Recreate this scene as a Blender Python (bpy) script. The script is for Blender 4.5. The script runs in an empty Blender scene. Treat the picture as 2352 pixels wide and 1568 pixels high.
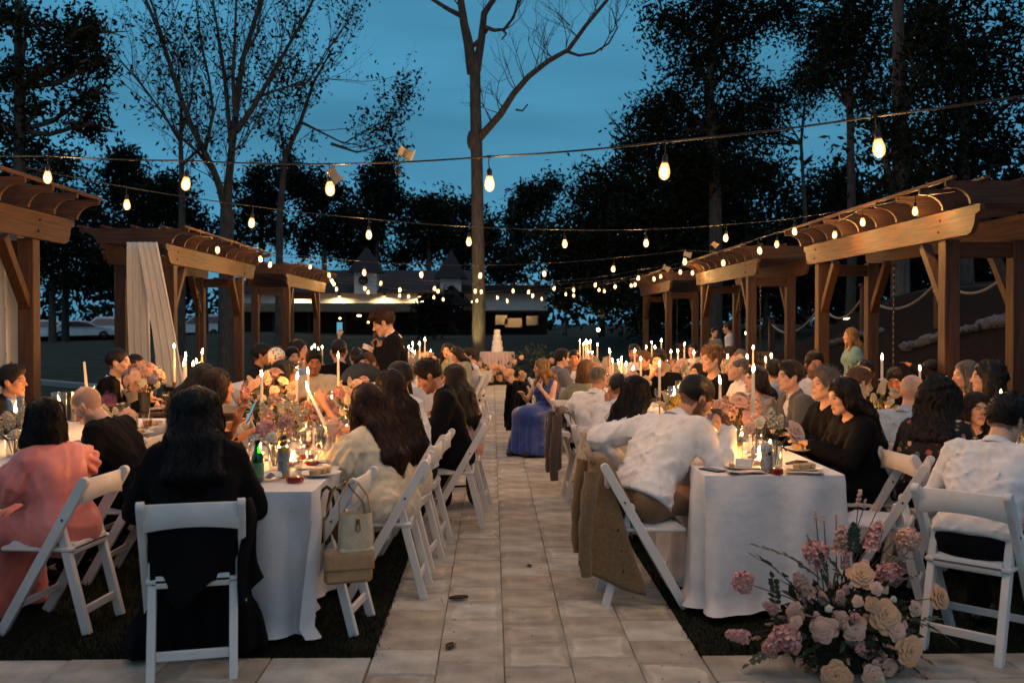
import bpy, math, random
import numpy as np
from mathutils import Vector, Matrix, Euler
random.seed(7); rng = np.random.default_rng(7)
S = bpy.context.scene
COL = S.collection
rad = math.radians
PI = math.pi

# ------------------------------------------------------------------ camera, sky, exposure
CAM_H = 1.55
PITCH, YAW = 0.977, 1.152
cam_d = bpy.data.cameras.new('camera'); cam_d.lens = 35; cam_d.sensor_width = 36
cam_d.clip_start = 0.05; cam_d.clip_end = 1500
cam_d.dof.use_dof = True; cam_d.dof.focus_distance = 8.0; cam_d.dof.aperture_fstop = 3.2
cam = bpy.data.objects.new('camera', cam_d); COL.objects.link(cam)
cam.location = (0, 0, CAM_H); cam.rotation_euler = (rad(90 - PITCH), 0, rad(-YAW))
S.camera = cam
S.view_settings.view_transform = 'Standard'; S.view_settings.look = 'None'
S.view_settings.exposure = 0.0; S.view_settings.gamma = 1.0; S.view_settings.use_curve_mapping = False
S.render.engine = 'CYCLES'
cy = S.cycles
cy.max_bounces = 5; cy.diffuse_bounces = 2; cy.glossy_bounces = 2; cy.transmission_bounces = 3
cy.transparent_max_bounces = 10; cy.caustics_reflective = False; cy.caustics_refractive = False
cy.sample_clamp_indirect = 2.0; cy.sample_clamp_direct = 0.0
cy.use_denoising = True; cy.use_light_tree = True; cy.use_adaptive_sampling = True; cy.adaptive_threshold = 0.02

W = bpy.data.worlds.new('World'); S.world = W; W.use_nodes = True
nt = W.node_tree; nt.nodes.clear()
SUN_EL, SUN_ROT = 4.0, 200.0
def wn(t, **k):
    n = nt.nodes.new(t)
    for a, b in k.items(): setattr(n, a, b)
    return n
L = nt.links.new
# clear dusk sky seen through a thin overcast deck (brighter and greyer overhead, as overcast skies are)
sky = wn('ShaderNodeTexSky', sky_type='NISHITA', sun_disc=False, sun_elevation=rad(SUN_EL), sun_rotation=rad(SUN_ROT))
sky.air_density = 1.0; sky.dust_density = 0.3; sky.ozone_density = 2.0
tc = wn('ShaderNodeTexCoord'); mp = wn('ShaderNodeMapping'); mp.inputs['Scale'].default_value = (1.0, 1.0, 8.0)
nz = wn('ShaderNodeTexNoise'); nz.inputs['Scale'].default_value = 1.5; nz.inputs['Detail'].default_value = 5
rp = wn('ShaderNodeMapRange'); rp.inputs[1].default_value = .3; rp.inputs[2].default_value = .7
rp.inputs[3].default_value = .72; rp.inputs[4].default_value = 1.26
sx = wn('ShaderNodeSeparateXYZ'); el = wn('ShaderNodeMapRange'); el.inputs[1].default_value = .3; el.inputs[2].default_value = 1.0
deck = wn('ShaderNodeMix', data_type='RGBA')
deck.inputs[6].default_value = (0.58, 2.6, 4.3, 1)       # low sky
deck.inputs[7].default_value = (4.8, 4.15, 4.6, 1)         # overhead
mix = wn('ShaderNodeMix', data_type='RGBA'); mix.inputs[0].default_value = .93
mul = wn('ShaderNodeVectorMath', operation='SCALE')
bg = wn('ShaderNodeBackground'); bg.inputs[1].default_value = 0.10
out = wn('ShaderNodeOutputWorld')
L(tc.outputs['Generated'], mp.inputs[0]); L(mp.outputs[0], nz.inputs[0]); L(nz.outputs[0], rp.inputs[0])
L(tc.outputs['Generated'], sx.inputs[0]); L(sx.outputs[2], el.inputs[0]); L(el.outputs[0], deck.inputs[0])
L(sky.outputs[0], mix.inputs[6]); L(deck.outputs[2], mix.inputs[7]); L(mix.outputs[2], mul.inputs[0]); L(rp.outputs[0], mul.inputs['Scale'])
L(mul.outputs[0], bg.inputs[0]); L(bg.outputs[0], out.inputs[0])

sun_d = bpy.data.lights.new('sun', 'SUN'); sun_d.energy = 0.13; sun_d.angle = rad(40); sun_d.color = (1.0, .86, .86)
sun = bpy.data.objects.new('sun', sun_d); COL.objects.link(sun)
sun.rotation_euler = (rad(55), 0, rad(20))      # last glow of the evening sky, high behind the camera

# ------------------------------------------------------------------ pixel <-> place helpers (photo coordinates, 2352 wide)
FPX = 2352 * 35 / 36
CAM_R = Euler((rad(90 - PITCH), 0, rad(-YAW))).to_matrix()
def ray(u, v):
    d = CAM_R @ Vector(((u - 1176) / FPX, -(v - 784) / FPX, -1))
    return d
def at(u, v, Y):
    d = ray(u, v); t = Y / d.y
    return Vector((d.x * t, Y, CAM_H + d.z * t))
def on_z(u, v, z=0.0):
    d = ray(u, v); t = (z - CAM_H) / d.z
    return Vector((d.x * t, d.y * t, z))
def px(p):
    q = CAM_R.transposed() @ (Vector(p) - Vector((0, 0, CAM_H)))
    return 1176 - q.x / q.z * FPX, 784 + q.y / q.z * FPX

def C(h):
    h = h.lstrip('#'); o = []
    for i in (0, 2, 4):
        c = int(h[i:i + 2], 16) / 255
        o.append(c / 12.92 if c <= .04045 else ((c + .055) / 1.055) ** 2.4)
    return tuple(o)

# ------------------------------------------------------------------ materials
MATS = {}
def mat(name, col, rough=.6, var=.15, scale=12.0, bump=0.0, bscale=None, metal=0.0, stretch=(1, 1, 1), spec=.4, coords='Object',
        col2=None, sheen=0.0, objvar=0.0, attr=None, sss=0.0, trans=0.0):
    """procedural principled material: noise-broken base colour, optional bump, per-object variation or a vertex attribute colour"""
    if name in MATS: return MATS[name]
    m = bpy.data.materials.new(name); m.use_nodes = True; MATS[name] = m
    t = m.node_tree; N = t.nodes; K = t.links.new
    b = N['Principled BSDF']
    b.inputs['Roughness'].default_value = rough; b.inputs['Metallic'].default_value = metal
    b.inputs['Specular IOR Level'].default_value = spec
    if sheen: b.inputs['Sheen Weight'].default_value = sheen
    if sss:
        b.inputs['Subsurface Weight'].default_value = sss; b.inputs['Subsurface Radius'].default_value = (.02, .008, .004); b.inputs['Subsurface Scale'].default_value = .5
    co = N.new('ShaderNodeTexCoord'); ma = N.new('ShaderNodeMapping'); ma.inputs['Scale'].default_value = stretch
    K(co.outputs[coords], ma.inputs[0])
    n1 = N.new('ShaderNodeTexNoise'); n1.inputs['Scale'].default_value = scale; n1.inputs['Detail'].default_value = 4
    K(ma.outputs[0], n1.inputs[0])
    mx = N.new('ShaderNodeMix'); mx.data_type = 'RGBA'
    c = tuple(col)[:3]; c2 = tuple(col2)[:3] if col2 else tuple(x * (1 - var * 1.6) for x in c)
    if not col2: c = tuple(min(1, x * (1 + var * .6)) for x in c)
    mx.inputs[6].default_value = (*c, 1); mx.inputs[7].default_value = (*c2, 1)
    rp = N.new('ShaderNodeMapRange'); rp.inputs[1].default_value = .32; rp.inputs[2].default_value = .68
    K(n1.outputs[0], rp.inputs[0]); K(rp.outputs[0], mx.inputs[0])
    last = mx.outputs[2]
    if attr:
        a = N.new('ShaderNodeAttribute'); a.attribute_name = attr
        m2 = N.new('ShaderNodeMix'); m2.data_type = 'RGBA'; m2.blend_type = 'MULTIPLY'; m2.inputs[0].default_value = 1
        K(last, m2.inputs[6]); K(a.outputs[0], m2.inputs[7]); last = m2.outputs[2]
    if objvar:
        oi = N.new('ShaderNodeObjectInfo'); hs = N.new('ShaderNodeHueSaturation')
        r2 = N.new('ShaderNodeMapRange'); r2.inputs[3].default_value = 1 - objvar; r2.inputs[4].default_value = 1 + objvar
        K(oi.outputs['Random'], r2.inputs[0]); K(r2.outputs[0], hs.inputs['Value']); K(last, hs.inputs['Color']); last = hs.outputs[0]
    K(last, b.inputs['Base Color'])
    if bump:
        n2 = N.new('ShaderNodeTexNoise'); n2.inputs['Scale'].default_value = bscale or scale * 4; n2.inputs['Detail'].default_value = 3
        K(ma.outputs[0], n2.inputs[0])
        bp = N.new('ShaderNodeBump'); bp.inputs['Strength'].default_value = bump; bp.inputs['Distance'].default_value = .02
        K(n2.outputs[0], bp.inputs['Height']); K(bp.outputs[0], b.inputs['Normal'])
    return m
def emat(name, col, strength):
    if name in MATS: return MATS[name]
    m = bpy.data.materials.new(name); m.use_nodes = True; MATS[name] = m
    N = m.node_tree.nodes; N.clear()
    e = N.new('ShaderNodeEmission'); e.inputs[0].default_value = (*col, 1); e.inputs[1].default_value = strength
    o = N.new('ShaderNodeOutputMaterial'); m.node_tree.links.new(e.outputs[0], o.inputs[0])
    return m
def glassmat(name, tint_=(1, 1, 1), refl=.12, rough=.03, glow=None):
    """thin clear glass: see-through body with reflections that grow towards grazing angles"""
    if name in MATS: return MATS[name]
    m = bpy.data.materials.new(name); m.use_nodes = True; MATS[name] = m
    t = m.node_tree; N = t.nodes; N.clear(); K = t.links.new
    tr = N.new('ShaderNodeBsdfTransparent'); tr.inputs[0].default_value = (*tint_, 1)
    gl = N.new('ShaderNodeBsdfGlossy'); gl.inputs[1].default_value = rough; gl.inputs[0].default_value = (.9, .9, .9, 1)
    lw = N.new('ShaderNodeLayerWeight'); lw.inputs[0].default_value = .35
    mr = N.new('ShaderNodeMapRange'); mr.inputs[3].default_value = refl * .5; mr.inputs[4].default_value = min(1, refl * 4.5)
    mx = N.new('ShaderNodeMixShader'); o = N.new('ShaderNodeOutputMaterial')
    K(lw.outputs[1], mr.inputs[0]); K(mr.outputs[0], mx.inputs[0]); K(tr.outputs[0], mx.inputs[1]); K(gl.outputs[0], mx.inputs[2])
    if glow:
        em = N.new('ShaderNodeEmission'); em.inputs[0].default_value = (*glow[0], 1); em.inputs[1].default_value = glow[1]
        ad = N.new('ShaderNodeAddShader'); K(mx.outputs[0], ad.inputs[0]); K(em.outputs[0], ad.inputs[1]); K(ad.outputs[0], o.inputs[0])
    else: K(mx.outputs[0], o.inputs[0])
    return m

# ------------------------------------------------------------------ mesh building
class MB:
    def __init__(s): s.v = []; s.f = []; s.m = []; s.mi = 0
    def add(s, vs, fs):
        o = len(s.v); s.v.extend([tuple(p) for p in vs]); s.f.extend([tuple(i + o for i in f) for f in fs]); s.m.extend([s.mi] * len(fs)); return s
    def box(s, c, d, R=None, bev=0.0):
        x, y, z = d[0] / 2, d[1] / 2, d[2] / 2
        if bev:
            b = min(bev, x * .9, y * .9, z * .9); vs = []; fs = []
            for sx in (-1, 1):
                for sy in (-1, 1):
                    for sz in (-1, 1):
                        vs += [(sx * x, sy * (y - b), sz * (z - b)), (sx * (x - b), sy * y, sz * (z - b)), (sx * (x - b), sy * (y - b), sz * z)]
            I = lambda a, b_, c_, k: (((a > 0) * 4 + (b_ > 0) * 2 + (c_ > 0)) * 3 + k)
            for a in (-1, 1):
                q = [I(a, -1, -1, 0), I(a, 1, -1, 0), I(a, 1, 1, 0), I(a, -1, 1, 0)]; fs.append(q if a > 0 else q[::-1])
                q = [I(-1, a, -1, 1), I(-1, a, 1, 1), I(1, a, 1, 1), I(1, a, -1, 1)]; fs.append(q if a > 0 else q[::-1])
                q = [I(-1, -1, a, 2), I(1, -1, a, 2), I(1, 1, a, 2), I(-1, 1, a, 2)]; fs.append(q if a > 0 else q[::-1])
            for a in (-1, 1):
                for b_ in (-1, 1):
                    q = [I(a, b_, -1, 0), I(a, b_, -1, 1), I(a, b_, 1, 1), I(a, b_, 1, 0)]; fs.append(q if a * b_ > 0 else q[::-1])
                    q = [I(a, -1, b_, 0), I(a, 1, b_, 0), I(a, 1, b_, 2), I(a, -1, b_, 2)]; fs.append(q if a * b_ > 0 else q[::-1])
                    q = [I(-1, a, b_, 1), I(-1, a, b_, 2), I(1, a, b_, 2), I(1, a, b_, 1)]; fs.append(q if a * b_ > 0 else q[::-1])
                    for c_ in (-1, 1):
                        t = [I(a, b_, c_, 0), I(a, b_, c_, 1), I(a, b_, c_, 2)]; fs.append(t if a * b_ * c_ > 0 else t[::-1])
        else:
            vs = [(-x, -y, -z), (x, -y, -z), (x, y, -z), (-x, y, -z), (-x, -y, z), (x, -y, z), (x, y, z), (-x, y, z)]
            fs = [(0, 3, 2, 1), (4, 5, 6, 7), (0, 1, 5, 4), (1, 2, 6, 5), (2, 3, 7, 6), (3, 0, 4, 7)]
        c = Vector(c)
        vs = [c + (R @ Vector(p) if R is not None else Vector(p)) for p in vs]
        return s.add(vs, fs)
    def bar(s, p0, p1, w, h, side=(1, 0, 0), bev=0.003):
        """a board from p0 to p1; w along `side`, h across"""
        p0, p1 = Vector(p0), Vector(p1); a = (p1 - p0); Ln = a.length; a.normalize()
        sd = Vector(side); sd = (sd - a * sd.dot(a)).normalized(); up = a.cross(sd)
        R = Matrix((sd, a, -up)).transposed() if False else Matrix((sd, up, a)).transposed()
        return s.box((p0 + p1) / 2, (w, h, Ln), R, bev)
    def tube(s, pts, rs, n=8, cap=True):
        pts = [Vector(p) for p in pts]
        if not hasattr(rs, '__len__'): rs = [rs] * len(pts)
        vs = []; fs = []; prev = None
        for i, p in enumerate(pts):
            d = (pts[min(i + 1, len(pts) - 1)] - pts[max(i - 1, 0)])
            d = d.normalized() if d.length > 1e-9 else Vector((0, 0, 1))
            if prev is None:
                a = d.orthogonal().normalized()
            else:
                a = prev - d * prev.dot(d); a = a.normalized() if a.length > 1e-6 else d.orthogonal().normalized()
            prev = a; b = d.cross(a)
            for k in range(n):
                t = 2 * PI * k / n; vs.append(p + (a * math.cos(t) + b * math.sin(t)) * rs[i])
        for i in range(len(pts) - 1):
            for k in range(n):
                k2 = (k + 1) % n
                fs.append((i * n + k, i * n + k2, (i + 1) * n + k2, (i + 1) * n + k))
        if cap:
            fs.append(tuple(range(n - 1, -1, -1))); o = (len(pts) - 1) * n; fs.append(tuple(o + k for k in range(n)))
        return s.add(vs, fs)
    def lathe(s, prof, n=16, c=(0, 0, 0), R=None):
        c = Vector(c); vs = []; fs = []
        for r, z in prof:
            for k in range(n):
                t = 2 * PI * k / n; p = Vector((r * math.cos(t), r * math.sin(t), z)); vs.append(c + (R @ p if R is not None else p))
        for i in range(len(prof) - 1):
            for k in range(n):
                k2 = (k + 1) % n; fs.append((i * n + k, i * n + k2, (i + 1) * n + k2, (i + 1) * n + k))
        if prof[0][0] > 1e-6: fs.append(tuple(range(n - 1, -1, -1)))
        if prof[-1][0] > 1e-6: fs.append(tuple((len(prof) - 1) * n + k for k in range(n)))
        return s.add(vs, fs)
    def grid(s, fn, nu, nv, wrap=False):
        """fn(i/nu, j/nv) -> point"""
        vs = [fn(i / nu, j / nv) for j in range(nv + 1) for i in range(nu + (0 if wrap else 1))]
        w = nu if wrap else nu + 1; fs = []
        for j in range(nv):
            for i in range(nu):
                i2 = (i + 1) % w if wrap else i + 1
                fs.append((j * w + i, j * w + i2, (j + 1) * w + i2, (j + 1) * w + i))
        return s.add(vs, fs)
    def ell(s, c, r, n=10, m=6, R=None):
        c = Vector(c)
        def fn(u, v):
            t = 2 * PI * u; p = PI * (v * .998 + .001)
            q = Vector((r[0] * math.cos(t) * math.sin(p), r[1] * math.sin(t) * math.sin(p), -r[2] * math.cos(p)))
            return c + (R @ q if R is not None else q)
        return s.grid(fn, n, m, True)
    def prism(s, poly, axis, a, b, bev=0):
        """2-D outline extruded along axis 'x','y' or 'z' from a to b"""
        def P(p, t): return (t, p[0], p[1]) if axis == 'x' else ((p[0], t, p[1]) if axis == 'y' else (p[0], p[1], t))
        n = len(poly); vs = [P(p, a) for p in poly] + [P(p, b) for p in poly]
        fs = [tuple(range(n - 1, -1, -1)), tuple(range(n, 2 * n))] + [(i, (i + 1) % n, n + (i + 1) % n, n + i) for i in range(n)]
        return s.add(vs, fs)
    def mesh(s, name, mats, smooth=None):
        me = bpy.data.meshes.new(name); me.from_pydata(s.v, [], s.f)
        for m in (mats if isinstance(mats, (list, tuple)) else [mats]): me.materials.append(m)
        if isinstance(mats, (list, tuple)) and len(mats) > 1: me.polygons.foreach_set('material_index', s.m)
        if smooth: me.shade_smooth(); me.set_sharp_from_angle(angle=rad(smooth if smooth is not True else 45))
        me.update(); return me
    def obj(s, name, mats, parent=None, smooth=None, loc=None):
        return link(name, s.mesh(name, mats, smooth), parent, loc)
def link(name, me, parent=None, loc=None):
    o = bpy.data.objects.new(name, me); COL.objects.link(o)
    if parent is not None: o.parent = parent
    if loc is not None: o.location = loc
    return o
def np_mesh(name, V, F, m, smooth=True):
    """numpy vertices and equal-length faces -> mesh"""
    me = bpy.data.meshes.new(name); V = np.asarray(V, np.float32); F = np.asarray(F, np.int32)
    me.vertices.add(len(V)); me.vertices.foreach_set('co', V.ravel())
    k = F.shape[1]; me.loops.add(F.size); me.loops.foreach_set('vertex_index', F.ravel())
    me.polygons.add(len(F)); me.polygons.foreach_set('loop_start', np.arange(0, F.size, k, dtype=np.int32))
    me.update(calc_edges=True)
    for x in (m if isinstance(m, (list, tuple)) else [m]): me.materials.append(x)
    if smooth: me.shade_smooth()
    return me
def set_col(me, cols):
    a = me.color_attributes.new('Col', 'FLOAT_COLOR', 'POINT')
    c = np.ones((len(me.vertices), 4), np.float32); c[:, :3] = cols; a.data.foreach_set('color', c.ravel())
def tag(o, label=None, cat=None, group=None, kind=None):
    if label: o['label'] = label
    if cat: o['category'] = cat
    if group: o['group'] = group
    if kind: o['kind'] = kind
    return o
def root(name, label, cat, loc=(0, 0, 0), rz=0.0, group=None):
    o = bpy.data.objects.new(name, None); COL.objects.link(o); o.empty_display_size = .1
    o.location = loc; o.rotation_euler = (0, 0, rz); return tag(o, label, cat, group)
KIDS = {}
def copy_tree(o, loc=None, rz=None, label=None, group=None, scale=None, parent=None):
    c = o.copy(); COL.objects.link(c)
    if parent is not None: c.parent = parent
    for ch in o.children: copy_tree(ch, parent=c)
    if loc is not None: c.location = loc
    if rz is not None: c.rotation_euler = (0, 0, rz)
    if scale is not None: c.scale = scale if hasattr(scale, '__len__') else (scale,) * 3
    if label: c['label'] = label
    if group: c['group'] = group
    return c
# ------------------------------------------------------------------ materials of the place
WOOD = mat('stained_timber', C('#583619'), .6, .25, 5.0, .35, 30, stretch=(9, .55, 9), col2=C('#2c1a0d'))
WOOD_X = mat('stained_timber_across', C('#50311a'), .6, .25, 5.0, .35, 30, stretch=(.55, 9, 9), col2=C('#2c1a0d'))
WOOD_Z = mat('stained_timber_upright', C('#50311a'), .6, .25, 5.0, .35, 30, stretch=(9, 9, .5), col2=C('#2c1a0d'))
TURF = mat('dark_turf', C('#2b2f22'), .95, .3, 30, .6, 300, col2=C('#1c1f17'), spec=.1)
LAWN = mat('lawn', C('#3a4238'), .95, .3, 2.0, .5, 60, col2=C('#2a312a'), spec=.1)
SAND = mat('joint_sand', C('#857b6c'), .95, .3, 60)
BARK = mat('grey_bark', C('#5a524c'), .9, .3, 6, .8, 14, stretch=(3, 3, .6), col2=C('#3a342f'))
BARK_D = mat('dark_bark', C('#4a423c'), .9, .3, 6, .6, 14, stretch=(3, 3, .6))
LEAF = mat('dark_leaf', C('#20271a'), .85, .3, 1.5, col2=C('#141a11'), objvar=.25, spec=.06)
MULCH = mat('pine_mulch', C('#2b221c'), .95, .3, 18, .9, 90, col2=C('#1b1612'), spec=.1)

def paver_mat():
    m = mat('weathered_paver', C('#c2beb6'), .8, .1, 5.0, .6, 90, col2=C('#98948c'), objvar=.2)
    t = m.node_tree; N = t.nodes; K = t.links.new
    b = N['Principled BSDF']; src = b.inputs['Base Color'].links[0].from_socket
    oi = N.new('ShaderNodeObjectInfo'); co = N.new('ShaderNodeTexCoord')
    # warm / grey drift from stone to stone
    m1 = N.new('ShaderNodeMix'); m1.data_type = 'RGBA'; m1.blend_type = 'MULTIPLY'; m1.inputs[0].default_value = 1
    cr = N.new('ShaderNodeValToRGB'); e = cr.color_ramp.elements
    e[0].color = (1.03, .95, .85, 1); e[1].color = (.92, .95, .93, 1)
    x = cr.color_ramp.elements.new(.5); x.color = (1.0, .96, .86, 1)
    K(oi.outputs['Random'], cr.inputs[0]); K(src, m1.inputs[6]); K(cr.outputs[0], m1.inputs[7])
    # pale worn rim inside the stone's edge, dark blotches
    sx = N.new('ShaderNodeSeparateXYZ'); K(co.outputs['Object'], sx.inputs[0])
    nz = N.new('ShaderNodeTexNoise'); nz.inputs['Scale'].default_value = 6; nz.noise_dimensions = '4D'
    K(co.outputs['Object'], nz.inputs['Vector'])
    mw = N.new('ShaderNodeMath'); mw.operation = 'MULTIPLY'; mw.inputs[1].default_value = 97; K(oi.outputs['Random'], mw.inputs[0]); K(mw.outputs[0], nz.inputs['W'])
    def mth(op, a, b_=None):
        n = N.new('ShaderNodeMath'); n.operation = op
        for i, q in enumerate((a, b_)):
            if q is None: continue
            if isinstance(q, (int, float)): n.inputs[i].default_value = q
            else: K(q, n.inputs[i])
        return n.outputs[0]
    ax = mth('DIVIDE', mth('ABSOLUTE', sx.outputs[0]), .152); ay = mth('DIVIDE', mth('ABSOLUTE', sx.outputs[1]), .165)
    d = mth('ADD', mth('MAXIMUM', ax, ay), mth('MULTIPLY', mth('SUBTRACT', nz.outputs[0], .5), .7))
    ring = N.new('ShaderNodeValToRGB'); r = ring.color_ramp.elements
    r[0].position = .5; r[0].color = (1, 1, 1, 1); r[1].position = .98; r[1].color = (.86, .85, .83, 1)
    a = ring.color_ramp.elements.new(.72); a.color = (1.24, 1.24, 1.24, 1); a = ring.color_ramp.elements.new(.84); a.color = (.82, .81, .79, 1)
    K(d, ring.inputs[0])
    m2 = N.new('ShaderNodeMix'); m2.data_type = 'RGBA'; m2.blend_type = 'MULTIPLY'
    gt = mth('MAXIMUM', mth('SUBTRACT', mth('MULTIPLY', mth('FRACT', mth('MULTIPLY', oi.outputs['Random'], 13.7)), 1.7), .7), .12); K(gt, m2.inputs[0])
    K(m1.outputs[2], m2.inputs[6]); K(ring.outputs[0], m2.inputs[7])
    K(m2.outputs[2], b.inputs['Base Color'])
    return m
PAVER = paver_mat()

# ------------------------------------------------------------------ ground
def hgt(x, y):
    h = 0.0
    sm = lambda a, b, t: (lambda q: q * q * (3 - 2 * q))(min(1, max(0, (t - a) / (b - a))))
    if x > 4.9: h += min(2.3, (x - 4.9) * .72) * (1 - sm(18, 30, y) * .75) * sm(4, 7, y + 2)
    h += sm(27, 52, y) * 1.0 * (1 - sm(10, 25, -x) * .9)
    h += .35 * sm(24, 30, y) * sm(6, 16, -x)
    return h
def axis_pts(lo, hi, fine_lo, fine_hi, df, dc):
    o = []; t = lo
    while t < hi:
        o.append(t)
        if fine_lo <= t < fine_hi: t += df
        else: t = min(t + dc, fine_lo) if t < fine_lo else t + dc
    return o + [hi]
gx = axis_pts(-500, 500, -14, 16, 1.0, 40); gx = sorted(set([round(a, 3) for a in gx] + [-120, -90, -60, -45, -30, -20, 20, 30, 45, 60, 90]))
gy = axis_pts(-60, 900, 0, 60, 1.5, 60)
g = MB(); n = len(gx)
g.add([(x, y, hgt(x, y) - .03) for y in gy for x in gx],
      [(j * n + i, j * n + i + 1, (j + 1) * n + i + 1, (j + 1) * n + i) for j in range(len(gy) - 1) for i in range(n - 1)])
tag(g.obj('ground', LAWN, smooth=60), kind='structure')
# mulch bank on the right, its own sheet 4 mm up
g = MB(); xs = [4.75 + i * .4 for i in range(20)]; ys = [3 + i * 1.0 for i in range(26)]
g.add([(x, y, hgt(x, y) - .026) for y in ys for x in xs], [(j * 20 + i, j * 20 + i + 1, (j + 1) * 20 + i + 1, (j + 1) * 20 + i) for j in range(25) for i in range(19)])
tag(g.obj('mulch_bank', MULCH, smooth=60), kind='structure')
PX0, PW, PD, PEND, TY = -.556, .306, .328, 25.3, 4.62
for nm, x0, x1 in (('turf_lawn', -6.2, PX0 - .01), ('turf_lawn', PX0 + 5 * PW + .01, 4.74)):
    g = MB(); g.box(((x0 + x1) / 2, (TY + 25.6) / 2, -.022), (x1 - x0, 25.6 - TY, .036)); tag(g.obj(nm, TURF), kind='structure')
def blades(name, x0, x1, y0, y1, num, h):
    p = np.column_stack([rng.uniform(x0, x1, num), y0 + (y1 - y0) * rng.uniform(0, 1, num) ** 1.5, np.full(num, -.005)])
    a = rng.uniform(0, 2 * PI, num); w = .0035
    side = np.column_stack([np.cos(a), np.sin(a), np.zeros(num)]) * w
    tip = p + np.column_stack([rng.normal(0, .012, num), rng.normal(0, .012, num), rng.uniform(.6, 1.2, num) * h])
    V = np.stack([p - side, p + side, tip], 1).reshape(-1, 3); F = np.arange(num * 3).reshape(-1, 3)
    return tag(link(name, np_mesh(name, V, F, TURF, False)), 'short dark turf blades between the pavers and the tables', 'grass', kind='stuff')
blades('turf_grass', -3.6, PX0 + .012, TY - .01, 8.5, 26000, .032)
blades('turf_grass', PX0 + 5 * PW - .012, 4.4, TY - .01, 8.5, 26000, .032)

# ------------------------------------------------------------------ paved path: every stone an object
def paver_mesh(w, d, seed):
    r = random.Random(seed); g = MB(); b = .0045; zt = .004
    x, y = w / 2 - .0016, d / 2 - .0014
    j = lambda: r.uniform(-.0018, .0018)
    top = [(-x + b + j(), -y + b + j(), zt + j()), (x - b + j(), -y + b + j(), zt + j()), (x - b + j(), y - b + j(), zt + j()), (-x + b + j(), y - b + j(), zt + j())]
    mid = [(-x + j(), -y + j(), zt - b), (x + j(), -y + j(), zt - b), (x + j(), y + j(), zt - b), (-x + j(), y + j(), zt - b)]
    low = [(p[0], p[1], -.035) for p in mid]
    g.add(top + mid + low, [(0, 1, 2, 3)] + [(4 + i, 4 + (i + 1) % 4, (i + 1) % 4, i) for i in range(4)] + [(8 + i, 8 + (i + 1) % 4, 4 + (i + 1) % 4, 4 + i) for i in range(4)])
    return g.mesh('paver', PAVER, 30)
PM = [paver_mesh(PW, PD, i) for i in range(6)]
g = MB(); g.box((PX0 + 2.5 * PW, (2.0 + PEND) / 2, -.03), (5 * PW + .01, PEND - 2.0, .044)); path = tag(g.obj('path', SAND), kind='structure')
spots = []
for c_ in range(5):
    off = (.02, .17, .085, .21, .13)[c_]
    y = 2.9 + off
    while y < PEND: spots.append((PX0 + (c_ + .5) * PW, y)); y += PD
spots.sort(key=lambda q: q[1]); vis = [q for q in spots if q[1] > 3.9]; rest = MB()
for k, (x, y) in enumerate(spots):
    if y <= 3.9 or (k - (len(spots) - len(vis))) >= 296:
        rest.box((x, y, -.015), (PW - .005, PD - .005, .038), None, .006)
    else:
        o = link('paver', random.choice(PM), path, (x, y, random.uniform(-.0015, .0015))); o.rotation_euler = (random.uniform(-.004, .004), random.uniform(-.004, .004), random.choice((0, PI)) + random.uniform(-.006, .006))
tag(rest.obj('paver_field', PAVER, path), kind='stuff')
g = MB(); 
for x0, x1 in ((-5.0, PX0 - .012), (PX0 + 5 * PW + .012, 5.2)): g.box(((x0 + x1) / 2, (2.0 + TY) / 2, -.032), (x1 - x0, TY - 2.0, .044))
terr = tag(g.obj('terrace', SAND), kind='structure')
TM = [paver_mesh(.46, .33, 20 + i) for i in range(4)]
for sgn, xs_ in ((-1, PX0 - .235), (1, PX0 + 5 * PW + .235)):
    for r_ in range(3):
        for k in range(9):
            x = xs_ + sgn * (k * .462 + (.2 if r_ % 2 else 0)); y = TY - .168 - r_ * .332
            if sgn * (x - xs_) < .1 and r_ % 2: pass
            o = link('paver', random.choice(TM), terr, (x, y, random.uniform(-.002, .002)))
            o.rotation_euler = (0, 0, random.choice((0, PI)))
    for k in (1,):
        g = MB(); g.box((xs_ + sgn * -.13, TY - .168 - .332, -.016), (.19, .325, .038), None, .006); g.obj('paver', PAVER, terr)

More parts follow.
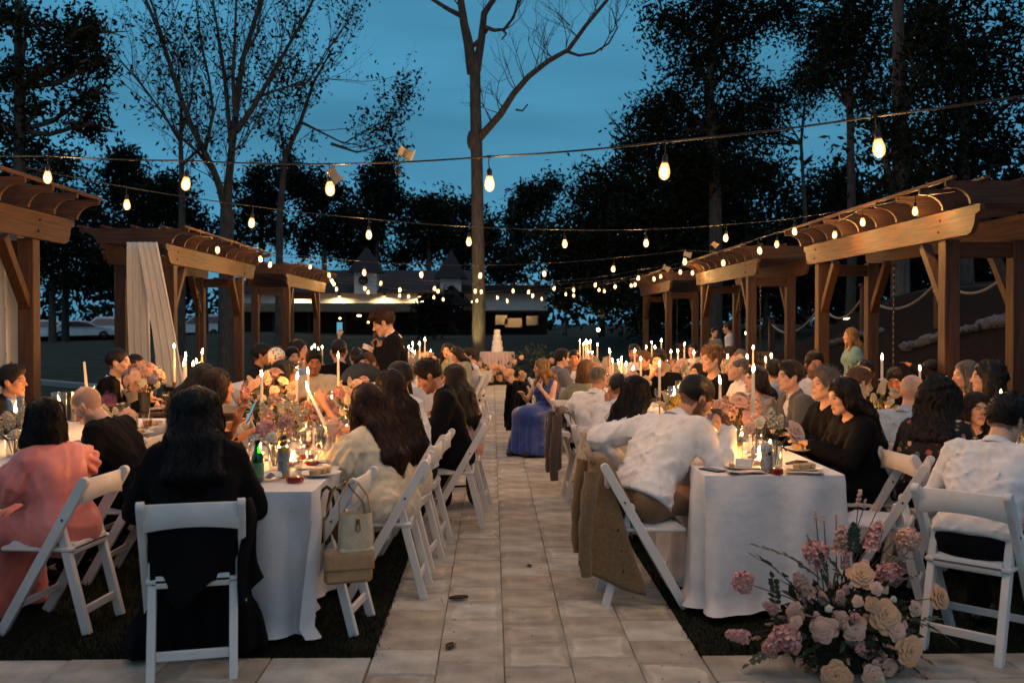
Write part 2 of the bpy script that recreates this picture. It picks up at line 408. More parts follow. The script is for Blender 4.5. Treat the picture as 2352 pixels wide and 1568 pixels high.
# ------------------------------------------------------------------ pergolas (arbours with swings)
def pergola_mesh_parts():
    """local frame: x towards the aisle is +, y along 0..4.7; aisle beam at x=0"""
    Lg, DX = 4.65, -.62
    P = {}
    def beam(x):
        g = MB(); prof = []
        y0, y1, z0, z1 = 0, Lg, 2.31, 2.55
        prof = [(y0 + .22, z0), (y1 - .22, z0)]
        for k in range(5): a = k / 4 * PI / 2; prof.append((y1 - .22 + .14 * math.sin(a) + .0, z0 + .16 * (1 - math.cos(a)) + .0))
        prof += [(y1, z0 + .18), (y1, z1), (y0, z1), (y0, z0 + .18)]
        for k in range(4, -1, -1): a = k / 4 * PI / 2; prof.append((y0 + .22 - .14 * math.sin(a), z0 + .16 * (1 - math.cos(a))))
        prof = [prof[0], prof[1]] + prof[3:-1]
        g.prism(prof, 'x', x - .02, x + .02); return g
    P['beam'] = [beam(.075), beam(DX - .075)]
    P['post'] = []
    for x in (0, DX):
        for y in (.45, Lg - .75):
            g = MB(); g.box((x, y, 1.145), (.14, .14, 2.33), None, .006); P['post'].append(g)
    P['brace'] = []
    for x in (0.0, DX):
        for y, s in ((.45, 1), (Lg - .75, -1)):
            g = MB(); g.bar((x, y + s * .06, 1.72), (x, y + s * .50, 2.29), .09, .085, (1, 0, 0), .004); P['brace'].append(g)
    P['rafter'] = []
    n = 10
    for k in range(n):
        y = .06 + (Lg - .12) * k / (n - 1); g = MB(); x1, x0 = .36, DX - .36; z0, z1 = 2.552, 2.74
        prof = [(x0, z1), (x0, z1 - .045)]
        for q in range(6): a = q / 5 * PI / 2; prof.append((x0 + .03 + .2 * math.sin(a) * .9, z1 - .05 - (z1 - .05 - z0) * (1 - math.cos(a))))
        for q in range(5, -1, -1): a = q / 5 * PI / 2; prof.append((x1 - .03 - .2 * math.sin(a) * .9, z1 - .05 - (z1 - .05 - z0) * (1 - math.cos(a))))
        prof += [(x1, z1 - .045), (x1, z1)]
        g.prism(prof[::-1], 'y', y - .019, y + .019); P['rafter'].append(g)
    P['purlin'] = []
    for x in (.33, .05, -.31, -.67, -.95):
        g = MB(); g.box((x, Lg / 2, 2.757), (.038, Lg + .1, .03), None, .003); P['purlin'].append(g)
    P['bolt'] = []
    for y in (.45, Lg - .75):
        for z in (2.38, 2.48):
            g = MB(); g.lathe([(.013, 0), (.013, .006), (.008, .010), (0, .011)], 8, (.095, y + (z - 2.43) * .3, z), Euler((0, PI / 2, 0)).to_matrix()); P['bolt'].append(g)
    P['crossbeam'] = []
    for y in (.45, Lg - .75):
        g = MB(); g.box((DX / 2, y, 2.22), (-DX - .142, .09, .14), None, .004); P['crossbeam'].append(g)
    return P
PP = pergola_mesh_parts(); BOLT = mat('rusty_bolt', C('#2c241e'), .5, .2, 30, metal=.6)
WM = {'beam': WOOD, 'post': WOOD_Z, 'brace': WOOD_Z, 'rafter': WOOD_X, 'purlin': WOOD, 'crossbeam': WOOD_X, 'bolt': BOLT}
PMESH = {k: [b.mesh(k, WM[k], 40) for b in v] for k, v in PP.items()}
MET = mat('dark_chain', C('#4a4238'), .45, .2, 30, metal=.7)
def chain_mesh():
    g = MB()
    for k in range(44):
        z = 2.2 - k * .034
        if k % 2: g.box((0, 0, z), (.006, .022, .040), None, .002)
        else: g.box((0, 0, z), (.022, .006, .040), None, .002)
    return g.mesh('chain', MET)
CH = chain_mesh()
gs = MB()
for k in range(5): gs.box((-.2 - .0 + (k - 2) * .085, 0, .72), (.075, 1.3, .022), None, .003)
for k in range(3): gs.box((-.43, 0, .82 + k * .11), (.022, 1.3, .085), None, .003)
SW = gs.mesh('swing_seat', WOOD, 40)
def pergola(x, y0, side, label):
    r = root('pergola', label, 'pergola', (x, y0, 0), 0, 'timber swing pergolas beside the tables')
    r.scale = (-side, 1, 1) if False else (1, 1, 1)
    for k, ms in PMESH.items():
        for m in ms:
            o = link(k, m, r)
            if side > 0: o.rotation_euler = (0, 0, PI); o.location = (0, 4.65, 0)
    # swing hung inside
    for yy in (1.35, 2.75):
        o = link('chain', CH, r, (side * .31, yy, 0))
    o = link('swing_seat', SW, r, (side * .31 + (.2 if side < 0 else -.2), 2.05, 0))
    if side > 0: o.rotation_euler = (0, 0, PI); o.location = (side * .31 - .2, 2.05, 0)
    return r
pergola(4.12, 8.15, 1, 'nearest timber pergola on the right, its long beam lit by string bulbs')
pergola(4.12, 15.0, 1, 'middle timber pergola on the right behind the first one')
pergola(4.12, 22.4, 1, 'farthest timber pergola on the right near the dark trees')
pergola(-4.12, 5.05, -1, 'nearest timber pergola on the left with a diagonal brace and pale drape')
pergola(-4.12, 12.4, -1, 'timber pergola on the left with two white drapes tied at its post')
pergola(-4.12, 19.6, -1, 'farthest timber pergola on the left with string bulbs at its corner')

# drapes
CLOTH = mat('sheer_drape', C('#e6ddcc'), .85, .06, 8, .15, 200, stretch=(1, 1, .2), sheen=.2)
def drape(label, top0, top1, bot0, bot1, folds, amp, bulge=0.0, wob=0):
    g = MB(); t0, t1, b0, b1 = map(Vector, (top0, top1, bot0, bot1))
    def fn(u, v):
        a = t0.lerp(t1, u); b = b0.lerp(b1, u); p = a.lerp(b, v)
        sv = math.sin(v * PI) * bulge
        ph = u * folds * 2 * PI + .6 * math.sin(v * 5 + wob)
        return p + Vector((.4 * amp * math.cos(ph) + sv * .3, -amp * math.sin(ph) * (.8 + .5 * v) , -sv))
    g.grid(fn, 56, 24)
    o = g.obj('drape', CLOTH, smooth=True)
    md = o.modifiers.new('thick', 'SOLIDIFY'); md.thickness = .006
    return tag(o, label, 'drape', 'white drapes on the left pergolas')
yp = 12.33
A = lambda u, v, y=yp: at(u, v, y)
drape('straight white drape hanging from the second left pergola', A(290, 556), A(340, 556), A(296, 880), A(350, 880), 3.5, .035)
drape('white drape pulled across to the post of the second left pergola', A(316, 556, 12.2), A(362, 556, 12.2), A(362, 880, 12.2), A(428, 900, 12.2), 3.5, .03, .08, 2)
drape('ivory drape behind the near left pergola post at the photo edge', at(-90, 470, 9.0), at(52, 470, 9.05), at(-100, 960, 9.0), at(62, 960, 9.0), 4.5, .05, .05, 1)
# ------------------------------------------------------------------ string lights
RUB = mat('black_rubber', C('#1c1a19'), .5, .2, 30)
BULB = emat('bulb_glow', (1.0, .62, .20), 5.0)
BL = bpy.data.lights.new('bulb_light', 'POINT'); BL.energy = 24; BL.color = (1.0, .56, .21); BL.shadow_soft_size = .02
BGLASS = glassmat('bulb_glass', (1, .93, .8), .12, .05, ((1.0, .40, .06), 1.35))
PAPER = mat('paper_tag', C('#a89c88'), .8, .1, 20)
g = MB(); g.lathe([(.0, -.135), (.012, -.132), (.024, -.12), (.029, -.10), (.027, -.08), (.019, -.055), (.013, -.042)], 14); BG = g.mesh('glass_bulb', BGLASS, 80)
g = MB(); g.lathe([(.001, -.114), (.005, -.108), (.0068, -.096), (.006, -.08), (.004, -.066), (.001, -.06)], 8); BF = g.mesh('filament', BULB, 80)
g = MB(); g.lathe([(.013, -.055), (.0155, -.05), (.0155, -.015), (.011, -.008), (.004, 0)], 12); g.tube([(0, 0, 0), (.004, 0, .03), (0, 0, .06)], .0035, 6); g.box((0, 0, .062), (.03, .012, .014), None, .003); BS = g.mesh('socket', RUB, 50)
strands = {
 'nearest': [(-60, 405, 6.9), (110, 410, 6.55), (430, 425, 6.05), (757, 437, 5.65), (1124, 425, 5.2), (1528, 397, 4.75), (2014, 345, 4.3)],
 'second': [(291, 473, 7.9), (580, 514, 8.3), (847, 541, 8.75), (1077, 557, 9.2), (1297, 562, 9.7), (1484, 560, 10.1), (1668, 548, 10.4), (1824, 533, 10.5)],
 'third': [(836, 625, 14.6), (969, 630, 15.2), (1104, 632, 15.4), (1249, 628, 15.2), (1410, 617, 14.4), (1574, 600, 13.6), (1661, 603, 14.2), (1743, 575, 12.2)],
 'right beam': [(2102, 487, 8.9), (1981, 512, 9.9), (1919, 541, 10.9), (1785, 560, 13.2)],
 'left beam': [(499, 573, 13.0), (597, 594, 15.0), (622, 607, 15.6), (713, 612, 19.2)],
 'fourth': [(755, 631, 19.5), (875, 650, 20.5), (998, 662, 21.5), (1092, 668, 22), (1178, 667, 22), (1273, 662, 21.5), (1368, 654, 21), (1466, 638, 19.5), (1563, 624, 18.2)],
 'fifth': [(762, 645, 21), (838, 662, 22), (918, 665, 22.5), (1007, 668, 23), (1105, 669, 23), (1215, 670, 23), (1317, 665, 22.5), (1412, 658, 21.5), (1502, 640, 20.2), (1590, 626, 19)],
 'sixth': [(773, 663, 23.5), (845, 670, 24), (938, 680, 25), (1018, 687, 25.5), (1095, 690, 25.5), (1165, 690, 25.5), (1244, 686, 25), (1317, 678, 24.5), (1387, 668, 24), (1458, 653, 23)],
 'farthest': [(768, 652, 24.5), (917, 678, 26), (996, 682, 26.5), (1142, 683, 26.5), (1224, 678, 26.5), (1300, 675, 26), (1376, 665, 25), (1450, 655, 24.5), (1518, 634, 22)],
}
ORD = ['first', 'second', 'third', 'fourth', 'fifth', 'sixth', 'seventh', 'eighth', 'ninth', 'tenth', 'eleventh', 'twelfth']
ends = {'nearest': (at(-500, 320, 7.6), at(2700, 165, 3.7)), 'second': (at(60, 385, 7.6), at(1960, 478, 11.0)), 'third': (at(480, 560, 12.6), at(1900, 505, 11.4)),
        'right beam': (at(2195, 440, 8.3), at(1700, 560, 14.6)), 'left beam': (at(405, 535, 12.3), at(760, 610, 21)),
        'fourth': (at(690, 610, 19), at(1660, 580, 17)), 'fifth': (at(700, 622, 20), at(1680, 590, 17.5)), 'sixth': (at(735, 640, 23), at(1560, 625, 22)), 'farthest': (at(740, 640, 24), at(1600, 615, 21))}
ZUP = {'nearest': .062}
for nm, bl in strands.items():
    pts = []
    lst = sorted(bl, key=lambda q: q[0])
    for k, (u, v, Y) in enumerate(lst):
        p = at(u, v, Y) + Vector((0, 0, .09))
        n = k + (0 if nm != 'nearest' else 0)
        lab = '%s bulb from the left on the %s string of lights' % (ORD[k].capitalize(), nm) if 'beam' not in nm else '%s bulb from the left along the %s pergola' % (ORD[k].capitalize(), nm.split()[0])
        r = root('light_bulb', 'glowing ' + lab[0].lower() + lab[1:], 'light bulb', p, 0, 'bulbs on the string lights')
        r.rotation_euler = (random.uniform(-.1, .1), random.uniform(-.1, .1), random.uniform(0, 6))
        sc_ = .92 if Y < 11 else 1.05
        r.scale = (sc_,) * 3
        link('glass_bulb', BG, r); link('filament', BF, r); link('socket', BS, r)
        lo = bpy.data.objects.new('lamp', BL); COL.objects.link(lo); lo.parent = r; lo.location = (0, 0, -.092)
        pts.append(p + Vector((0, 0, .062 * sc_)))
    e0, e1 = ends[nm]
    if nm == 'right beam': e0, e1 = e1, e0
    full = [e0] + pts + [e1]; cur = []
    for a, b in zip(full, full[1:]):
        for i in range(6):
            t = i / 6; q = a.lerp(b, t); q.z -= .03 * (b - a).length * t * (1 - t); cur.append(q)
    cur.append(full[-1])
    g = MB(); g.tube(cur, .0042 if nm != 'nearest' else .0048, 6)
    tag(g.obj('light_cable', RUB, smooth=60), 'black cable of the %s string of bulbs' % nm if 'beam' not in nm else 'black bulb cable along the %s' % nm.replace('beam', 'pergola beam'), 'cable', 'cables of the string lights')
# paper tags caught on the cables, one empty socket
def paper(label, p, s, rot):
    g = MB(); R = Euler(rot).to_matrix(); p = Vector(p)
    g.grid(lambda u, v: p + R @ Vector(((u - .5) * .11 * s, (.012 * s * math.sin(u * 4)), (v - .5) * .075 * s + .008 * s * math.sin(u * 5 + v * 2))), 6, 4)
    o = g.obj('paper_tag', PAPER, smooth=True); md = o.modifiers.new('t', 'SOLIDIFY'); md.thickness = .0006
    return tag(o, label, 'paper tag', 'paper tags on the string lights')
paper('crumpled paper tag on the nearest cable left of the tall trunk', at(932, 353, 5.42), .8, (.5, .2, .5))
paper('curled paper tag above the third bulb of the nearest string', at(768, 402, 5.6), .8, (.2, .9, .5))
paper('small paper flag over a bulb beside the middle right pergola', at(1579, 584, 13.5), 1.0, (.1, .2, .2))
paper('pale tag on the cable left of the right pergola beam', at(1641, 562, 12.5), 1.0, (.9, .2, .6))
paper('white tag on a far cable near the farthest right pergola', at(1530, 616, 19), 1.3, (.3, .4, .2))
r = root('empty_socket', 'empty black socket dangling from the nearest cable by a paper tag', 'light socket', at(914, 388, 5.42)); g = MB(); g.tube([(0, 0, .0), (.004, 0, .05), (.012, 0, .085)], .0035, 6); g.lathe([(.002, -.03), (.014, -.028), (.015, 0), (.008, .008), (.003, .01)], 10); g.obj('socket', RUB, r, 50)
NUMW = 'first second third fourth fifth sixth seventh eighth ninth tenth eleventh twelfth thirteenth fourteenth fifteenth sixteenth seventeenth eighteenth nineteenth twentieth twenty-first twenty-second twenty-third twenty-fourth'.split()
# ------------------------------------------------------------------ trees
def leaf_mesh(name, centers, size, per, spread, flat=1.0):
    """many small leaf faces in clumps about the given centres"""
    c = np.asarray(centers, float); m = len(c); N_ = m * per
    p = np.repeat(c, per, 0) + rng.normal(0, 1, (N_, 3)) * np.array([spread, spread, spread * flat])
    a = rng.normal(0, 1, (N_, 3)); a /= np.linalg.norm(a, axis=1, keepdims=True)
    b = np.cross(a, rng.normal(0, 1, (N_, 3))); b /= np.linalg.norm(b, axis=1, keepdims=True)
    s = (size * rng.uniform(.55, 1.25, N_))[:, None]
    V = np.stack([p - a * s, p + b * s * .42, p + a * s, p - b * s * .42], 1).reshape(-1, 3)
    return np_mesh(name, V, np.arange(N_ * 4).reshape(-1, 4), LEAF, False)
def limb(g, pts, r0, r1, n=7):
    m = len(pts); g.tube(pts, [r0 + (r1 - r0) * (i / (m - 1)) ** .8 for i in range(m)], n)
def twig(g, p, d, ln, r, lv, tips, rnd, up=.25, fork=.55):
    pts = [Vector(p)]; d = Vector(d).normalized(); nseg = 4
    for i in range(nseg):
        d = (d + Vector((rnd.gauss(0, .16), rnd.gauss(0, .16), rnd.gauss(0, .12) + up * .12))).normalized(); pts.append(pts[-1] + d * ln / nseg)
    limb(g, pts, r, r * .45, 5 if lv > 0 else 4)
    if lv == 0: tips.append(pts[-1]); tips.append(pts[2]); return
    for i in range(rnd.choice((2, 3, 3))):
        k = rnd.randint(2, nseg); dd = (d + Vector((rnd.gauss(0, fork), rnd.gauss(0, fork), rnd.gauss(0, fork * .7) + up))).normalized()
        twig(g, pts[k], dd, ln * rnd.uniform(.5, .75), r * .5, lv - 1, tips, rnd, up, fork)
    tips.append(pts[-1])
def base_of(u, Y, z=None): p = at(u, 745, Y); return Vector((p.x, Y, hgt(p.x, Y) - .1 if z is None else z))

# tall bare tree in the middle: limbs follow the photograph, twigs grow from them
def T(pts, Y, dy=0.0): return [at(u, v, Y + dy * i / max(1, len(pts) - 1)) for i, (u, v) in enumerate(pts)]
def middle_tree():
    Y = 28.5; r = root('bare_tree', 'tall bare tree in the middle, its trunk lit yellow at the foot', 'tree', base_of(1099, Y))
    O = Vector(r.location); g = MB(); rel = lambda ps: [p - O for p in ps]
    b0 = base_of(1099, Y)
    limb(g, rel([b0] + T([(1100, 700), (1098, 560), (1096, 420), (1094, 310), (1092, 240), (1091, 160), (1085, 130)], Y)), .205, .15, 12)
    g.ell(rel(T([(1089, 322)], Y))[0], (.21, .19, .35), 10, 7)
    gt = g.obj('trunk', BARK, r, smooth=True)
    g = MB(); tips = []; rnd = random.Random(3)
    Ls = [([(1086, 170), (1076, 100), (1066, 55), (1058, 0), (1045, -120), (1030, -260)], .17, .06, -.5),
          ([(1094, 160), (1106, 90), (1112, 30), (1140, -10), (1160, -90), (1185, -220)], .13, .05, .5),
          ([(1100, 318), (1120, 296), (1150, 262), (1180, 215), (1215, 175), (1260, 140), (1305, 115), (1345, 60), (1395, 0), (1440, -60)], .13, .04, -2.0),
          ([(1300, 118), (1330, 128), (1365, 122), (1398, 100), (1418, 65), (1405, 20)], .05, .012, -2.5),
          ([(1062, 38), (1030, 22), (995, 0), (940, -30)], .08, .04, .5),
          ([(1112, 62), (1135, 70), (1158, 68), (1180, 40), (1190, 0), (1196, -40)], .07, .02, .4),
          ([(1155, 70), (1163, 78), (1152, 92)], .04, .02, .3),
          ([(1088, 105), (1106, 88), (1118, 70)], .07, .05, .2),
          ([(1185, 252), (1200, 255), (1212, 240)], .035, .02, .1)]
    for ps, a, b, dy in Ls: limb(g, rel(T(ps, Y, dy)), a, b, 8)
    sp = [(1345, 60, .6), (1310, 60, -.5), (1395, 0, .5), (1300, 110, .2), (1370, 30, -.4), (1330, 90, -.7), (1240, 155, -.2), (1205, 185, -.3), (1185, 210, -.6), (1150, 262, -.7), (1160, 250, -.6), (1130, 285, -.5), (1225, 168, .3), (1400, 80, .2),
          (1380, 118, .5), (1190, 20, .5), (1165, 66, .6), (1120, 20, .5), (1105, 60, .4), (1060, 20, -.5), (1135, 0, .7), (1175, 50, .5), (1412, 55, .3), (1270, 135, -.1), (1255, 142, .1)]
    for u, v, dx in sp:
        for _ in range(2):
            twig(g, rel(T([(u, v)], Y, 0))[0], (dx + rnd.gauss(0, .25), rnd.gauss(0, .5), .9), rnd.uniform(.7, 1.3), .016, 2, tips, rnd)
    g.obj('branches', BARK_D, r, smooth=True)
middle_tree()
def left_tree():
    Y = 31; r = root('forked_tree', 'large forked tree on the left with many upright branches and sparse leaves', 'tree', base_of(517, Y))
    O = Vector(r.location); g = MB(); rel = lambda ps: [p - O for p in ps]; rnd = random.Random(11)
    limb(g, rel([base_of(517, Y)] + T([(518, 760), (520, 640), (520, 560), (522, 480)], Y)), .25, .21, 12)
    g.obj('trunk', BARK, r, smooth=True)
    g = MB(); tips = []
    Ls = [([(522, 480), (525, 420), (532, 350), (541, 270), (548, 200), (560, 130), (600, 0), (640, -120)], .15, .06, .4),
          ([(520, 490), (505, 430), (490, 390), (470, 350), (440, 290), (410, 210), (385, 130), (360, 60), (335, 0), (300, -90)], .13, .04, -1.0),
          ([(532, 350), (528, 300), (520, 220), (510, 130), (495, 40), (480, -60)], .09, .03, .8),
          ([(545, 300), (580, 250), (620, 180), (660, 110), (700, 40), (740, -40)], .10, .03, -.7),
          ([(541, 270), (535, 180), (540, 80), (545, -60)], .08, .03, .2),
          ([(575, 235), (612, 215), (660, 200), (700, 195), (735, 150), (770, 90)], .05, .015, -1.4),
          ([(490, 395), (455, 350), (420, 320), (385, 280), (345, 220), (300, 160)], .06, .02, -1.2),
          ([(470, 350), (490, 260), (480, 180), (460, 90), (450, 0)], .07, .02, .6),
          ([(440, 290), (400, 180), (365, 60), (340, -20)], .06, .02, -.2),
          ([(560, 130), (590, 80), (600, 20), (620, -60)], .05, .02, .2), ([(532, 350), (560, 330), (585, 285), (600, 240)], .04, .01, .3)]
    for ps, a, b, dy in Ls: limb(g, rel(T(ps, Y, dy)), a, b, 7)
    for ps, a, b, dy in Ls:
        q = rel(T(ps, Y, dy))
        for i in range(1, len(q)):
            for _ in range(2):
                t = q[i - 1].lerp(q[i], rnd.random()); dd = (q[i] - q[i - 1]).normalized()
                twig(g, t, dd + Vector((rnd.gauss(0, .45), rnd.gauss(0, .4), .25)), rnd.uniform(1.0, 2.2), .02, 2, tips, rnd, .5, .4)
    g.obj('branches', BARK_D, r, smooth=True)
    tp = [t for t in tips if rnd.random() < .32]
    link('leaves', leaf_mesh('leaves', [tuple(t) for t in tp], .08, 5, .16), r)
left_tree()
def sparse_tree(u, Y, tops, label, lean, seed):
    r = root('sparse_tree', label, 'tree', base_of(u, Y)); O = Vector(r.location); rel = lambda ps: [p - O for p in ps]; rnd = random.Random(seed)
    g = MB(); limb(g, rel([base_of(u, Y)] + T(tops[0], Y)), .16, .03, 9); g.obj('trunk', BARK, r, smooth=True)
    g = MB(); tips = []
    for ps in tops[1:]: limb(g, rel(T(ps, Y)), .06, .015, 6)
    for ps in tops:
        q = rel(T(ps, Y))
        for i in range(1, len(q)):
            for _ in range(3):
                t = q[i - 1].lerp(q[i], rnd.random())
                twig(g, t, (q[i] - q[i - 1]).normalized() + Vector((rnd.gauss(0, .6), rnd.gauss(0, .5), .3)), rnd.uniform(.9, 1.8), .018, 2, tips, rnd, .4, .5)
    g.obj('branches', BARK_D, r, smooth=True)
    link('leaves', leaf_mesh('leaves', [tuple(t) for t in tips if rnd.random() < lean], .10, 6, .2), r)
sparse_tree(640, 36, [[(642, 500), (655, 360), (690, 280), (720, 190), (765, 110)], [(690, 280), (730, 300), (790, 330), (860, 290)], [(760, 330), (820, 350), (900, 330)], [(655, 360), (640, 280), (650, 230)]], 'slender leaning tree with sparse leaves right of the large forked tree', .75, 5)
sparse_tree(415, 34, [[(418, 560), (418, 420), (415, 330), (416, 250), (410, 150)], [(416, 330), (375, 260), (320, 190), (270, 130)], [(418, 300), (440, 230), (445, 160)], [(418, 380), (470, 330), (500, 320)]], 'thin upright tree just left of the large forked tree', .35, 6)

def crown_pts(shape, num, seed):
    """clump centres inside a union of ellipsoids (relative px ellipses turned to metres later)"""
    r = np.random.default_rng(seed); o = []
    for (c, rr, w) in shape:                                   # boughs first, then leaf clumps strung along each bough
        rr = np.array(rr); kb = max(4, int(num * w / 9)); d = r.normal(0, 1, (kb, 3)); d /= np.linalg.norm(d, axis=1, keepdims=True); q = r.uniform(.1, 1.08, (kb, 1)) ** .5
        bo = np.array(c) + d * q * rr; ax_ = d * rr * .30 + r.normal(0, .12, (kb, 3)) * rr; ax_[:, 2] *= .45
        t = r.uniform(-1, 1, (kb, 9, 1)); pts = bo[:, None] + ax_[:, None] * t + r.normal(0, .055, (kb, 9, 3)) * rr * np.array([1, 1, .7])
        o.append(pts.reshape(-1, 3))
    return np.vstack(o)
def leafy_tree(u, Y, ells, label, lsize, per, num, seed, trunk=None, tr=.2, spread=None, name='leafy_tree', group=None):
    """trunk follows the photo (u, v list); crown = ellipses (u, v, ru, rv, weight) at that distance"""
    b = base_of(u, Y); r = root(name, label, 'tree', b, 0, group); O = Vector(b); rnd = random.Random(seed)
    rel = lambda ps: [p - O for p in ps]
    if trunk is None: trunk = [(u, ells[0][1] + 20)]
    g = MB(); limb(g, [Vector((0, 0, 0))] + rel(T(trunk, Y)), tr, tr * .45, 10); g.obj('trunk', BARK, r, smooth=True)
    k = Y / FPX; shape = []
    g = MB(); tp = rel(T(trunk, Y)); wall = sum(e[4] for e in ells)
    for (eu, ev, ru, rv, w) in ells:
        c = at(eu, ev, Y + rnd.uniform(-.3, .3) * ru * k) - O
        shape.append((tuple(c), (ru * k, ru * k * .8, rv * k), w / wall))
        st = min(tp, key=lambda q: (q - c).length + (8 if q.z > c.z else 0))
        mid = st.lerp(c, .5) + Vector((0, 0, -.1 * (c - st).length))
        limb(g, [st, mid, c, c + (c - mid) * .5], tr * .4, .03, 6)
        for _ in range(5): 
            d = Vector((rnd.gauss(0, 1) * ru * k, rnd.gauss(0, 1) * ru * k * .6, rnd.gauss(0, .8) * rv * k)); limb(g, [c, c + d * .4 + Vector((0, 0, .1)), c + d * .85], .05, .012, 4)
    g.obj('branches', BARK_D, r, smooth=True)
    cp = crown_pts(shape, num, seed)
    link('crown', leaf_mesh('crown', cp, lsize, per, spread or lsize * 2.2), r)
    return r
# left edge tree
leafy_tree(45, 23, [(60, 60, 110, 55, 1.6), (150, 100, 90, 45, 1.1), (30, 170, 85, 70, 1.2), (205, 80, 60, 25, .5), (120, 160, 60, 30, .5), (55, 330, 50, 45, .6), (0, 30, 80, 80, 1), (85, 250, 60, 25, .5), (195, 225, 45, 35, .35), (180, 290, 60, 22, .3), (120, 370, 45, 30, .5), (215, 150, 40, 20, .2), (0, 290, 40, 60, .5)],
           'broad-leaved tree at the left edge with a straight grey trunk', .085, 14, 430, 21, [(46, 420), (45, 300), (43, 200), (42, 60), (42, -40)], .17)
# band of trees behind the left pergolas and the building
BG_G = 'trees behind the building'
band = [(150, 62, 'rounded dark tree low behind the left pergola', [(150, 430, 90, 70, 1), (80, 420, 80, 60, .8), (200, 470, 60, 60, .7), (20, 440, 70, 60, .7)], 300),
        (300, 64, 'dark pointed tree just right of the second near bulb', [(290, 400, 45, 55, 1), (285, 360, 25, 25, .3), (300, 470, 65, 50, 1)], 240),
        (385, 60, 'dark tree filling the gap left of the forked trunk', [(390, 440, 45, 45, 1), (400, 500, 60, 45, 1), (350, 480, 50, 50, .8)], 220),
        (600, 66, 'dark twin-topped tree right of the forked trunk', [(610, 430, 55, 60, 1.2), (565, 470, 45, 60, .8), (650, 410, 30, 45, .5), (610, 520, 70, 50, 1)], 320),
        (745, 64, 'dark tree behind the third near bulb', [(740, 460, 60, 65, 1.2), (700, 430, 40, 50, .7), (770, 500, 50, 60, .9), (730, 540, 70, 40, .8)], 340),
        (865, 66, 'slim dark tree with a feathery top left of the tall trunk', [(865, 420, 38, 50, 1), (850, 500, 60, 55, 1.2), (890, 460, 40, 50, .7), (872, 376, 20, 24, .25)], 300),
        (985, 68, 'dark bushy tree to the left of the middle trunk', [(985, 480, 60, 50, 1.2), (950, 520, 55, 55, 1), (1030, 500, 45, 50, .9), (1010, 560, 80, 40, 1)], 340),
        (1095, 70, 'dark tree directly behind the middle trunk', [(1070, 520, 50, 55, 1), (1120, 540, 35, 40, .6), (1080, 590, 70, 40, .8)], 260),
        (930, 74, 'wide dark tree over the roof between its two towers', [(930, 580, 90, 40, 1), (850, 560, 60, 45, .8), (790, 580, 70, 40, .8)], 320),
        (470, 60, 'low dark tree behind the second left pergola', [(480, 560, 90, 60, 1), (400, 600, 90, 80, 1), (330, 620, 90, 90, 1.1), (230, 600, 80, 80, .8)], 420),
        (120, 58, 'big dark tree above the parked cars on the left', [(120, 560, 130, 100, 1.2), (60, 520, 100, 80, 1), (200, 560, 90, 70, .8), (150, 630, 130, 40, .7)], 460),
        (1180, 66, 'dark tree right of the middle trunk with a ragged top', [(1225, 450, 45, 45, .9), (1180, 560, 70, 60, 1), (1255, 430, 30, 40, .4), (1160, 620, 60, 50, .7), (1215, 520, 60, 60, 1)], 360)]
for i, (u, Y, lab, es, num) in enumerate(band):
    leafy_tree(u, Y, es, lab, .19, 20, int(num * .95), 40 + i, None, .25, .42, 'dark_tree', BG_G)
# right side woods
leafy_tree(1500, 44, [(1500, 540, 170, 130, 2.2), (1380, 560, 110, 120, 1.3), (1640, 530, 150, 110, 1.8), (1560, 430, 130, 80, 1.2), (1400, 440, 70, 55, .6), (1330, 590, 90, 90, .9), (1700, 430, 90, 70, .9), (1480, 640, 190, 60, 1.3), (1740, 600, 110, 90, 1.1), (1600, 390, 60, 40, .4)],
           'massive rounded dark tree behind the right pergolas', .15, 20, 2300, 70, [(1500, 650), (1510, 560), (1520, 480)], .35, .5)
leafy_tree(1640, 34, [(1560, 235, 75, 45, .8), (1640, 60, 90, 55, 1.1), (1720, 30, 100, 55, 1.1), (1520, 270, 60, 50, .7), (1680, 150, 70, 70, .9), (1600, 130, 60, 80, .8), (1540, 40, 70, 50, .7), (1640, 300, 90, 70, 1.2), (1520, 330, 70, 70, .9), (1690, 250, 60, 50, .5), (1800, 20, 70, 45, .6), (1650, 400, 110, 60, 1), (1450, 340, 40, 90, .6), (1580, 400, 90, 50, .8), (1590, -40, 120, 60, 1)],
           'tall dark tree rising above the right pergolas, open branches at the top', .105, 15, 1450, 71, [(1645, 600), (1642, 420), (1635, 300), (1628, 200), (1640, 100), (1650, 0)], .27, .36)
leafy_tree(1800, 38, [(1790, 225, 75, 30, .6), (1730, 255, 60, 28, .5), (1860, 190, 60, 40, .6), (1900, 100, 60, 50, .6), (1760, 300, 60, 30, .5), (1690, 300, 50, 30, .4)],
           'leaning leafy limb tree between the two tall right trunks', .10, 13, 520, 72, [(1850, 500), (1840, 330), (1850, 220)], .10, .3)
leafy_tree(1950, 30, [(1945, 60, 70, 50, 1), (1880, 70, 50, 40, .6), (2010, 100, 50, 50, .7), (1930, 160, 60, 50, .8), (2000, 220, 50, 50, .6), (1890, 160, 45, 50, .5), (2010, 20, 60, 40, .6), (1975, -40, 90, 60, .8)],
           'tall tree with a slim straight trunk left of the thick right trunk', .095, 13, 620, 73, [(1957, 600), (1955, 400), (1952, 250), (1948, 60), (1945, -60)], .16, .3)
leafy_tree(2068, 21, [(2120, 40, 60, 60, .7), (2060, 470, 40, 60, .5), (2100, 180, 50, 60, .5), (2020, 300, 45, 40, .4), (2150, 100, 70, 60, .8), (2090, 330, 50, 50, .4)],
           'thick straight grey trunk behind the nearest right pergola', .08, 14, 420, 74, [(2068, 700), (2068, 480), (2066, 300), (2064, 100), (2062, -60)], .235, .25)
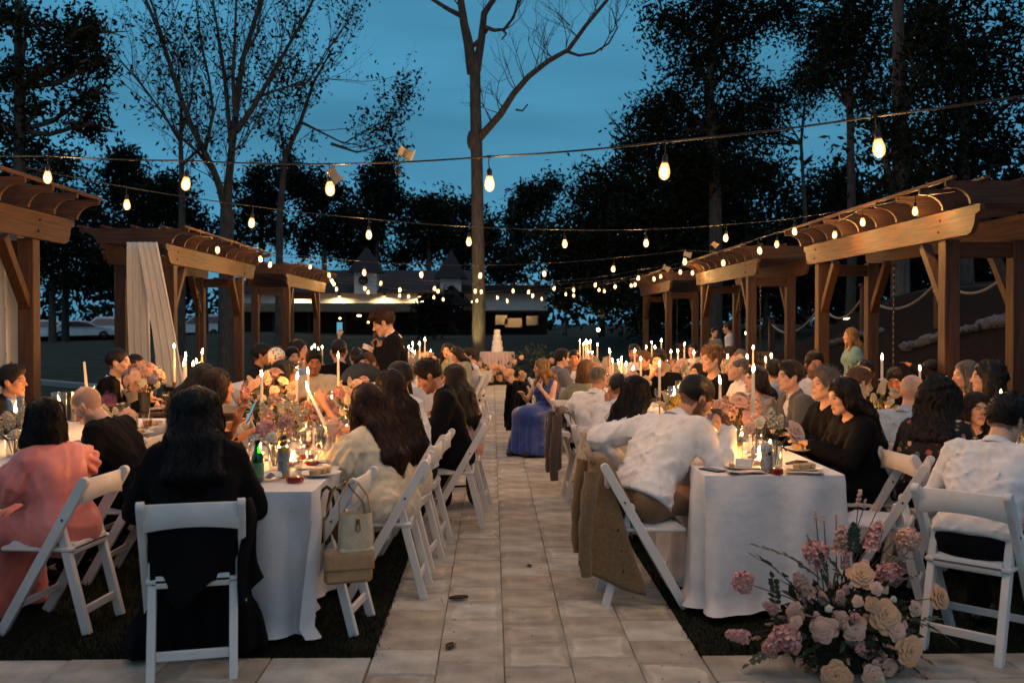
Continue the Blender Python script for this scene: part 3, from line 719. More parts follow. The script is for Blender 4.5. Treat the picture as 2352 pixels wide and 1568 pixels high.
leafy_tree(2230, 26, [(2200, 60, 80, 80, 1.2), (2260, 150, 90, 90, 1.3), (2180, 200, 70, 80, 1), (2310, 60, 70, 80, 1), (2240, 280, 90, 70, 1.2), (2170, 330, 70, 60, .9), (2300, 330, 70, 50, .9), (2340, 220, 50, 60, .6), (2230, 390, 90, 40, .8), (2120, 400, 50, 40, .5), (2360, 420, 60, 60, .5)],
           'dense dark tree filling the upper right corner', .10, 13, 800, 75, [(2215, 500), (2215, 300), (2212, 100)], .2, .33)
leafy_tree(1850, 46, [(1850, 470, 70, 60, 1), (1930, 440, 60, 60, .9), (1900, 540, 110, 80, 1.4), (1990, 520, 90, 80, 1.1), (1810, 560, 80, 80, 1)],
           'low dark tree between the right trunks above the pergola roof', .15, 16, 700, 76, None, .22, .5)
leafy_tree(2150, 34, [(2150, 560, 130, 90, 1), (2290, 620, 110, 60, 1), (2040, 600, 100, 90, 1), (2330, 540, 60, 50, .5), (2200, 480, 120, 60, .8)],
           'dark undergrowth tree behind the rope fence on the right bank', .12, 14, 1000, 77, None, .2, .45)
leafy_tree(1760, 40, [(1760, 660, 120, 70, 1), (1900, 660, 110, 70, 1), (1620, 680, 110, 60, 1), (1480, 700, 90, 50, .8)],
           'low dark trees edge behind the middle right pergola', .15, 14, 800, 78, None, .2, .5)
leafy_tree(997, 47, [(997, 705, 34, 28, 1), (975, 725, 26, 26, .7), (1020, 728, 28, 26, .7), (1000, 745, 36, 18, .6)],
           'small round dark tree in front of the building under the gable', .13, 9, 330, 79, [(1000, 750)], .10, .22)
# lower woods that close the view to the horizon
cen = []
r_ = np.random.default_rng(5)
for _ in range(2600):
    a = r_.uniform(-150, 150); cen.append((a, r_.uniform(84, 96), r_.uniform(0, 5 + 1.5 * math.sin(a * .13) + 1 * math.sin(a * .37))))
for _ in range(2600):
    sd_ = r_.choice((-1, 1)); y_ = r_.uniform(-20, 90); x_ = sd_ * r_.uniform(60, 72) if sd_ < 0 else r_.uniform(24, 34); cen.append((x_, y_, hgt(x_, y_) + r_.uniform(0, 9 + 3 * math.sin(y_ * .2) + 2 * math.sin(y_ * .53))))
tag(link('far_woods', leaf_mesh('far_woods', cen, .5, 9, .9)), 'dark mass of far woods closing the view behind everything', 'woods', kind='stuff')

# ------------------------------------------------------------------ building
BWHITE = mat('white_siding', C('#c9c8c2'), .7, .06, 6, .1, 40)
BROOF = mat('grey_shingle', C('#26272b'), .85, .2, 10, .4, 60)
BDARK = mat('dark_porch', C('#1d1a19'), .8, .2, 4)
BTRIM = mat('bronze_fascia', C('#75664f'), .5, .12, 5)
BWIN = mat('window_pane', C('#5d7480'), .1, .1, 3, spec=.9)
LAMP = emat('lamp_face', (1.0, .60, .24), 14)
def building():
    Y = 56.0; k = Y / FPX; zt = lambda v: at(1130, v, Y).z; X = lambda u: at(u, 745, Y).x; gz = .95
    r = root('event_building', 'low white building with two roof towers and downlights along its front', 'building', (X(920), Y, gz)); O = Vector(r.location)
    def bx(name, m, u0, u1, v0, v1, y0, y1, par=r, bev=.02):
        g = MB(); g.box(Vector(((X(u0) + X(u1)) / 2, Y + (y0 + y1) / 2, (zt(v0) + zt(v1)) / 2)) - O, (X(u1) - X(u0), y1 - y0, zt(v0) - zt(v1)), None, bev); return g.obj(name, m, par)
    w = bx('front_wall', BWHITE, 560, 985, 670, 702, 0, .4)
    bx('fascia', BTRIM, 555, 985, 697.5, 716, -1.6, -.05)
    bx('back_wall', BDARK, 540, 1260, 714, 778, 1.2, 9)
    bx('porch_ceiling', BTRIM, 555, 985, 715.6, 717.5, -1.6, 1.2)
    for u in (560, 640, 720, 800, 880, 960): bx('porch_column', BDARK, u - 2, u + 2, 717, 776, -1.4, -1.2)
    # main roof
    g = MB(); z0, z1 = zt(672), zt(612)
    pr = [(-.5, z0), (4.0, z1), (8.6, z0), (8.6, z0 - .12), (-.5, z0 - .04)]
    g.prism([(Y + a - O.y, b - O.z) for a, b in pr][::-1], 'x', X(545) - O.x, X(1110) - O.x); g.obj('roof', BROOF, r)
    def tower(u0, u1, v0, v1, vp, y0, rw):
        t = bx('tower', BWHITE, u0, u1, v0, v1, y0, y0 + (X(u1) - X(u0)))
        cx, w2, cy = (X(u0) + X(u1)) / 2 - O.x, (X(u1) - X(u0)) / 2 + .35, y0 + (X(u1) - X(u0)) / 2
        g = MB(); z = zt(v0) - O.z + .01
        g.add([(cx - w2, cy - w2, z), (cx + w2, cy - w2, z), (cx + w2, cy + w2, z), (cx - w2, cy + w2, z), (cx, cy, zt(vp) - O.z)], [(0, 1, 4), (1, 2, 4), (2, 3, 4), (3, 0, 4), (3, 2, 1, 0)])
        g.obj('tower_roof', BROOF, t); return t
    t = tower(817, 868, 626, 676, 566, -.6, 1)
    g = MB(); cx = X(838); R = Euler((PI / 2, 0, 0)).to_matrix(); g.lathe([(.0, -.02), (.27, -.02), (.27, .05), (.24, .05)], 24, Vector((cx, Y - .63, zt(645))) - O, R); g.obj('round_window', BDARK, t)
    tower(1012, 1060, 640, 672, 572, -.4, 1)
    # gabled entry
    g = MB(); gx0, gx1, gm = X(990) - O.x, X(1092) - O.x, X(1043) - O.x
    zb, za = zt(703) - O.z, zt(658) - O.z
    g.add([(gx0, -2.2, zb), (gm, -2.2, za), (gx1, -2.2, zb), (gx0, 3, zb), (gm, 3, za), (gx1, 3, zb)], [(0, 1, 4, 3), (1, 2, 5, 4), (0, 3, 5, 2)]); g.add([(gx0 + .2, -2.1, zb - .02), (gm, -2.1, za - .15), (gx1 - .2, -2.1, zb - .02)], [(0, 2, 1)])
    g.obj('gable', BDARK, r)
    bx('side_wall', BWHITE, 1066, 1258, 672, 714, .2, .5)
    bx('side_roof', BROOF, 1060, 1265, 655, 673, -.3, 6)
    bx('side_fascia', BDARK, 1060, 1265, 713, 719, -.6, .15)
    for (u0, u1, v0, v1) in ((858, 901, 794 - 40, 804 - 40), (1138, 1166, 723, 746), (1210, 1238, 725, 747), (1160, 1200, 730, 752)):
        f = bx('window', BDARK, u0 - 1.5, u1 + 1.5, v0 - 1.5, v1 + 1.5, 1.05, 1.19); bx('pane', BWIN, u0, u1, v0, v1, 1.0, 1.045, f, .005)
    # downlights that wash the front wall, warm lights on the porch
    for u in (692, 782, 885, 965):
        t = root('wall_light', {692: 'wall downlight on the building behind the far left pergola', 782: 'wall downlight on the building left of its round window', 885: 'wall downlight on the building right of its round window', 965: 'wall downlight on the building nearest the gable'}[u], 'wall light', (X(u), Y - .42, zt(681)), 0, 'downlights on the building front')
        g = MB(); g.lathe([(.085, .03), (.085, .0), (.10, 0), (.10, .12), (.04, .16)], 12); g.tube([(0, 0, .1), (0, .41, .14)], .02, 6); g.obj('shade', BDARK, t, 60)
        g = MB(); g.lathe([(.0, .02), (.085, .02)], 12); g.obj('lamp_face', emat('downlight_face', (1, .66, .30), 4200), t)
    for u, v in ((825, 725), (781, 731), (846, 740), (1085, 693)):
        t = root('porch_light', 'small warm light %s' % {825: 'glowing in the porch left of the speaker', 781: 'dim in the porch above the raised phone', 846: 'low in the porch beside the speaker', 1085: 'under the gable beside the middle trunk'}[u], 'porch light', at(u, v, Y - .9), 0)
        g = MB(); g.ell((0, 0, 0), (.13 if u == 825 else .06, .04, .045), 8, 5); g.obj('lamp_face', LAMP, t); g = MB(); g.box((0, .03, .09), (.3, .1, .04), None, .01); g.obj('canopy', BDARK, t)
building()
# ------------------------------------------------------------------ parked cars
CARW = mat('white_car_paint', C('#e2e8ea'), .25, .03, 3, spec=.6)
CARG = mat('car_glass', C('#10171c'), .08, .05, 3, spec=.9)
TYRE = mat('tyre', C('#141414'), .8, .1, 30)
RIM = mat('wheel_rim', C('#8a8d90'), .3, .1, 10, metal=.8)
CAR_D = mat('dark_car_paint', C('#39434a'), .25, .03, 3, spec=.6)
def make_car(suv, paint):
    r = root('parked_car', '', 'car', (0, 0, 0)); h = 1.74 if suv else 1.45; n = 16
    if suv: lo = [(-2.3, .45), (-2.28, .95), (-2.15, 1.12), (-2.0, h - .1), (-1.5, h), (.2, h), (.9, 1.14), (1.9, .98), (2.25, .8), (2.3, .45)]
    else: lo = [(-2.3, .5), (-2.28, .9), (-1.75, 1.02), (-1.1, h - .05), (-.4, h), (.3, h - .08), (1.05, 1.0), (1.95, .86), (2.28, .68), (2.3, .42)]
    g = MB(); sec = []
    bot = [(2.25, .25), (1.75, .25), (-1.75, .25), (-2.25, .28)]
    poly = lo + bot; m = len(poly)
    # body lofted across the width with tumblehome
    for i, t in enumerate((-1, -.93, 0, .93, 1)):
        for (x, z) in poly:
            wz = .90 if z < 1.0 else .90 - (z - 1.0) * .42
            inset = .05 if abs(t) == 1 else 0
            g.v.append((x * (1 - inset * .3), t * wz, z - (inset * .6 if z > 1.0 else 0)))
    for i in range(4):
        for j in range(m): g.f.append((i * m + j, i * m + (j + 1) % m, (i + 1) * m + (j + 1) % m, (i + 1) * m + j)); g.m.append(0)
    g.f.append(tuple(range(m))); g.f.append(tuple(4 * m + j for j in range(m - 1, -1, -1))); g.m += [0, 0]
    g.obj('body', paint, r, 35)
    for s in (-1, 1):
        g = MB()
        if suv: pts = [(-1.9, 1.1), (-1.8, h - .18), (.15, h - .16), (.75, 1.14), (.7, 1.08)]
        else: pts = [(-1.5, 1.02), (-1.05, h - .14), (-.3, h - .1), (.25, h - .16), (.9, 1.01)]
        q = [(x, s * (.915 - max(0, z - 1.0) * .42), z) for x, z in pts]; g.add(q + [(x, y - s * .02, z) for x, y, z in q], [tuple(range(len(q)) if s < 0 else range(len(q) - 1, -1, -1))]); g.obj('side_window', CARG, r)
        for x in (-1.4, 1.4):
            g = MB(); R = Euler((PI / 2, 0, 0)).to_matrix(); g.lathe([(.2, -.1), (.33, -.1), (.34, -.06), (.34, .06), (.33, .1), (.2, .1)], 20, (x, s * .8, .33), R); w = g.obj('wheel', TYRE, r, 50)
            g = MB(); g.lathe([(.0, -.09), (.06, -.1), (.2, -.08), (.21, .08)], 12, (x, s * .83, .33), Euler((s * PI / 2, 0, 0)).to_matrix()); g.obj('rim', RIM, w, 50)
    g = MB(); zf = 1.02; g.add([(.98, -.72, zf + .02), (.98, .72, zf + .02), (.34, .6, h - .1), (.34, -.6, h - .1)], [(0, 1, 2, 3)])
    g.v = [(x + .03, y, z + .02) for x, y, z in g.v]; g.obj('windscreen', CARG, r)
    for s in (-1, 1): g = MB(); g.box((2.24, s * .68, .72), (.09, .3, .13), None, .03); g.obj('headlight', RIM, r)
    return r
c1 = make_car(False, CARW); c2 = make_car(True, CARW); c3 = make_car(True, CAR_D)
cars = [(c1, 190, 72, 20, 'white saloon car at the front of the parking row left of the drapes'), (None, 125, 73, 15, 'white saloon car half hidden by the near left pergola post'),
        (c2, 228, 80, 200, 'pale tall car behind the white saloon beside the drape'), (None, 462, 74, 170, 'pale car seen between posts of the second left pergola'),
        (None, 618, 70, 10, 'white car seen behind the man in the dark suit on the left'), (c3, 540, 78, 190, 'dark grey car parked behind the forked trunk')]
for src, u, Y, rz, lab in cars:
    p = at(u, 745, Y); loc = (p.x, Y, hgt(p.x, Y) - .03)
    if src is None: src = c1 if u != 462 else c2; o = copy_tree(src, loc, rad(rz), lab)
    else: o = src; o.location = loc; o.rotation_euler = (0, 0, rad(rz)); o['label'] = lab
    o['group'] = 'cars parked in the lot on the left'
KERB = mat('pale_kerb', C('#8a8f8d'), .8, .1, 8)
ASPH = mat('asphalt', C('#3d3f42'), .9, .2, 40, .3, 200)
p0, p1 = on_z(100, 884), on_z(305, 903)
g = MB(); d = (p1 - p0); q0, q1 = p0 - d * 3, p1 + d * .2
g.bar(q0 + Vector((0, 0, .06)), q1 + Vector((0, 0, .06)), .16, .16, (0, 1, 0), .02); tag(g.obj('kerb', KERB), kind='structure')
g = MB(); a0, a1 = at(-300, 745, 66), at(680, 745, 66); g.add([(a0.x, 66, .0), (a1.x, 66, .0), (a1.x + 2, 95, .0), (a0.x - 20, 95, .0)], [(0, 1, 2, 3)])
g.v = [(x, y, hgt(x, y) + .02) for x, y, z in g.v]; tag(g.obj('parking_lot', ASPH), kind='structure')
# ------------------------------------------------------------------ rocks, rope fence, path lights on the right bank
ROCK = mat('pale_rock', C('#5f666c'), .9, .25, 5, .6, 20)
def rock_mesh(seed):
    r = random.Random(seed); g = MB(); g.ell((0, 0, 0), (1, .8, .6), 9, 6)
    g.v = [tuple(c * (1 + .22 * math.sin(7 * p[0] + seed) * math.sin(5 * p[1] + 2 * seed) + r.uniform(-.08, .08)) for c in p) for p in g.v]
    return g.mesh('boulder', ROCK, 25)
RM = [rock_mesh(i) for i in range(5)]
rk = [(2085 + i * 13, 772 - i * 1.15 + random.uniform(-5, 5), 15.5 - i * .11, random.uniform(.08, .15)) for i in range(24)] + [(1910 + i * 11, 838 + random.uniform(-3, 3), 19 - i * .15, random.uniform(.07, .12)) for i in range(11)]
for i, (u, v, Y, s) in enumerate(rk):
    p = at(u, v, Y); o = link('boulder', random.choice(RM), None, (p.x, Y, hgt(p.x, Y) + s * .25)); o.scale = (s * 1.3, s * 1.1, s); o.rotation_euler = (random.uniform(-.3, .3), random.uniform(-.3, .3), random.uniform(0, 6))
    tag(o, ('boulder %s from the left in the pale edging of the mulch bank' if i < 24 else 'boulder %s from the left at the foot of the bank beyond the girl') % NUMW[i if i < 24 else i - 24], 'boulder', 'boulders along the upper bank' if i < 24 else 'boulders at the foot of the bank')
ROPE = mat('pale_rope', C('#8d8a80'), .9, .2, 40)
fp = [(2480, 13.2), (2347, 13.8), (2157, 15.6), (1985, 18.2), (1886, 20.5), (1772, 23.5)]
F = root('rope_fence', 'rope and post fence running up the bank on the right', 'fence', (6, 16, 0)); O = Vector(F.location); tops = []
for u, Y in fp:
    x = at(u, 745, Y).x; z = hgt(x, Y); g = MB(); g.box(Vector((x, Y, z + .38)) - O, (.13, .13, .92), None, .01); po = g.obj('post', WOOD_Z, F); tops.append(Vector((x, Y, z + .72)) - O)
    g = MB(); g.box(Vector((x, Y, z + .87)) - O, (.17, .17, .05), None, .01); g.obj('post_cap', RUB, po)
for a, b in zip(tops, tops[1:]):
    g = MB(); g.tube([a.lerp(b, t / 12) + Vector((0, 0, -.38 * 4 * (t / 12) * (1 - t / 12))) for t in range(13)], .022, 6); g.obj('rope', ROPE, F, smooth=True)
PL = emat('path_lamp', (1, .86, .6), 28); PLW = emat('post_lamp', (1, .72, .35), 5)
for u, v, Y, lab, w in ((1716, 765, 24, 'round path light glowing behind the middle right pergola', .05), (1617, 803, 25, 'low path light behind the right pergola posts', .05), (1374, 757, 32, 'path light near the pale trunk beyond the tables', .055), (1070, 855, 26, 'path light in the lawn left of the cake table', .05), (2127, 798, 16, 'tiny bluish light beside the walking girl', .02), (2124, 820, 16, 'lower tiny bluish light beside the walking girl', .02)):
    p = at(u, v, Y); gz = hgt(p.x, Y); r = root('path_light', lab, 'path light', (p.x, Y, min(gz, p.z - .1)), 0, 'small garden lights'); h = p.z - r.location.z
    g = MB(); g.tube([(0, 0, 0), (0, 0, h - .03)], .012, 6); g.obj('stake', RUB, r); g = MB(); g.ell((0, 0, h), (w, w, w), 8, 6); g.obj('lamp_globe', PL, r, smooth=True)
    g = MB(); g.lathe([(w * 1.3, h + w * .95), (w * .6, h + w * 1.5), (.005, h + w * 1.7)], 10); g.obj('lamp_cap', RUB, r)
for u, v, Y, lab in ((2155, 665, 15.6, 'warm cap light above the rope fence post by the near right pergola'), (2127, 726, 19, 'warm cap light lower on the bank behind the near right pergola'), (1945, 730, 21, 'dim cap light beyond the walking girl'), (2347, 627, 13.6, 'warm cap light at the right photo edge')):
    p = at(u, v, Y); gz = hgt(p.x, Y); r = root('bank_light', lab, 'garden light', (p.x, Y, gz - .02), 0, 'cap lights on the bank'); h = p.z - gz
    if h > .95 and u in (2155, 2347): r.location.z = gz + .84; h -= .86
    g = MB(); g.lathe([(.02, 0), (.02, h - .03), (.075, h - .025), (.075, h - .012)], 10); g.lathe([(.09, h + .022), (.06, h + .05), (.005, h + .06)], 10); g.obj('housing', RUB, r); g = MB(); g.lathe([(.068, h - .012), (.068, h + .022)], 12); g.obj('lamp_ring', PLW, r)
# small uplit tree far right of the aisle
leafy_tree(1381, 48, [(1381, 640, 30, 30, 1), (1365, 680, 18, 16, .4)], 'small pale-barked tree lit from below beyond the tables', .13, 7, 150, 90, [(1383, 720), (1376, 690), (1383, 660)], .2, .25)
leafy_tree(1300, 52, [(1298, 680, 26, 16, 1), (1290, 695, 30, 12, .8)], 'flowering bush lit warm beside the end of the building', .12, 8, 150, 91, [(1298, 712)], .08, .2)
def uplight(lab, p, aim, power, col):
    r = root('uplight', lab, 'uplight', p); d = (Vector(aim) - Vector(p)); q = d.to_track_quat('Z', 'Y').to_matrix()
    g = MB(); g.lathe([(.03, -.12), (.05, -.1), (.06, .0), (.055, .0)], 12, (0, 0, .1), q); g.tube([(0, 0, -.1), (0, 0, .02)], .012, 6); g.obj('housing', RUB, r, 50)
    g = MB(); g.lathe([(.0, -.01), (.054, -.01)], 12, (0, 0, .1), q); g.obj('lens', emat('uplight_lens', col, 6), r)
    l = bpy.data.lights.new('lamp', 'SPOT'); l.energy = power; l.color = col; l.spot_size = rad(50); l.spot_blend = .7; l.shadow_soft_size = .04
    o = bpy.data.objects.new('lamp', l); COL.objects.link(o); o.parent = r; o.location = d.normalized() * .04 + Vector((0, 0, .1)); o.rotation_euler = d.to_track_quat('-Z', 'Y').to_euler()
b = base_of(1099, 28.5); uplight('small uplight at the foot of the middle trunk', (b.x - .35, 27.5, hgt(b.x, 27.5) + .02), (b.x, 28.4, 2.4), 420, (1, .86, .30))
b = base_of(1381, 48); uplight('small uplight below the pale tree beyond the tables', (b.x - .2, 46.8, hgt(b.x, 46.8) + .02), (b.x, 48, 3), 240, (1, .85, .5))
b = base_of(1298, 52); uplight('small uplight under the flowering bush', (b.x - .2, 50.5, hgt(b.x, 50.5) + .02), (b.x, 52, 3.3), 120, (1, .75, .4))
# ------------------------------------------------------------------ smooth-union distance fields -> one continuous mesh
def V3(*a): return np.array(a, float)
def nrm(a): a = np.asarray(a, float); return a / (np.linalg.norm(a) + 1e-12)
class Field:
    def __init__(s): s.p = []; s.cuts = []; s.disp = None
    def cone(s, a, b, ra, rb, k=.03, op=1): s.p.append((0, np.asarray(a, float), np.asarray(b, float), ra, rb, k, op)); return s
    def chain(s, pts, rs, k=.03):
        for i in range(len(pts) - 1): s.cone(pts[i], pts[i + 1], rs[i], rs[i + 1], k)
        return s
    def ell(s, c, r, R=None, k=.03, op=1): s.p.append((1, np.asarray(c, float), np.asarray(r, float), np.eye(3) if R is None else np.asarray(R, float), 0, k, op)); return s
    def cut(s, p, n): s.cuts.append((np.asarray(p, float), nrm(n))); return s     # removes the side n points to
    @staticmethod
    def d(pr, X, Y, Z):
        if pr[0] == 0:
            _, a, b, ra, rb, k, op = pr; ab = b - a; L2 = ab @ ab + 1e-12
            px_, py, pz = X - a[0], Y - a[1], Z - a[2]
            t = np.clip((px_ * ab[0] + py * ab[1] + pz * ab[2]) / L2, 0, 1)
            return np.sqrt((px_ - t * ab[0]) ** 2 + (py - t * ab[1]) ** 2 + (pz - t * ab[2]) ** 2) - (ra + (rb - ra) * t)
        _, c, r, R, _, k, op = pr
        x, y, z = X - c[0], Y - c[1], Z - c[2]
        u = (R[0, 0] * x + R[1, 0] * y + R[2, 0] * z); v = (R[0, 1] * x + R[1, 1] * y + R[2, 1] * z); w = (R[0, 2] * x + R[1, 2] * y + R[2, 2] * z)
        k0 = np.sqrt((u / r[0]) ** 2 + (v / r[1]) ** 2 + (w / r[2]) ** 2) + 1e-9
        k1 = np.sqrt((u / r[0] ** 2) ** 2 + (v / r[1] ** 2) ** 2 + (w / r[2] ** 2) ** 2) + 1e-9
        return k0 * (k0 - 1) / k1
    def box_of(s, pr):
        if pr[0] == 0: r = max(pr[3], pr[4]); return np.minimum(pr[1], pr[2]) - r, np.maximum(pr[1], pr[2]) + r
        e = np.sqrt(((pr[3] * pr[2]) ** 2).sum(1)); return pr[1] - e, pr[1] + e
    def bounds(s):
        bs = [s.box_of(p) for p in s.p if p[6] > 0]; return np.min([b[0] for b in bs], 0), np.max([b[1] for b in bs], 0)
    def mix(s, f, dd, k, op):
        if op > 0: h = np.maximum(k - np.abs(f - dd), 0) / k; return np.minimum(f, dd) - h * h * k * .25
        dd = -dd; h = np.maximum(k - np.abs(f - dd), 0) / k; return np.maximum(f, dd) + h * h * k * .25
    def at(s, P):
        f = np.full(len(P), .3)
        for pr in s.p: f = s.mix(f, s.d(pr, P[:, 0], P[:, 1], P[:, 2]), pr[5], pr[6])
        for p, n in s.cuts: f = np.maximum(f, (P - p) @ n)
        return f
    def mesh(s, h, fine=()):
        lo, hi = s.bounds(); m = h * 2.2 + .012; lo = lo - m; hi = hi + m; ax = []
        for i in range(3):
            o = []; t = lo[i]
            while t < hi[i]:
                o.append(t); st = h
                for a, b, hf in fine:
                    if a[i] - h < t < b[i]: st = min(st, hf)
                t += st
            o.append(t); ax.append(np.array(o, np.float32))
        f = np.full([len(a) for a in ax], .3, np.float32)
        for pr in s.p:
            a, b = s.box_of(pr); mg = pr[5] + 2.5 * h + .02; sl = []
            for i in range(3): sl.append(slice(max(0, np.searchsorted(ax[i], a[i] - mg) - 1), np.searchsorted(ax[i], b[i] + mg) + 1))
            X, Y, Z = ax[0][sl[0]][:, None, None], ax[1][sl[1]][None, :, None], ax[2][sl[2]][None, None, :]
            sub = f[sl[0], sl[1], sl[2]]
            if sub.size: f[sl[0], sl[1], sl[2]] = s.mix(sub, s.d(pr, X, Y, Z), pr[5], pr[6])
        if s.disp is not None:
            ii = np.nonzero(np.abs(f) < max(.05, 2 * h)); P = np.column_stack([ax[0][ii[0]], ax[1][ii[1]], ax[2][ii[2]]])
            f[ii] += s.disp(P)
        for p, n in s.cuts:
            dd = (ax[0] - p[0])[:, None, None] * n[0] + (ax[1] - p[1])[None, :, None] * n[1] + (ax[2] - p[2])[None, None, :] * n[2]
            f = np.maximum(f, dd)
        return surfnet(f, ax)
def surfnet(f, ax):
    """naive surface nets on a rectilinear grid -> vertices, quads"""
    s = f < 0; sh = np.array(f.shape) - 1
    cnt = np.zeros(sh, np.int8)
    for i in (0, 1):
        for j in (0, 1):
            for k in (0, 1): cnt += s[i:i + sh[0], j:j + sh[1], k:k + sh[2]]
    act = np.nonzero((cnt > 0) & (cnt < 8)); n = len(act[0])
    if n == 0: return np.zeros((0, 3)), np.zeros((0, 4), int)
    idx = np.full(sh, -1, np.int32); idx[act] = np.arange(n)
    acc = np.zeros((n, 3)); w = np.zeros(n)
    cor = [(i, j, k) for i in (0, 1) for j in (0, 1) for k in (0, 1)]
    fv = {c: f[act[0] + c[0], act[1] + c[1], act[2] + c[2]] for c in cor}
    pos = {c: np.column_stack([ax[0][act[0] + c[0]], ax[1][act[1] + c[1]], ax[2][act[2] + c[2]]]) for c in cor}
    for a in cor:
        for d in range(3):
            if a[d] == 0:
                b = list(a); b[d] = 1; b = tuple(b); fa, fb = fv[a], fv[b]; m = (fa < 0) != (fb < 0)
                t = np.where(m, fa / np.where(m, fa - fb, 1), 0)[:, None]
                acc += np.where(m[:, None], pos[a] + (pos[b] - pos[a]) * t, 0); w += m
    V = acc / w[:, None]; Fs = []
    for d in range(3):
        e = [slice(None)] * 3; e[d] = slice(0, -1); e2 = [slice(None)] * 3; e2[d] = slice(1, None)
        cr = s[tuple(e)] != s[tuple(e2)]; q = np.nonzero(cr); q = np.array(q)
        o1, o2 = [(1, 2), (2, 0), (0, 1)][d]
        ok = (q[o1] > 0) & (q[o2] > 0) & (q[o1] < sh[o1]) & (q[o2] < sh[o2]) & (q[d] < sh[d]); q = q[:, ok]
        def cell(a, b):
            r = q.copy(); r[o1] -= a; r[o2] -= b; return idx[tuple(r)]
        quad = np.column_stack([cell(1, 1), cell(0, 1), cell(0, 0), cell(1, 0)])
        ins = s[tuple(q)]
        quad[~ins] = quad[~ins][:, ::-1]
        Fs.append(quad)
    F = np.vstack(Fs); F = F[(F >= 0).all(1)]
    return V, F
def folds(seed, amp, freq=44.0, n=5, zs=1.0):
    """cloth creases: sharp warped ridges that run mostly one way, in patches, over a slow swell"""
    r = np.random.default_rng(seed); base = nrm(np.array([r.normal(0, .5), r.normal(0, .5), 1.0]))
    ws = [nrm(base + r.normal(0, .45, 3)) * freq * r.uniform(.7, 1.7) for _ in range(n)]; ph = r.uniform(0, 6, (n, 2)); w2 = r.normal(0, 8, (n, 3)); w3 = r.normal(0, 7, (n, 3))
    def fn(P):
        o = np.zeros(len(P))
        for i in range(n):
            q = np.abs(np.sin(P @ ws[i] * .5 + ph[i, 0] + 2.2 * np.sin(P @ w2[i]))); m = np.clip(np.sin(P @ w3[i] + ph[i, 1]) * 1.2 + .1, 0, 1)
            o += (1 - q) ** 5 * m
        return -amp * 2.2 * o
    return fn
def Rx(a): c, s = math.cos(a), math.sin(a); return np.array([[1, 0, 0], [0, c, -s], [0, s, c]])
def Ry(a): c, s = math.cos(a), math.sin(a); return np.array([[c, 0, s], [0, 1, 0], [-s, 0, c]])
def Rz(a): c, s = math.cos(a), math.sin(a); return np.array([[c, -s, 0], [s, c, 0], [0, 0, 1]])
def ik(Sh, T, l1, l2, pole):
    d = T - Sh; L_ = min(np.linalg.norm(d), .985 * (l1 + l2)); dr = nrm(d); a = (l1 * l1 - l2 * l2 + L_ * L_) / (2 * L_); h = math.sqrt(max(0, l1 * l1 - a * a))
    pp = np.asarray(pole, float); pp = nrm(pp - dr * (pp @ dr)); return Sh + dr * a + pp * h, Sh + dr * L_

def thin_out(V, F, keep, h):
    """merge vertices outside the detailed regions on a coarse lattice; returns triangles"""
    n = len(V); lab = np.full(n, -1, np.int64); kk = np.nonzero(keep)[0]; lab[kk] = np.arange(len(kk)); rest = np.nonzero(~keep)[0]
    key = np.floor(V[rest] / h).astype(np.int64) + 500; key = (key[:, 0] * 2000 + key[:, 1]) * 2000 + key[:, 2]
    u, inv = np.unique(key, return_inverse=True); inv = inv.ravel(); lab[rest] = inv + len(kk)
    V2 = np.zeros((len(kk) + len(u), 3)); V2[:len(kk)] = V[kk]; cnt = np.bincount(inv, minlength=len(u))[:, None]
    for d in range(3): V2[len(kk):, d] = np.bincount(inv, V[rest][:, d], minlength=len(u)) / cnt[:, 0]
    T_ = np.vstack([F[:, [0, 1, 2]], F[:, [0, 2, 3]]]); T_ = lab[T_]; T_ = T_[(T_[:, 0] != T_[:, 1]) & (T_[:, 1] != T_[:, 2]) & (T_[:, 0] != T_[:, 2])]
    return V2, T_

# ------------------------------------------------------------------ people
SKIN = mat('skin', (1, 1, 1), .48, .05, 30, .06, 160, attr='Col', spec=.35, sss=.12)
def hair_mat(name, c):
    m = mat('hair_' + name, c, .42, .45, 16, .5, 60, stretch=(6, 6, .5), spec=.3); return m
HAIRM = {k: hair_mat(k, C(v)) for k, v in dict(black='#0c0908', brown='#24150d', dark='#150d09', auburn='#351b0f', blond='#9a7343', grey='#6d655c', sandy='#7a5a38', light='#6b4a2c').items()}
SKINC = dict(light=C('#d9a98a'), mid=C('#c08a68'), tan=C('#a87150'), dark=C('#70462f'))
CLM = {}
def cloth(name, c, rough=.85, var=.1, scale=20, bump=.15, bscale=350, col2=None, sheen=.2):
    if name not in CLM: dk = sum(C(c)) < .12; CLM[name] = mat('cloth_' + name, C(c), rough, var, scale, bump, bscale, col2=C(col2) if col2 else None, sheen=0 if dk else sheen, spec=.12 if dk else .25)
    return CLM[name]
for n_, c_ in dict(white='#e4e0dc', black='#0d0d10', navy='#1d2230', coral='#e0796f', cream='#dccdb0', olive='#767660', royal='#1f3f8f', grey='#55534f', beige='#c9bca6', khaki='#7a5f42', tan='#a08a63', lightblue='#9fb0c0', pink='#c99a95', charcoal='#1d1c1f', sage='#8b937c', teal='#7fa5a0', brown='#4a3427', jacketgrey='#6b6a6c', rose='#b58f88', mauve='#54393c').items(): cloth(n_, c_)
CLM['coral'] = mat('satin_coral', C('#e07a6e'), .38, .08, 12, .1, 200, spec=.5, sheen=.3); CLM['royal'] = mat('satin_royal', C('#143683'), .42, .1, 12, .1, 200, spec=.5, sheen=.3)
CLM['floral_dark'] = mat('cloth_floral_dark', C('#15131a'), .8, .1, 26, col2=C('#15131a'))
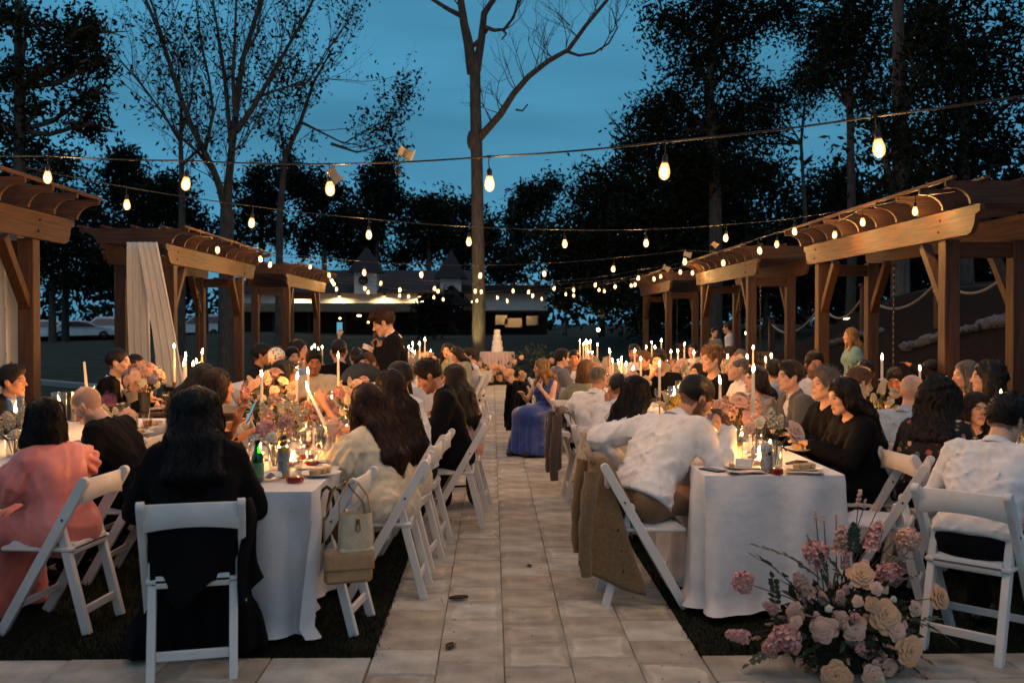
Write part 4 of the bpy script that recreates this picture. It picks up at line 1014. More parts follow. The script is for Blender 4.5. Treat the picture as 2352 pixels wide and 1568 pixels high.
def floral(name, base, spots, sc):
    m = mat('cloth_' + name, C(base), .85, .05, 10); CLM[name] = m; t = m.node_tree; N = t.nodes; K = t.links.new; b = N['Principled BSDF']
    co = N.new('ShaderNodeTexCoord'); vo = N.new('ShaderNodeTexVoronoi'); vo.inputs['Scale'].default_value = sc; K(co.outputs['Object'], vo.inputs['Vector'])
    nz = N.new('ShaderNodeTexNoise'); nz.inputs['Scale'].default_value = sc * 2.2; K(co.outputs['Object'], nz.inputs['Vector'])
    ad = N.new('ShaderNodeMath'); ad.operation = 'MULTIPLY_ADD'; ad.inputs[1].default_value = .5; K(nz.outputs[0], ad.inputs[0]); K(vo.outputs[0], ad.inputs[2])
    r = N.new('ShaderNodeValToRGB'); r.color_ramp.elements[0].position = .6; r.color_ramp.elements[0].color = (1, 1, 1, 1); r.color_ramp.elements[1].position = .68; r.color_ramp.elements[1].color = (0, 0, 0, 1); K(ad.outputs[0], r.inputs[0])
    cr = N.new('ShaderNodeValToRGB'); cr.color_ramp.interpolation = 'CONSTANT'; sx = N.new('ShaderNodeSeparateColor'); K(vo.outputs[1], sx.inputs[0]); K(sx.outputs[0], cr.inputs[0])
    while len(cr.color_ramp.elements) < len(spots): cr.color_ramp.elements.new(.5)
    for i, c in enumerate(spots): cr.color_ramp.elements[i].position = i / len(spots); cr.color_ramp.elements[i].color = (*C(c), 1)
    mx = N.new('ShaderNodeMix'); mx.data_type = 'RGBA'; src = b.inputs['Base Color'].links[0].from_socket; K(r.outputs[0], mx.inputs[0]); K(src, mx.inputs[6]); K(cr.outputs[0], mx.inputs[7]); K(mx.outputs[2], b.inputs['Base Color'])
floral('floral_dark', '#141218', ['#b0705c', '#c9a48a', '#5d6a4a', '#141218', '#a3543f'], 22)
floral('floral_pale', '#8d7f78', ['#5b4a6c', '#a99a8a', '#6d5648', '#8d7f78'], 16)
floral('floral_pink', '#c99a90', ['#7a2f2f', '#5a2424', '#c99a90'], 16)
floral('scarf_print', '#e8e0d2', ['#55705a', '#b08a3a', '#e8e0d2'], 34)
SHOE = mat('black_shoe', C('#161413'), .35, .1, 10)

def person(u, v, Y, rz, label, sex='m', skin='light', hair='short', hc='dark', top='shirt', topc='white', legs='trousers', legc='black', lean=10, side=0, twist=0, hyaw=0, hpitch=0, hroll=0,
           rh=None, lh=None, rpole=None, lpole=None, beard=0, det=None, stand=False, group=None, scale=None, hairlen=.28, fixed=None, rgrip=.5, lgrip=.5, z0=0.0, bald=False, glasses=False, name='person', child=False, show_legs=True, rhw=None, lhw=None, gown=False):
    """one guest. (u, v) = top of the head in the photo, Y = its distance; rz = facing (0 = away from the camera, 90 = towards -x)."""
    seed = int(u * 7 + v * 13) % 9973; rn = random.Random(seed)
    if det is None: det = 3 if Y < 7.4 else (2 if Y < 10.5 else 1)
    f = sex == 'f'
    sw = (.158 if f else .182); P = V3(0, -.03, .545 if not stand else .92)
    U = nrm(V3(math.tan(rad(side)), math.tan(rad(lean)), 1)); Rt = Rz(rad(twist)); Xa = Rt @ V3(1, 0, 0); Fw = nrm(np.cross(U, Xa)); Xa = np.cross(Fw, U)
    spine = .47 if not f else .445
    if stand: spine += .01
    N_ = P + U * spine; SL, SR = N_ - U * .045 - Xa * sw, N_ - U * .045 + Xa * sw
    nd = nrm(U + V3(0, .18, 0) * 1 + Fw * math.sin(rad(max(0, hpitch))) * .6)
    HB = N_ + nd * .075
    B = np.column_stack([Xa, Fw, U])
    base = np.column_stack([nrm(V3(Xa[0], Xa[1], 0)), nrm(V3(-Xa[1], Xa[0], 0)), V3(0, 0, 1)])
    HR = base @ Rz(rad(hyaw)) @ Ry(rad(hroll)) @ Rx(-rad(hpitch))
    hs = (.94 if f else 1.0) * (1.0 if not child else .95)
    HO = HB + HR @ V3(0, .022, .098) * hs
    H = lambda *p: HO + HR @ (V3(*p) * hs)
    top_ = H(0, -.01, .128)
    # fit to the photograph: scale by head height, then place so the head lands at (u, Y)
    tgt = at(u, v, Y)
    sc = scale or max(.86, min(1.12, (tgt.z - z0) / top_[2]))
    a = rad(rz); hx, hy = HO[0] * sc, HO[1] * sc
    wx, wy = hx * math.cos(a) - hy * math.sin(a), hx * math.sin(a) + hy * math.cos(a)
    loc = (tgt.x - wx, Y - wy, z0)
    L1, L2 = (.275, .245) if f else (.295, .262)
    if rh is None: rh = (.16, .33, .80)
    if lh is None: lh = (-.16, .33, .80)
    def wl(q):
        q = at(*q); x, y = q.x - loc[0], q.y - loc[1]; return V3(x * math.cos(a) + y * math.sin(a), -x * math.sin(a) + y * math.cos(a), q.z - z0) / sc
    if rhw: rh = wl(rhw)
    if lhw: lh = wl(lhw)
    rh, lh = V3(*rh), V3(*lh)
    rp_ = rpole or (.6, -.4, -1); lp_ = lpole or (-.6, -.4, -1)
    ER, WR = ik(SR, rh, L1, L2, rp_); EL, WL = ik(SL, lh, L1, L2, lp_)
    if child: pass
    # ---------------- the body: one continuous surface
    b = Field(); k = .035; wd = .072 if f else .08; ch = .082 if not f else .07
    b.cone(P - Xa * wd, P + Xa * wd, .112, .112, .04)
    b.cone(P + U * .1 - Xa * .055, P + U * .3 - Xa * ch, .088, .098, .06).cone(P + U * .1 + Xa * .055, P + U * .3 + Xa * ch, .088, .098, .06)
    b.cone(N_ - U * .055 - Xa * (sw - .05), N_ - U * .055 + Xa * (sw - .05), .062, .062, .05)
    b.cone(N_ - U * .03 - Xa * .04, N_ - U * .03 + Xa * .04, .055, .055, .05)
    if f:
        for s_ in (-1, 1): b.ell(P + U * .30 + Xa * s_ * .07 + Fw * .085, (.055, .05, .055), B, .04)
    b.cone(N_ - U * .03, H(0, -.012, -.05), .056 if not f else .05, .052 if not f else .046, .025)
    for (s_, S_, E_, W_) in ((1, SR, ER, WR), (-1, SL, EL, WL)):
        m_ = 1.0 if not f else .86
        b.cone(S_, E_, .05 * m_, .038 * m_, .03); b.cone(E_, E_ + (W_ - E_) * .35, .037 * m_, .037 * m_, .02); b.cone(E_ + (W_ - E_) * .35, W_, .037 * m_, .024 * m_, .02)
    hips = [P - Xa * .085, P + Xa * .085]
    if stand:
        kn = [hips[0] + V3(-.02, .03, -.43), hips[1] + V3(.03, .02, -.43)]; an = [kn[0] + V3(-.01, -.05, -.41), kn[1] + V3(.02, -.04, -.41)]
    else:
        kn = [hips[0] + V3(-.05, .42, -.03), hips[1] + V3(.05, .42, -.03)]; an = [kn[0] + V3(.0, -.02, -.42), kn[1] + V3(0, .02, -.42)]
    if fixed and 'legs' in fixed: kn, an = [np.array(x, float) for x in fixed['legs'][0]], [np.array(x, float) for x in fixed['legs'][1]]
    for i in (0, 1):
        b.cone(hips[i], kn[i], .085, .058, .04).cone(kn[i], kn[i] + (an[i] - kn[i]) * .35, .055, .056, .03).cone(kn[i] + (an[i] - kn[i]) * .35, an[i], .056, .036, .03)
        b.cone(an[i], an[i] + V3(0, .16, -.055), .034, .028, .03)
    # head with a face
    b.ell(H(0, -.014, .03), V3(.075, .096, .092) * hs, HR, .03)
    b.ell(H(0, .03, -.04), V3(.056, .058, .07) * hs, HR, .03)
    jw = .050 if not f else .043
    for s_ in (-1, 1):
        b.cone(H(s_ * jw, .004, -.055), H(s_ * .016, .066, -.098), .019, .017, .025)
        b.ell(H(s_ * .043, .058, -.022), V3(.022, .022, .02) * hs, HR, .02)
        if det > 1:
            b.ell(H(s_ * .032, .101, .004), V3(.018, .017, .0115) * hs, HR, .012, -1)
            b.ell(H(s_ * .031, .0775, .004), V3(.0125, .0125, .0125) * hs, HR, .004)
        b.ell(H(s_ * .079, -.008, -.01), V3(.010, .021, .031) * hs, HR @ Rz(s_ * .35) @ Rx(.15), .008)
        if det > 2: b.ell(H(s_ * .089, -.003, -.008), V3(.006, .011, .018) * hs, HR @ Rz(s_ * .35), .006, -1)
    b.ell(H(0, .066, -.1), V3(.022, .02, .018) * hs, HR, .02)
    b.cone(H(-.03, .076, .024), H(.03, .076, .024), .012, .012, .016)
    nl = 1.0 if not f else .85
    b.cone(H(0, .084, .012), H(0, .088 + .022 * nl, -.03), .0075, .011, .012)
    for s_ in (-1, 1): b.ell(H(s_ * .011, .094, -.034), V3(.008, .01, .008) * hs, HR, .008)
    b.ell(H(0, .084, -.062), V3(.024, .014, .0065) * hs, HR, .007).ell(H(0, .083, -.0735), V3(.02, .014, .007) * hs, HR, .007)
    if det > 1: b.cone(H(-.018, .1, -.0675), H(.018, .1, -.0675), .0028, .0028, .004, -1)
    # hands: palm, four fingers of different lengths, thumb from the palm's side
    fineb = []
    for (s_, E_, W_, grip, sp) in ((1, ER, WR, rgrip, rh), (-1, EL, WL, lgrip, lh)):
        fd = nrm(W_ - E_); key = 'rn' if s_ > 0 else 'ln'
        pn = V3(*(fixed[key] if fixed and key in fixed else (0, 0, -1)))         # palm faces this way
        if fixed and ('rd' if s_ > 0 else 'ld') in fixed: fd = nrm(V3(*fixed['rd' if s_ > 0 else 'ld']))
        pn = pn - fd * (pn @ fd)
        if np.linalg.norm(pn) < .05: pn = V3(0, 1, 0) - fd * fd[1]
        pn = nrm(pn); sd = np.cross(fd, pn) * s_                                     # towards the thumb
        sd = -sd if False else sd
        g_ = .9 if f else 1.0
        kb = [W_ + fd * .075 * g_ + sd * o_ * g_ for o_ in (.030, .010, -.010, -.028)]
        b.cone(W_, W_ + fd * .03, .023 * g_, .024 * g_, .015)
        for q in kb: b.cone(W_ + fd * .02 + sd * ((q - W_) @ sd) * .6, q, .0135 * g_, .0115 * g_, .014)
        for q, ln in zip(kb, (.072, .08, .074, .058)):
            d_ = fd; p_ = q; r_ = .0092 * g_ * (1.25 if det == 1 else 1)
            for j, fr in enumerate((.45, .32, .26)):
                cg = grip * (.55, .75, .6)[j]; c_, s2 = math.cos(cg), math.sin(cg); d_ = nrm(d_ * c_ + pn * s2)
                n_p = p_ + d_ * ln * fr * g_; b.cone(p_, n_p, r_, r_ * .88, .004); p_ = n_p; r_ *= .9
        tb = W_ + fd * .028 + sd * .026; td = nrm(fd * .65 + sd * .7 + pn * (.15 + grip * .35)); t1 = tb + td * .04 * g_; td2 = nrm(td + fd * .45 + pn * grip * .4 - sd * .2)
        b.cone(W_ + fd * .012, tb, .018 * g_, .014 * g_, .012).cone(tb, t1, .013 * g_, .011 * g_, .006).cone(t1, t1 + td2 * .03 * g_, .011 * g_, .009 * g_, .004)
        c_ = W_ + fd * .07; fineb.append((c_ - .1, c_ + .1, .0085 if det > 2 else .0125))
    hb = (HO - .125, HO + .125, {3: .0066, 2: .0092, 1: .0135}[det])
    fine = [hb] + (fineb if det > 1 else [])
    if det == 1: fine += [(q[0], q[1], .02) for q in fineb]
    if bald: b.disp = None
    Vb, Fb = b.mesh({3: .030, 2: .034, 1: .036}[det], fine)
    kp = np.linalg.norm(Vb - HO, axis=1) < .15
    if det > 1:
        for q in fineb: kp |= np.linalg.norm(Vb - (q[0] + q[1]) / 2, axis=1) < .105
    Vb, Fb = thin_out(Vb, Fb, kp, .031)
    me = np_mesh('body', Vb, Fb, SKIN)
    # vertex colours: skin, lips, eyes, brows, beard
    sk = np.array(SKINC[skin]); cols = np.tile(sk, (len(Vb), 1)).astype(float)
    Q = ((Vb - HO) @ HR) / hs
    fr = Q[:, 1] > .03
    def blend(mk, c, w=1.0): cols[mk] = cols[mk] * (1 - w) + np.array(c) * w
    hcol = np.array(MATS['hair_' + hc].node_tree.nodes['Mix'].inputs[6].default_value[:3])
    cheek = np.exp(-(((np.abs(Q[:, 0]) - .042) / .022) ** 2 + ((Q[:, 2] + .03) / .022) ** 2)) * fr; cols += (np.array((sk[0] * 1.02, sk[1] * .8, sk[2] * .78)) - cols) * cheek[:, None] * .5
    lip = fr & (((Q[:, 0] / .025) ** 2 + ((Q[:, 2] + .067) / .0125) ** 2) < 1) & (Q[:, 1] > .07); blend(lip, (sk[0] * .72, sk[1] * .42, sk[2] * .42) if f else (sk[0] * .82, sk[1] * .62, sk[2] * .6))
    for s_ in (-1, 1):
        e = ((Q[:, 0] - s_ * .031) ** 2 + (Q[:, 2] - .004) ** 2); ey = fr & (Q[:, 1] > .06)
        blend(ey & (((Q[:, 0] - s_ * .031) / .015) ** 2 + ((Q[:, 2] - .004) / .0085) ** 2 < 1), (sk[0] * .35, sk[1] * .28, sk[2] * .26))
        blend(ey & (((Q[:, 0] - s_ * .031) / .0115) ** 2 + ((Q[:, 2] - .004) / .0055) ** 2 < 1), (.42, .40, .38)); blend(ey & (e < .0055 ** 2), (.02, .013, .01))
        bx = np.abs(Q[:, 0] - s_ * .034) / .023; by = (Q[:, 2] - .0255 + .006 * bx ** 2) / .0055
        blend(fr & (bx < 1) & (np.abs(by) < 1), hcol * .8, .75)
    if beard:
        bm = (Q[:, 2] < -.045) & (Q[:, 2] > -.13) & (Q[:, 1] > -.02) & ~((np.abs(Q[:, 0]) < .028) & (Q[:, 2] > -.058) & (Q[:, 1] > .05) & (Q[:, 2] > -.052)) & ~lip
        sb = (Q[:, 1] > -.02) & (Q[:, 1] < .03) & (Q[:, 2] < .0) & (Q[:, 2] > -.06) & (np.abs(Q[:, 0]) > .05)
        blend((bm | sb), hcol, beard)
    if hair in ('short', 'buzz', 'fade', 'balding') or bald:
        sc_m = (Q[:, 2] > -.06 + .0 * Q[:, 1]) & (Q[:, 1] < .045 - np.clip(.05 - Q[:, 2], 0, .09) * .85) & (np.abs(Q[:, 0]) < .095) & ~((np.abs(Q[:, 0]) > .074) & (Q[:, 2] < .012))
        if bald or hair == 'balding': sc_m &= ~((Q[:, 2] > .075) & (Q[:, 1] > -.07))
        blend(sc_m, hcol, .35 if bald else .7)
    blend((Q[:, 2] < -.135) & (Q[:, 2] > -.2), sk * .97, .3)
    set_col(me, cols)
    o = link(name, me, None, loc); o.rotation_euler = (0, 0, a); o.scale = (sc,) * 3
    tag(o, label, 'person', group)
    # ---------------- hair
    if hair not in ('none',) and not bald: make_hair(o, H, HR, HO, hs, hair, hc, hairlen, N_, U, Xa, Fw, P, det, seed, f, b)
    # ---------------- clothes
    h_c = {3: .0118, 2: .018, 1: .025}[det]; am = {3: .0042, 2: .0045, 1: .004}[det]
    M = CLM[topc]; sl = {'shirt': 1.0, 'suit': 1.0, 'polo': .55, 'tee': .55, 'knit': 1.0, 'puff': 1.0, 'coat': 1.0, 'strapless': 0, 'tank': 0, 'rolled': .62, 'puff_short': .5}[top]
    g = Field(); ex = .014 if top not in ('suit', 'knit', 'puff', 'coat') else .022; ws = 1.0
    g.cone(P - Xa * wd - U * .02, P + Xa * wd - U * .02, .122 + ex * .6, .122 + ex * .6, .04)
    g.cone(P + U * .08 - Xa * .06, P + U * .3 - Xa * (ch + .004), .092 + ex, .1 + ex, .06).cone(P + U * .08 + Xa * .06, P + U * .3 + Xa * (ch + .004), .092 + ex, .1 + ex, .06)
    if f:
        for s_ in (-1, 1): g.ell(P + U * .30 + Xa * s_ * .07 + Fw * .085, (.055 + ex, .05 + ex, .055 + ex), B, .05)
    if sl > 0 or top == 'tank':
        g.cone(N_ - U * .055 - Xa * (sw - .05), N_ - U * .055 + Xa * (sw - .05), .062 + ex, .062 + ex, .05)
        g.cone(N_ - U * .035 - Xa * .035, N_ - U * .035 + Xa * .035, .05 + ex * .8, .05 + ex * .8, .05)
    for (s_, S_, E_, W_) in ((1, SR, ER, WR), (-1, SL, EL, WL)):
        if sl <= 0: continue
        m_ = 1.0 if not f else .88; e0 = ex + .005
        if top in ('puff', 'puff_short'):
            mid = S_ + (E_ - S_) * .55; g.cone(S_ + (E_ - S_) * .12, mid, .075, .096, .04)
            if top == 'puff': g.cone(mid, E_ + (W_ - E_) * .2, .094, .088, .04).cone(E_ + (W_ - E_) * .2, E_ + (W_ - E_) * .66, .086, .04, .03)
            else: g.cone(mid, S_ + (E_ - S_) * .85, .105, .048, .03)
        elif sl >= .99 or top == 'rolled':
            g.cone(S_, E_, .05 * m_ + e0, .042 * m_ + e0, .03); q = E_ + (W_ - E_) * (.96 if top != 'rolled' else .35); g.cone(E_, q, .042 * m_ + e0, .03 * m_ + e0 * .7, .02)
        else: g.cone(S_, S_ + (E_ - S_) * sl, .052 * m_ + e0, .05 * m_ + e0, .03)
    if top in ('shirt', 'rolled', 'polo'): g.cone(N_ - U * .015, N_ + nd * .028, .062, .056, .012)
    if top in ('suit', 'coat'): g.cone(N_ - U * .03 - Fw * .012, N_ + nd * .018 - Fw * .014, .064, .058, .015)
    long_hem = legs in ('dress',)
    if top in ('suit', 'coat') and stand: g.cone(P - Xa * .08 - U * .02, P - Xa * .085 - U * .2, .13, .128, .04).cone(P + Xa * .08 - U * .02, P + Xa * .085 - U * .2, .13, .128, .04)
    if legs == 'dress':
        zk = .47 if not stand else .45
        kk = [q + V3(0, 0, .01) for q in kn]
        for i in (0, 1):
            g.cone(hips[i], kk[i], .105, .085, .09); sgn = -1 if i == 0 else 1
            g.cone(kk[i], an[i] + V3(sgn * .03, .02, -.06), .085, .11, .09)
        g.cone((hips[0] + hips[1]) / 2, (kk[0] + kk[1]) / 2, .1, .09, .09).cone((kk[0] + kk[1]) / 2, (an[0] + an[1]) / 2 + V3(0, .02, .08), .09, .11, .09)
        g.cut((0, 0, .035), (0, 0, -1))
    if gown:
        km = (kn[0] + kn[1]) / 2
        for q_ in range(9):                                   # the skirt fans out to the floor
            th = rad(-100 + 25 * q_); g.cone(km + V3(math.sin(th) * .05, -.06 + math.cos(th) * .02, -.04), km + V3(math.sin(th) * gown[0], -.08 + math.cos(th) * gown[1], -.62), .10, .055, .07)
        g.cone(P + V3(0, .1, -.03), km, .13, .11, .1)
    if legs == 'trousers' and top in ('shirt', 'rolled') and not stand: g.cut(P - U * .035, -U)
    elif legs != 'dress' and not stand and top not in ('coat',): g.cut((0, 0, .475), (0, 0, -1))
    fz = folds(seed, am * (1.35 if top in ('shirt', 'rolled', 'puff') else .9), 34 if top != 'knit' else 60, 6, .7)
    if gown or legs == 'dress' or top in ('puff', 'puff_short'):
        gr = np.random.default_rng(seed + 3); ga = gr.normal(0, 1, (4, 2)); gp = gr.uniform(0, 6, 4); f0 = fz; sh_ = (SL, SR); ee = (EL, ER)
        def fz(Pp, f0=f0):
            o_ = f0(Pp); lo_ = np.clip((.52 - Pp[:, 2]) / .4, 0, 1) if legs == 'dress' else 0
            o_ = o_ + .016 * lo_ * sum(np.sin(Pp[:, 0] * 34 * ga[i, 0] + Pp[:, 1] * 34 * ga[i, 1] + gp[i] + 1.2 * np.sin(Pp[:, 2] * 5 + gp[i])) for i in range(4)) / 2
            if top in ('puff', 'puff_short'):
                for A_, E2 in zip(sh_, ee):                     # gathers running along the sleeve
                    ax2 = nrm(E2 - A_); rel_ = Pp - A_; tt = rel_ @ ax2; pr_ = rel_ - tt[:, None] * ax2; e1 = nrm(np.cross(ax2, V3(.3, .5, 1))); e2 = np.cross(ax2, e1); an_ = np.arctan2(pr_ @ e2, pr_ @ e1); ds = np.linalg.norm(pr_, axis=1)
                    o_ = o_ + .011 * np.sin(an_ * 11 + tt * 14) * np.clip((tt - .03) / .05, 0, 1) * np.clip((.42 - tt) / .1, 0, 1) * np.clip((ds - .05) / .03, 0, 1) * (ds < .16)
            return o_
    g.disp = fz
    if sl <= 0 and top == 'strapless': g.cut(P + U * .335, U)
    if top in ('suit',): pass
    # neckline
    if top in ('knit', 'tee', 'puff', 'puff_short', 'tank'): g.ell(N_ + U * .035 + Fw * .03, (.075 if f else .066, .075, .06), B, .015, -1)
    elif top in ('suit', 'coat'): g.ell(N_ + U * .0 + Fw * .085, (.045, .05, .15), B, .012, -1)
    Vg, Fg = g.mesh(h_c * (1.22 if legs == 'dress' else 1))
    me = np_mesh('dress' if legs == 'dress' else {'suit': 'suit_jacket', 'coat': 'jacket', 'knit': 'sweater', 'polo': 'polo_shirt', 'tee': 'top', 'tank': 'top', 'strapless': 'top', 'puff': 'blouse', 'puff_short': 'blouse'}.get(top, 'shirt'), Vg, Fg, M)
    link(me.name.split('.')[0], me, o)
    if top in ('suit', 'coat'):
        s_ = Field(); s_.cone(P + U * .12 - Xa * .05, P + U * .36 - Xa * .06, .098, .1, .05).cone(P + U * .12 + Xa * .05, P + U * .36 + Xa * .06, .098, .1, .05).cone(N_ - U * .05 - Xa * .07, N_ - U * .05 + Xa * .07, .06, .06, .05)
        s_.cone(N_ - U * .02, N_ + nd * .034, .0605, .055, .012)
        V2, F2 = s_.mesh(h_c * 1.1); link('shirt', np_mesh('shirt', V2, F2, CLM['white' if topc != 'olive' else 'beige']), o)
    if det > 1 and top in ('shirt', 'rolled', 'suit'):        # folded collar
        mb = MB(); nc = N_ - U * .004 - Fw * .004; Rc = np.column_stack([Xa, Fw, nd]); n = 22
        def cf(uu, vv):
            t = PI / 2 + .22 + (2 * PI - .44) * uu; fl = vv
            r_ = (.060 + .016 * fl + .004 * math.sin(uu * PI)) * (1 if not f else .92); z = .046 - .048 * fl - (.022 * fl if abs(uu - .5) > .40 else 0)
            return Vector(nc + Rc @ V3(r_ * math.cos(t), r_ * math.sin(t) * 1.04, z - .006 * math.sin(t)))
        mb.grid(cf, n, 4); ob = mb.obj('collar', CLM['white'] if top == 'suit' else M, o, smooth=True); md = ob.modifiers.new('t', 'SOLIDIFY'); md.thickness = .003
    if show_legs and legs == 'trousers':
        t = Field(); t.cone(P - Xa * wd - V3(0, 0, .03), P + Xa * wd - V3(0, 0, .03), .12, .12, .04)
        for i in (0, 1):
            t.cone(hips[i], kn[i], .100, .074, .04).cone(kn[i], an[i] + V3(0, 0, .0), .072, .057, .04)
        t.cut(P + U * .085, U); t.disp = folds(seed + 5, am, 30, 5)
        t.cut((0, 0, .055), (0, 0, -1))
        V2, F2 = t.mesh(max(h_c * 1.3, .022)); link('trousers', np_mesh('trousers', V2, F2, CLM[legc]), o)
    elif legs == 'skirt' :
        t = Field(); t.cone(P - Xa * wd - V3(0, 0, .02), P + Xa * wd - V3(0, 0, .02), .124, .124, .04)
        for i in (0, 1): t.cone(hips[i], kn[i], .106, .085, .08); t.cone(kn[i], kn[i] + (an[i] - kn[i]) * .55, .085, .09, .08)
        t.cone((hips[0] + hips[1]) / 2, (kn[0] + kn[1]) / 2, .1, .085, .08); t.cut(P + U * .1, U); t.disp = folds(seed + 5, am, 30, 5)
        V2, F2 = t.mesh(max(h_c * 1.3, .022)); link('skirt', np_mesh('skirt', V2, F2, CLM[legc]), o)
    if show_legs:
        for i in (0, 1):
            s2 = Field(); s2.cone(an[i] + V3(0, -.03, -.045), an[i] + V3(0, .19, -.055), .036, .034, .03).ell(an[i] + V3(0, .1, -.06), (.045, .12, .035), None, .03); s2.cut((0, 0, .004), (0, 0, -1))
            V2, F2 = s2.mesh(.024); 
            if len(V2): link('shoe', np_mesh('shoe', V2, F2, SHOE), o)
    if glasses:
        mb = MB()
        for s_ in (-1, 1):
            mb.tube([Vector(H(s_ * .033 + .021 * math.cos(t), .104 - .004 * abs(math.cos(t)), .003 + .016 * math.sin(t))) for t in np.linspace(0, 2 * PI, 13)], .0018, 5, False)
            mb.tube([Vector(H(s_ * .055, .1, .006)), Vector(H(s_ * .078, .06, .006)), Vector(H(s_ * .084, -.005, .004))], .0018, 5)
        mb.tube([Vector(H(-.012, .106, .006)), Vector(H(.012, .106, .006))], .0018, 5); mb.obj('glasses', RUB, o)
    PEOPLE.append(dict(o=o, loc=loc, rz=rz, sc=sc, HO=HO, H=H, WR=WR, WL=WL, label=label, stand=stand, Y=Y, u=u))
    def world(p): p = np.asarray(p) * sc; return Vector((loc[0] + p[0] * math.cos(a) - p[1] * math.sin(a), loc[1] + p[0] * math.sin(a) + p[1] * math.cos(a), loc[2] + p[2]))
    PEOPLE[-1]['world'] = world
    return PEOPLE[-1]
PEOPLE = []
def make_hair(o, H, HR, HO, hs, style, hc, ln, N_, U, Xa, Fw, P, det, seed, f, body):
    rn = np.random.default_rng(seed); h = Field(); M = HAIRM[hc]; hh = {3: .0088, 2: .012, 1: .0165}[det]
    cap = (.084, .104, .097)
    if style in ('short', 'fade', 'curly', 'wavy', 'balding', 'quiff'):
        t = {'fade': .0, 'balding': -.004}.get(style, .004)
        h.ell(H(0, -.016, .036), V3(cap[0] + t - .002, cap[1] + t, cap[2] + t - .002) * hs, HR, .02)
        if style == 'quiff': h.ell(H(0, .035, .105), V3(.062, .06, .034) * hs, HR, .03)
        if style in ('short', 'wavy'): h.ell(H(0, .02, .095), V3(.066, .082, .04) * hs, HR, .03)
        if style in ('curly',):
            for _ in range(70 if det > 1 else 45):
                d = nrm(rn.normal(0, 1, 3)); 
                if d[2] < -.1 or (d[1] > .75 and d[2] < .55): d[2] = abs(d[2]) + .3; d = nrm(d)
                h.ell(H(0 + d[0] * .09, -.016 + d[1] * .108, .048 + d[2] * .098), V3(1, 1, 1) * rn.uniform(.016, .03), None, .008)
        if style == 'wavy':
            for _ in range(34):
                d = nrm(rn.normal(0, 1, 3)); d[2] = abs(d[2]) * .8 + .2; d = nrm(d)
                h.ell(H(d[0] * .078, -.01 + d[1] * .1, .042 + d[2] * .09), V3(.03, .016, .014), HR @ Rz(rn.uniform(0, 3)), .008)
        # trim: face, nape, above ears
        h.ell(H(0, .118, -.045), V3(.105, .088, .11) * hs, HR, .012, -1)
        h.cut(H(0, -.05, -.052 if style != 'fade' else -.03), HR @ V3(0, -.35, -1))
        for s_ in (-1, 1): h.ell(H(s_ * .098, .0, -.03 if style != 'fade' else -.012), V3(.03, .05, .045) * hs, HR, .01, -1)
        if style == 'balding': h.ell(H(0, .03, .13), V3(.062, .1, .07) * hs, HR, .02, -1)
        w = HR[:, 0] * 420 + HR[:, 1] * 120; w2 = HR[:, 2] * 300 + HR[:, 0] * 90; A_ = .0028 if style != 'curly' else .004
        h.disp = lambda Pp: A_ * np.sin(Pp @ w + 3 * np.sin(Pp @ w2 * .3)) * np.sin(Pp @ w2 + 1.5 * np.sin(Pp @ w * .2)) + (.004 * np.sin(Pp @ w * .33) if style == 'curly' else 0)
    elif style == 'scarf':
        h.ell(H(0, -.018, .045), V3(.088, .108, .098) * hs, HR, .02); h.ell(H(0, .12, -.055), V3(.12, .09, .11) * hs, HR, .01, -1); h.cut(H(0, 0, -.03), HR @ V3(0, .1, -1)); h.ell(H(0, -.12, -.01), V3(.03, .02, .03), HR, .02); M = CLM['scarf_print']
    else:
        h.ell(H(0, -.018, .036), V3(.088, .108, .1) * hs, HR, .02)
        bk = -Fw; tip = N_ - U * ln
        cols_ = np.linspace(-1, 1, 5) if style != 'pony' else [0]
        if style in ('long', 'wavylong', 'longfront', 'bob', 'bigcurl'):
            wid = {'bob': .105, 'bigcurl': .13}.get(style, .082)
            for c in cols_:
                x = c * .066; back = .06 * (1 - .45 * c * c)
                p0 = H(x, -.05 + .03 * abs(c), .05); p1 = H(x * 1.22, -.075 + .055 * c * c, -.05)
                if style == 'bob': q = [p0, p1, H(c * wid, -.066 + .06 * c * c, -.13), H(c * wid * .95, -.058 + .06 * c * c, -.13 - ln * .35)]; rs = [.05, .046, .044, .026]
                elif style == 'bigcurl': q = [H(c * .06, -.045, .06), H(c * .085, -.085 + .04 * c * c, .0), H(c * .1, -.085 + .05 * c * c, -.09), N_ - Fw * .09 + Xa * c * .10 - U * (ln * .5)]; rs = [.05, .054, .054, .04]
                else:
                    p2 = N_ + U * .02 - Fw * (.072 + back * .25) + Xa * x * 1.35; p3 = N_ - U * ln * .55 - Fw * (.105 + back * .35) + Xa * x * 1.5; p4 = tip - Fw * (.098 + .02 * rn.random()) + Xa * x * 1.1 + U * (rn.random() * .06 + .05 * abs(c)); q = [p0, p1, p2, p3, p4]; rs = [.048, .044, .04, .034, .012]
                h.chain(q, rs, .03)
            if style == 'longfront' or style == 'wavylong':
                for s_ in (-1, 1):
                    sh = N_ - U * .03 + Xa * s_ * .1 + Fw * .06; h.chain([H(s_ * .07, .01, .03), H(s_ * .088, .01, -.06), sh, sh - U * ln * .6 + Fw * .05], [.024, .03, .03, .01], .025)
            else:
                for s_ in (-1, 1): h.chain([H(s_ * .074, .012, .04), H(s_ * .088, .0, -.03), H(s_ * .09, -.02, -.1)], [.02, .024, .02], .02)
            if style == 'bigcurl':
                for _ in range(70):
                    d = nrm(rn.normal(0, 1, 3)); h.ell(H(d[0] * .108, -.04 + min(d[1], .45) * .112, .01 + d[2] * .118), V3(1, 1, 1) * rn.uniform(.014, .026), None, .01)
        elif style == 'bun':
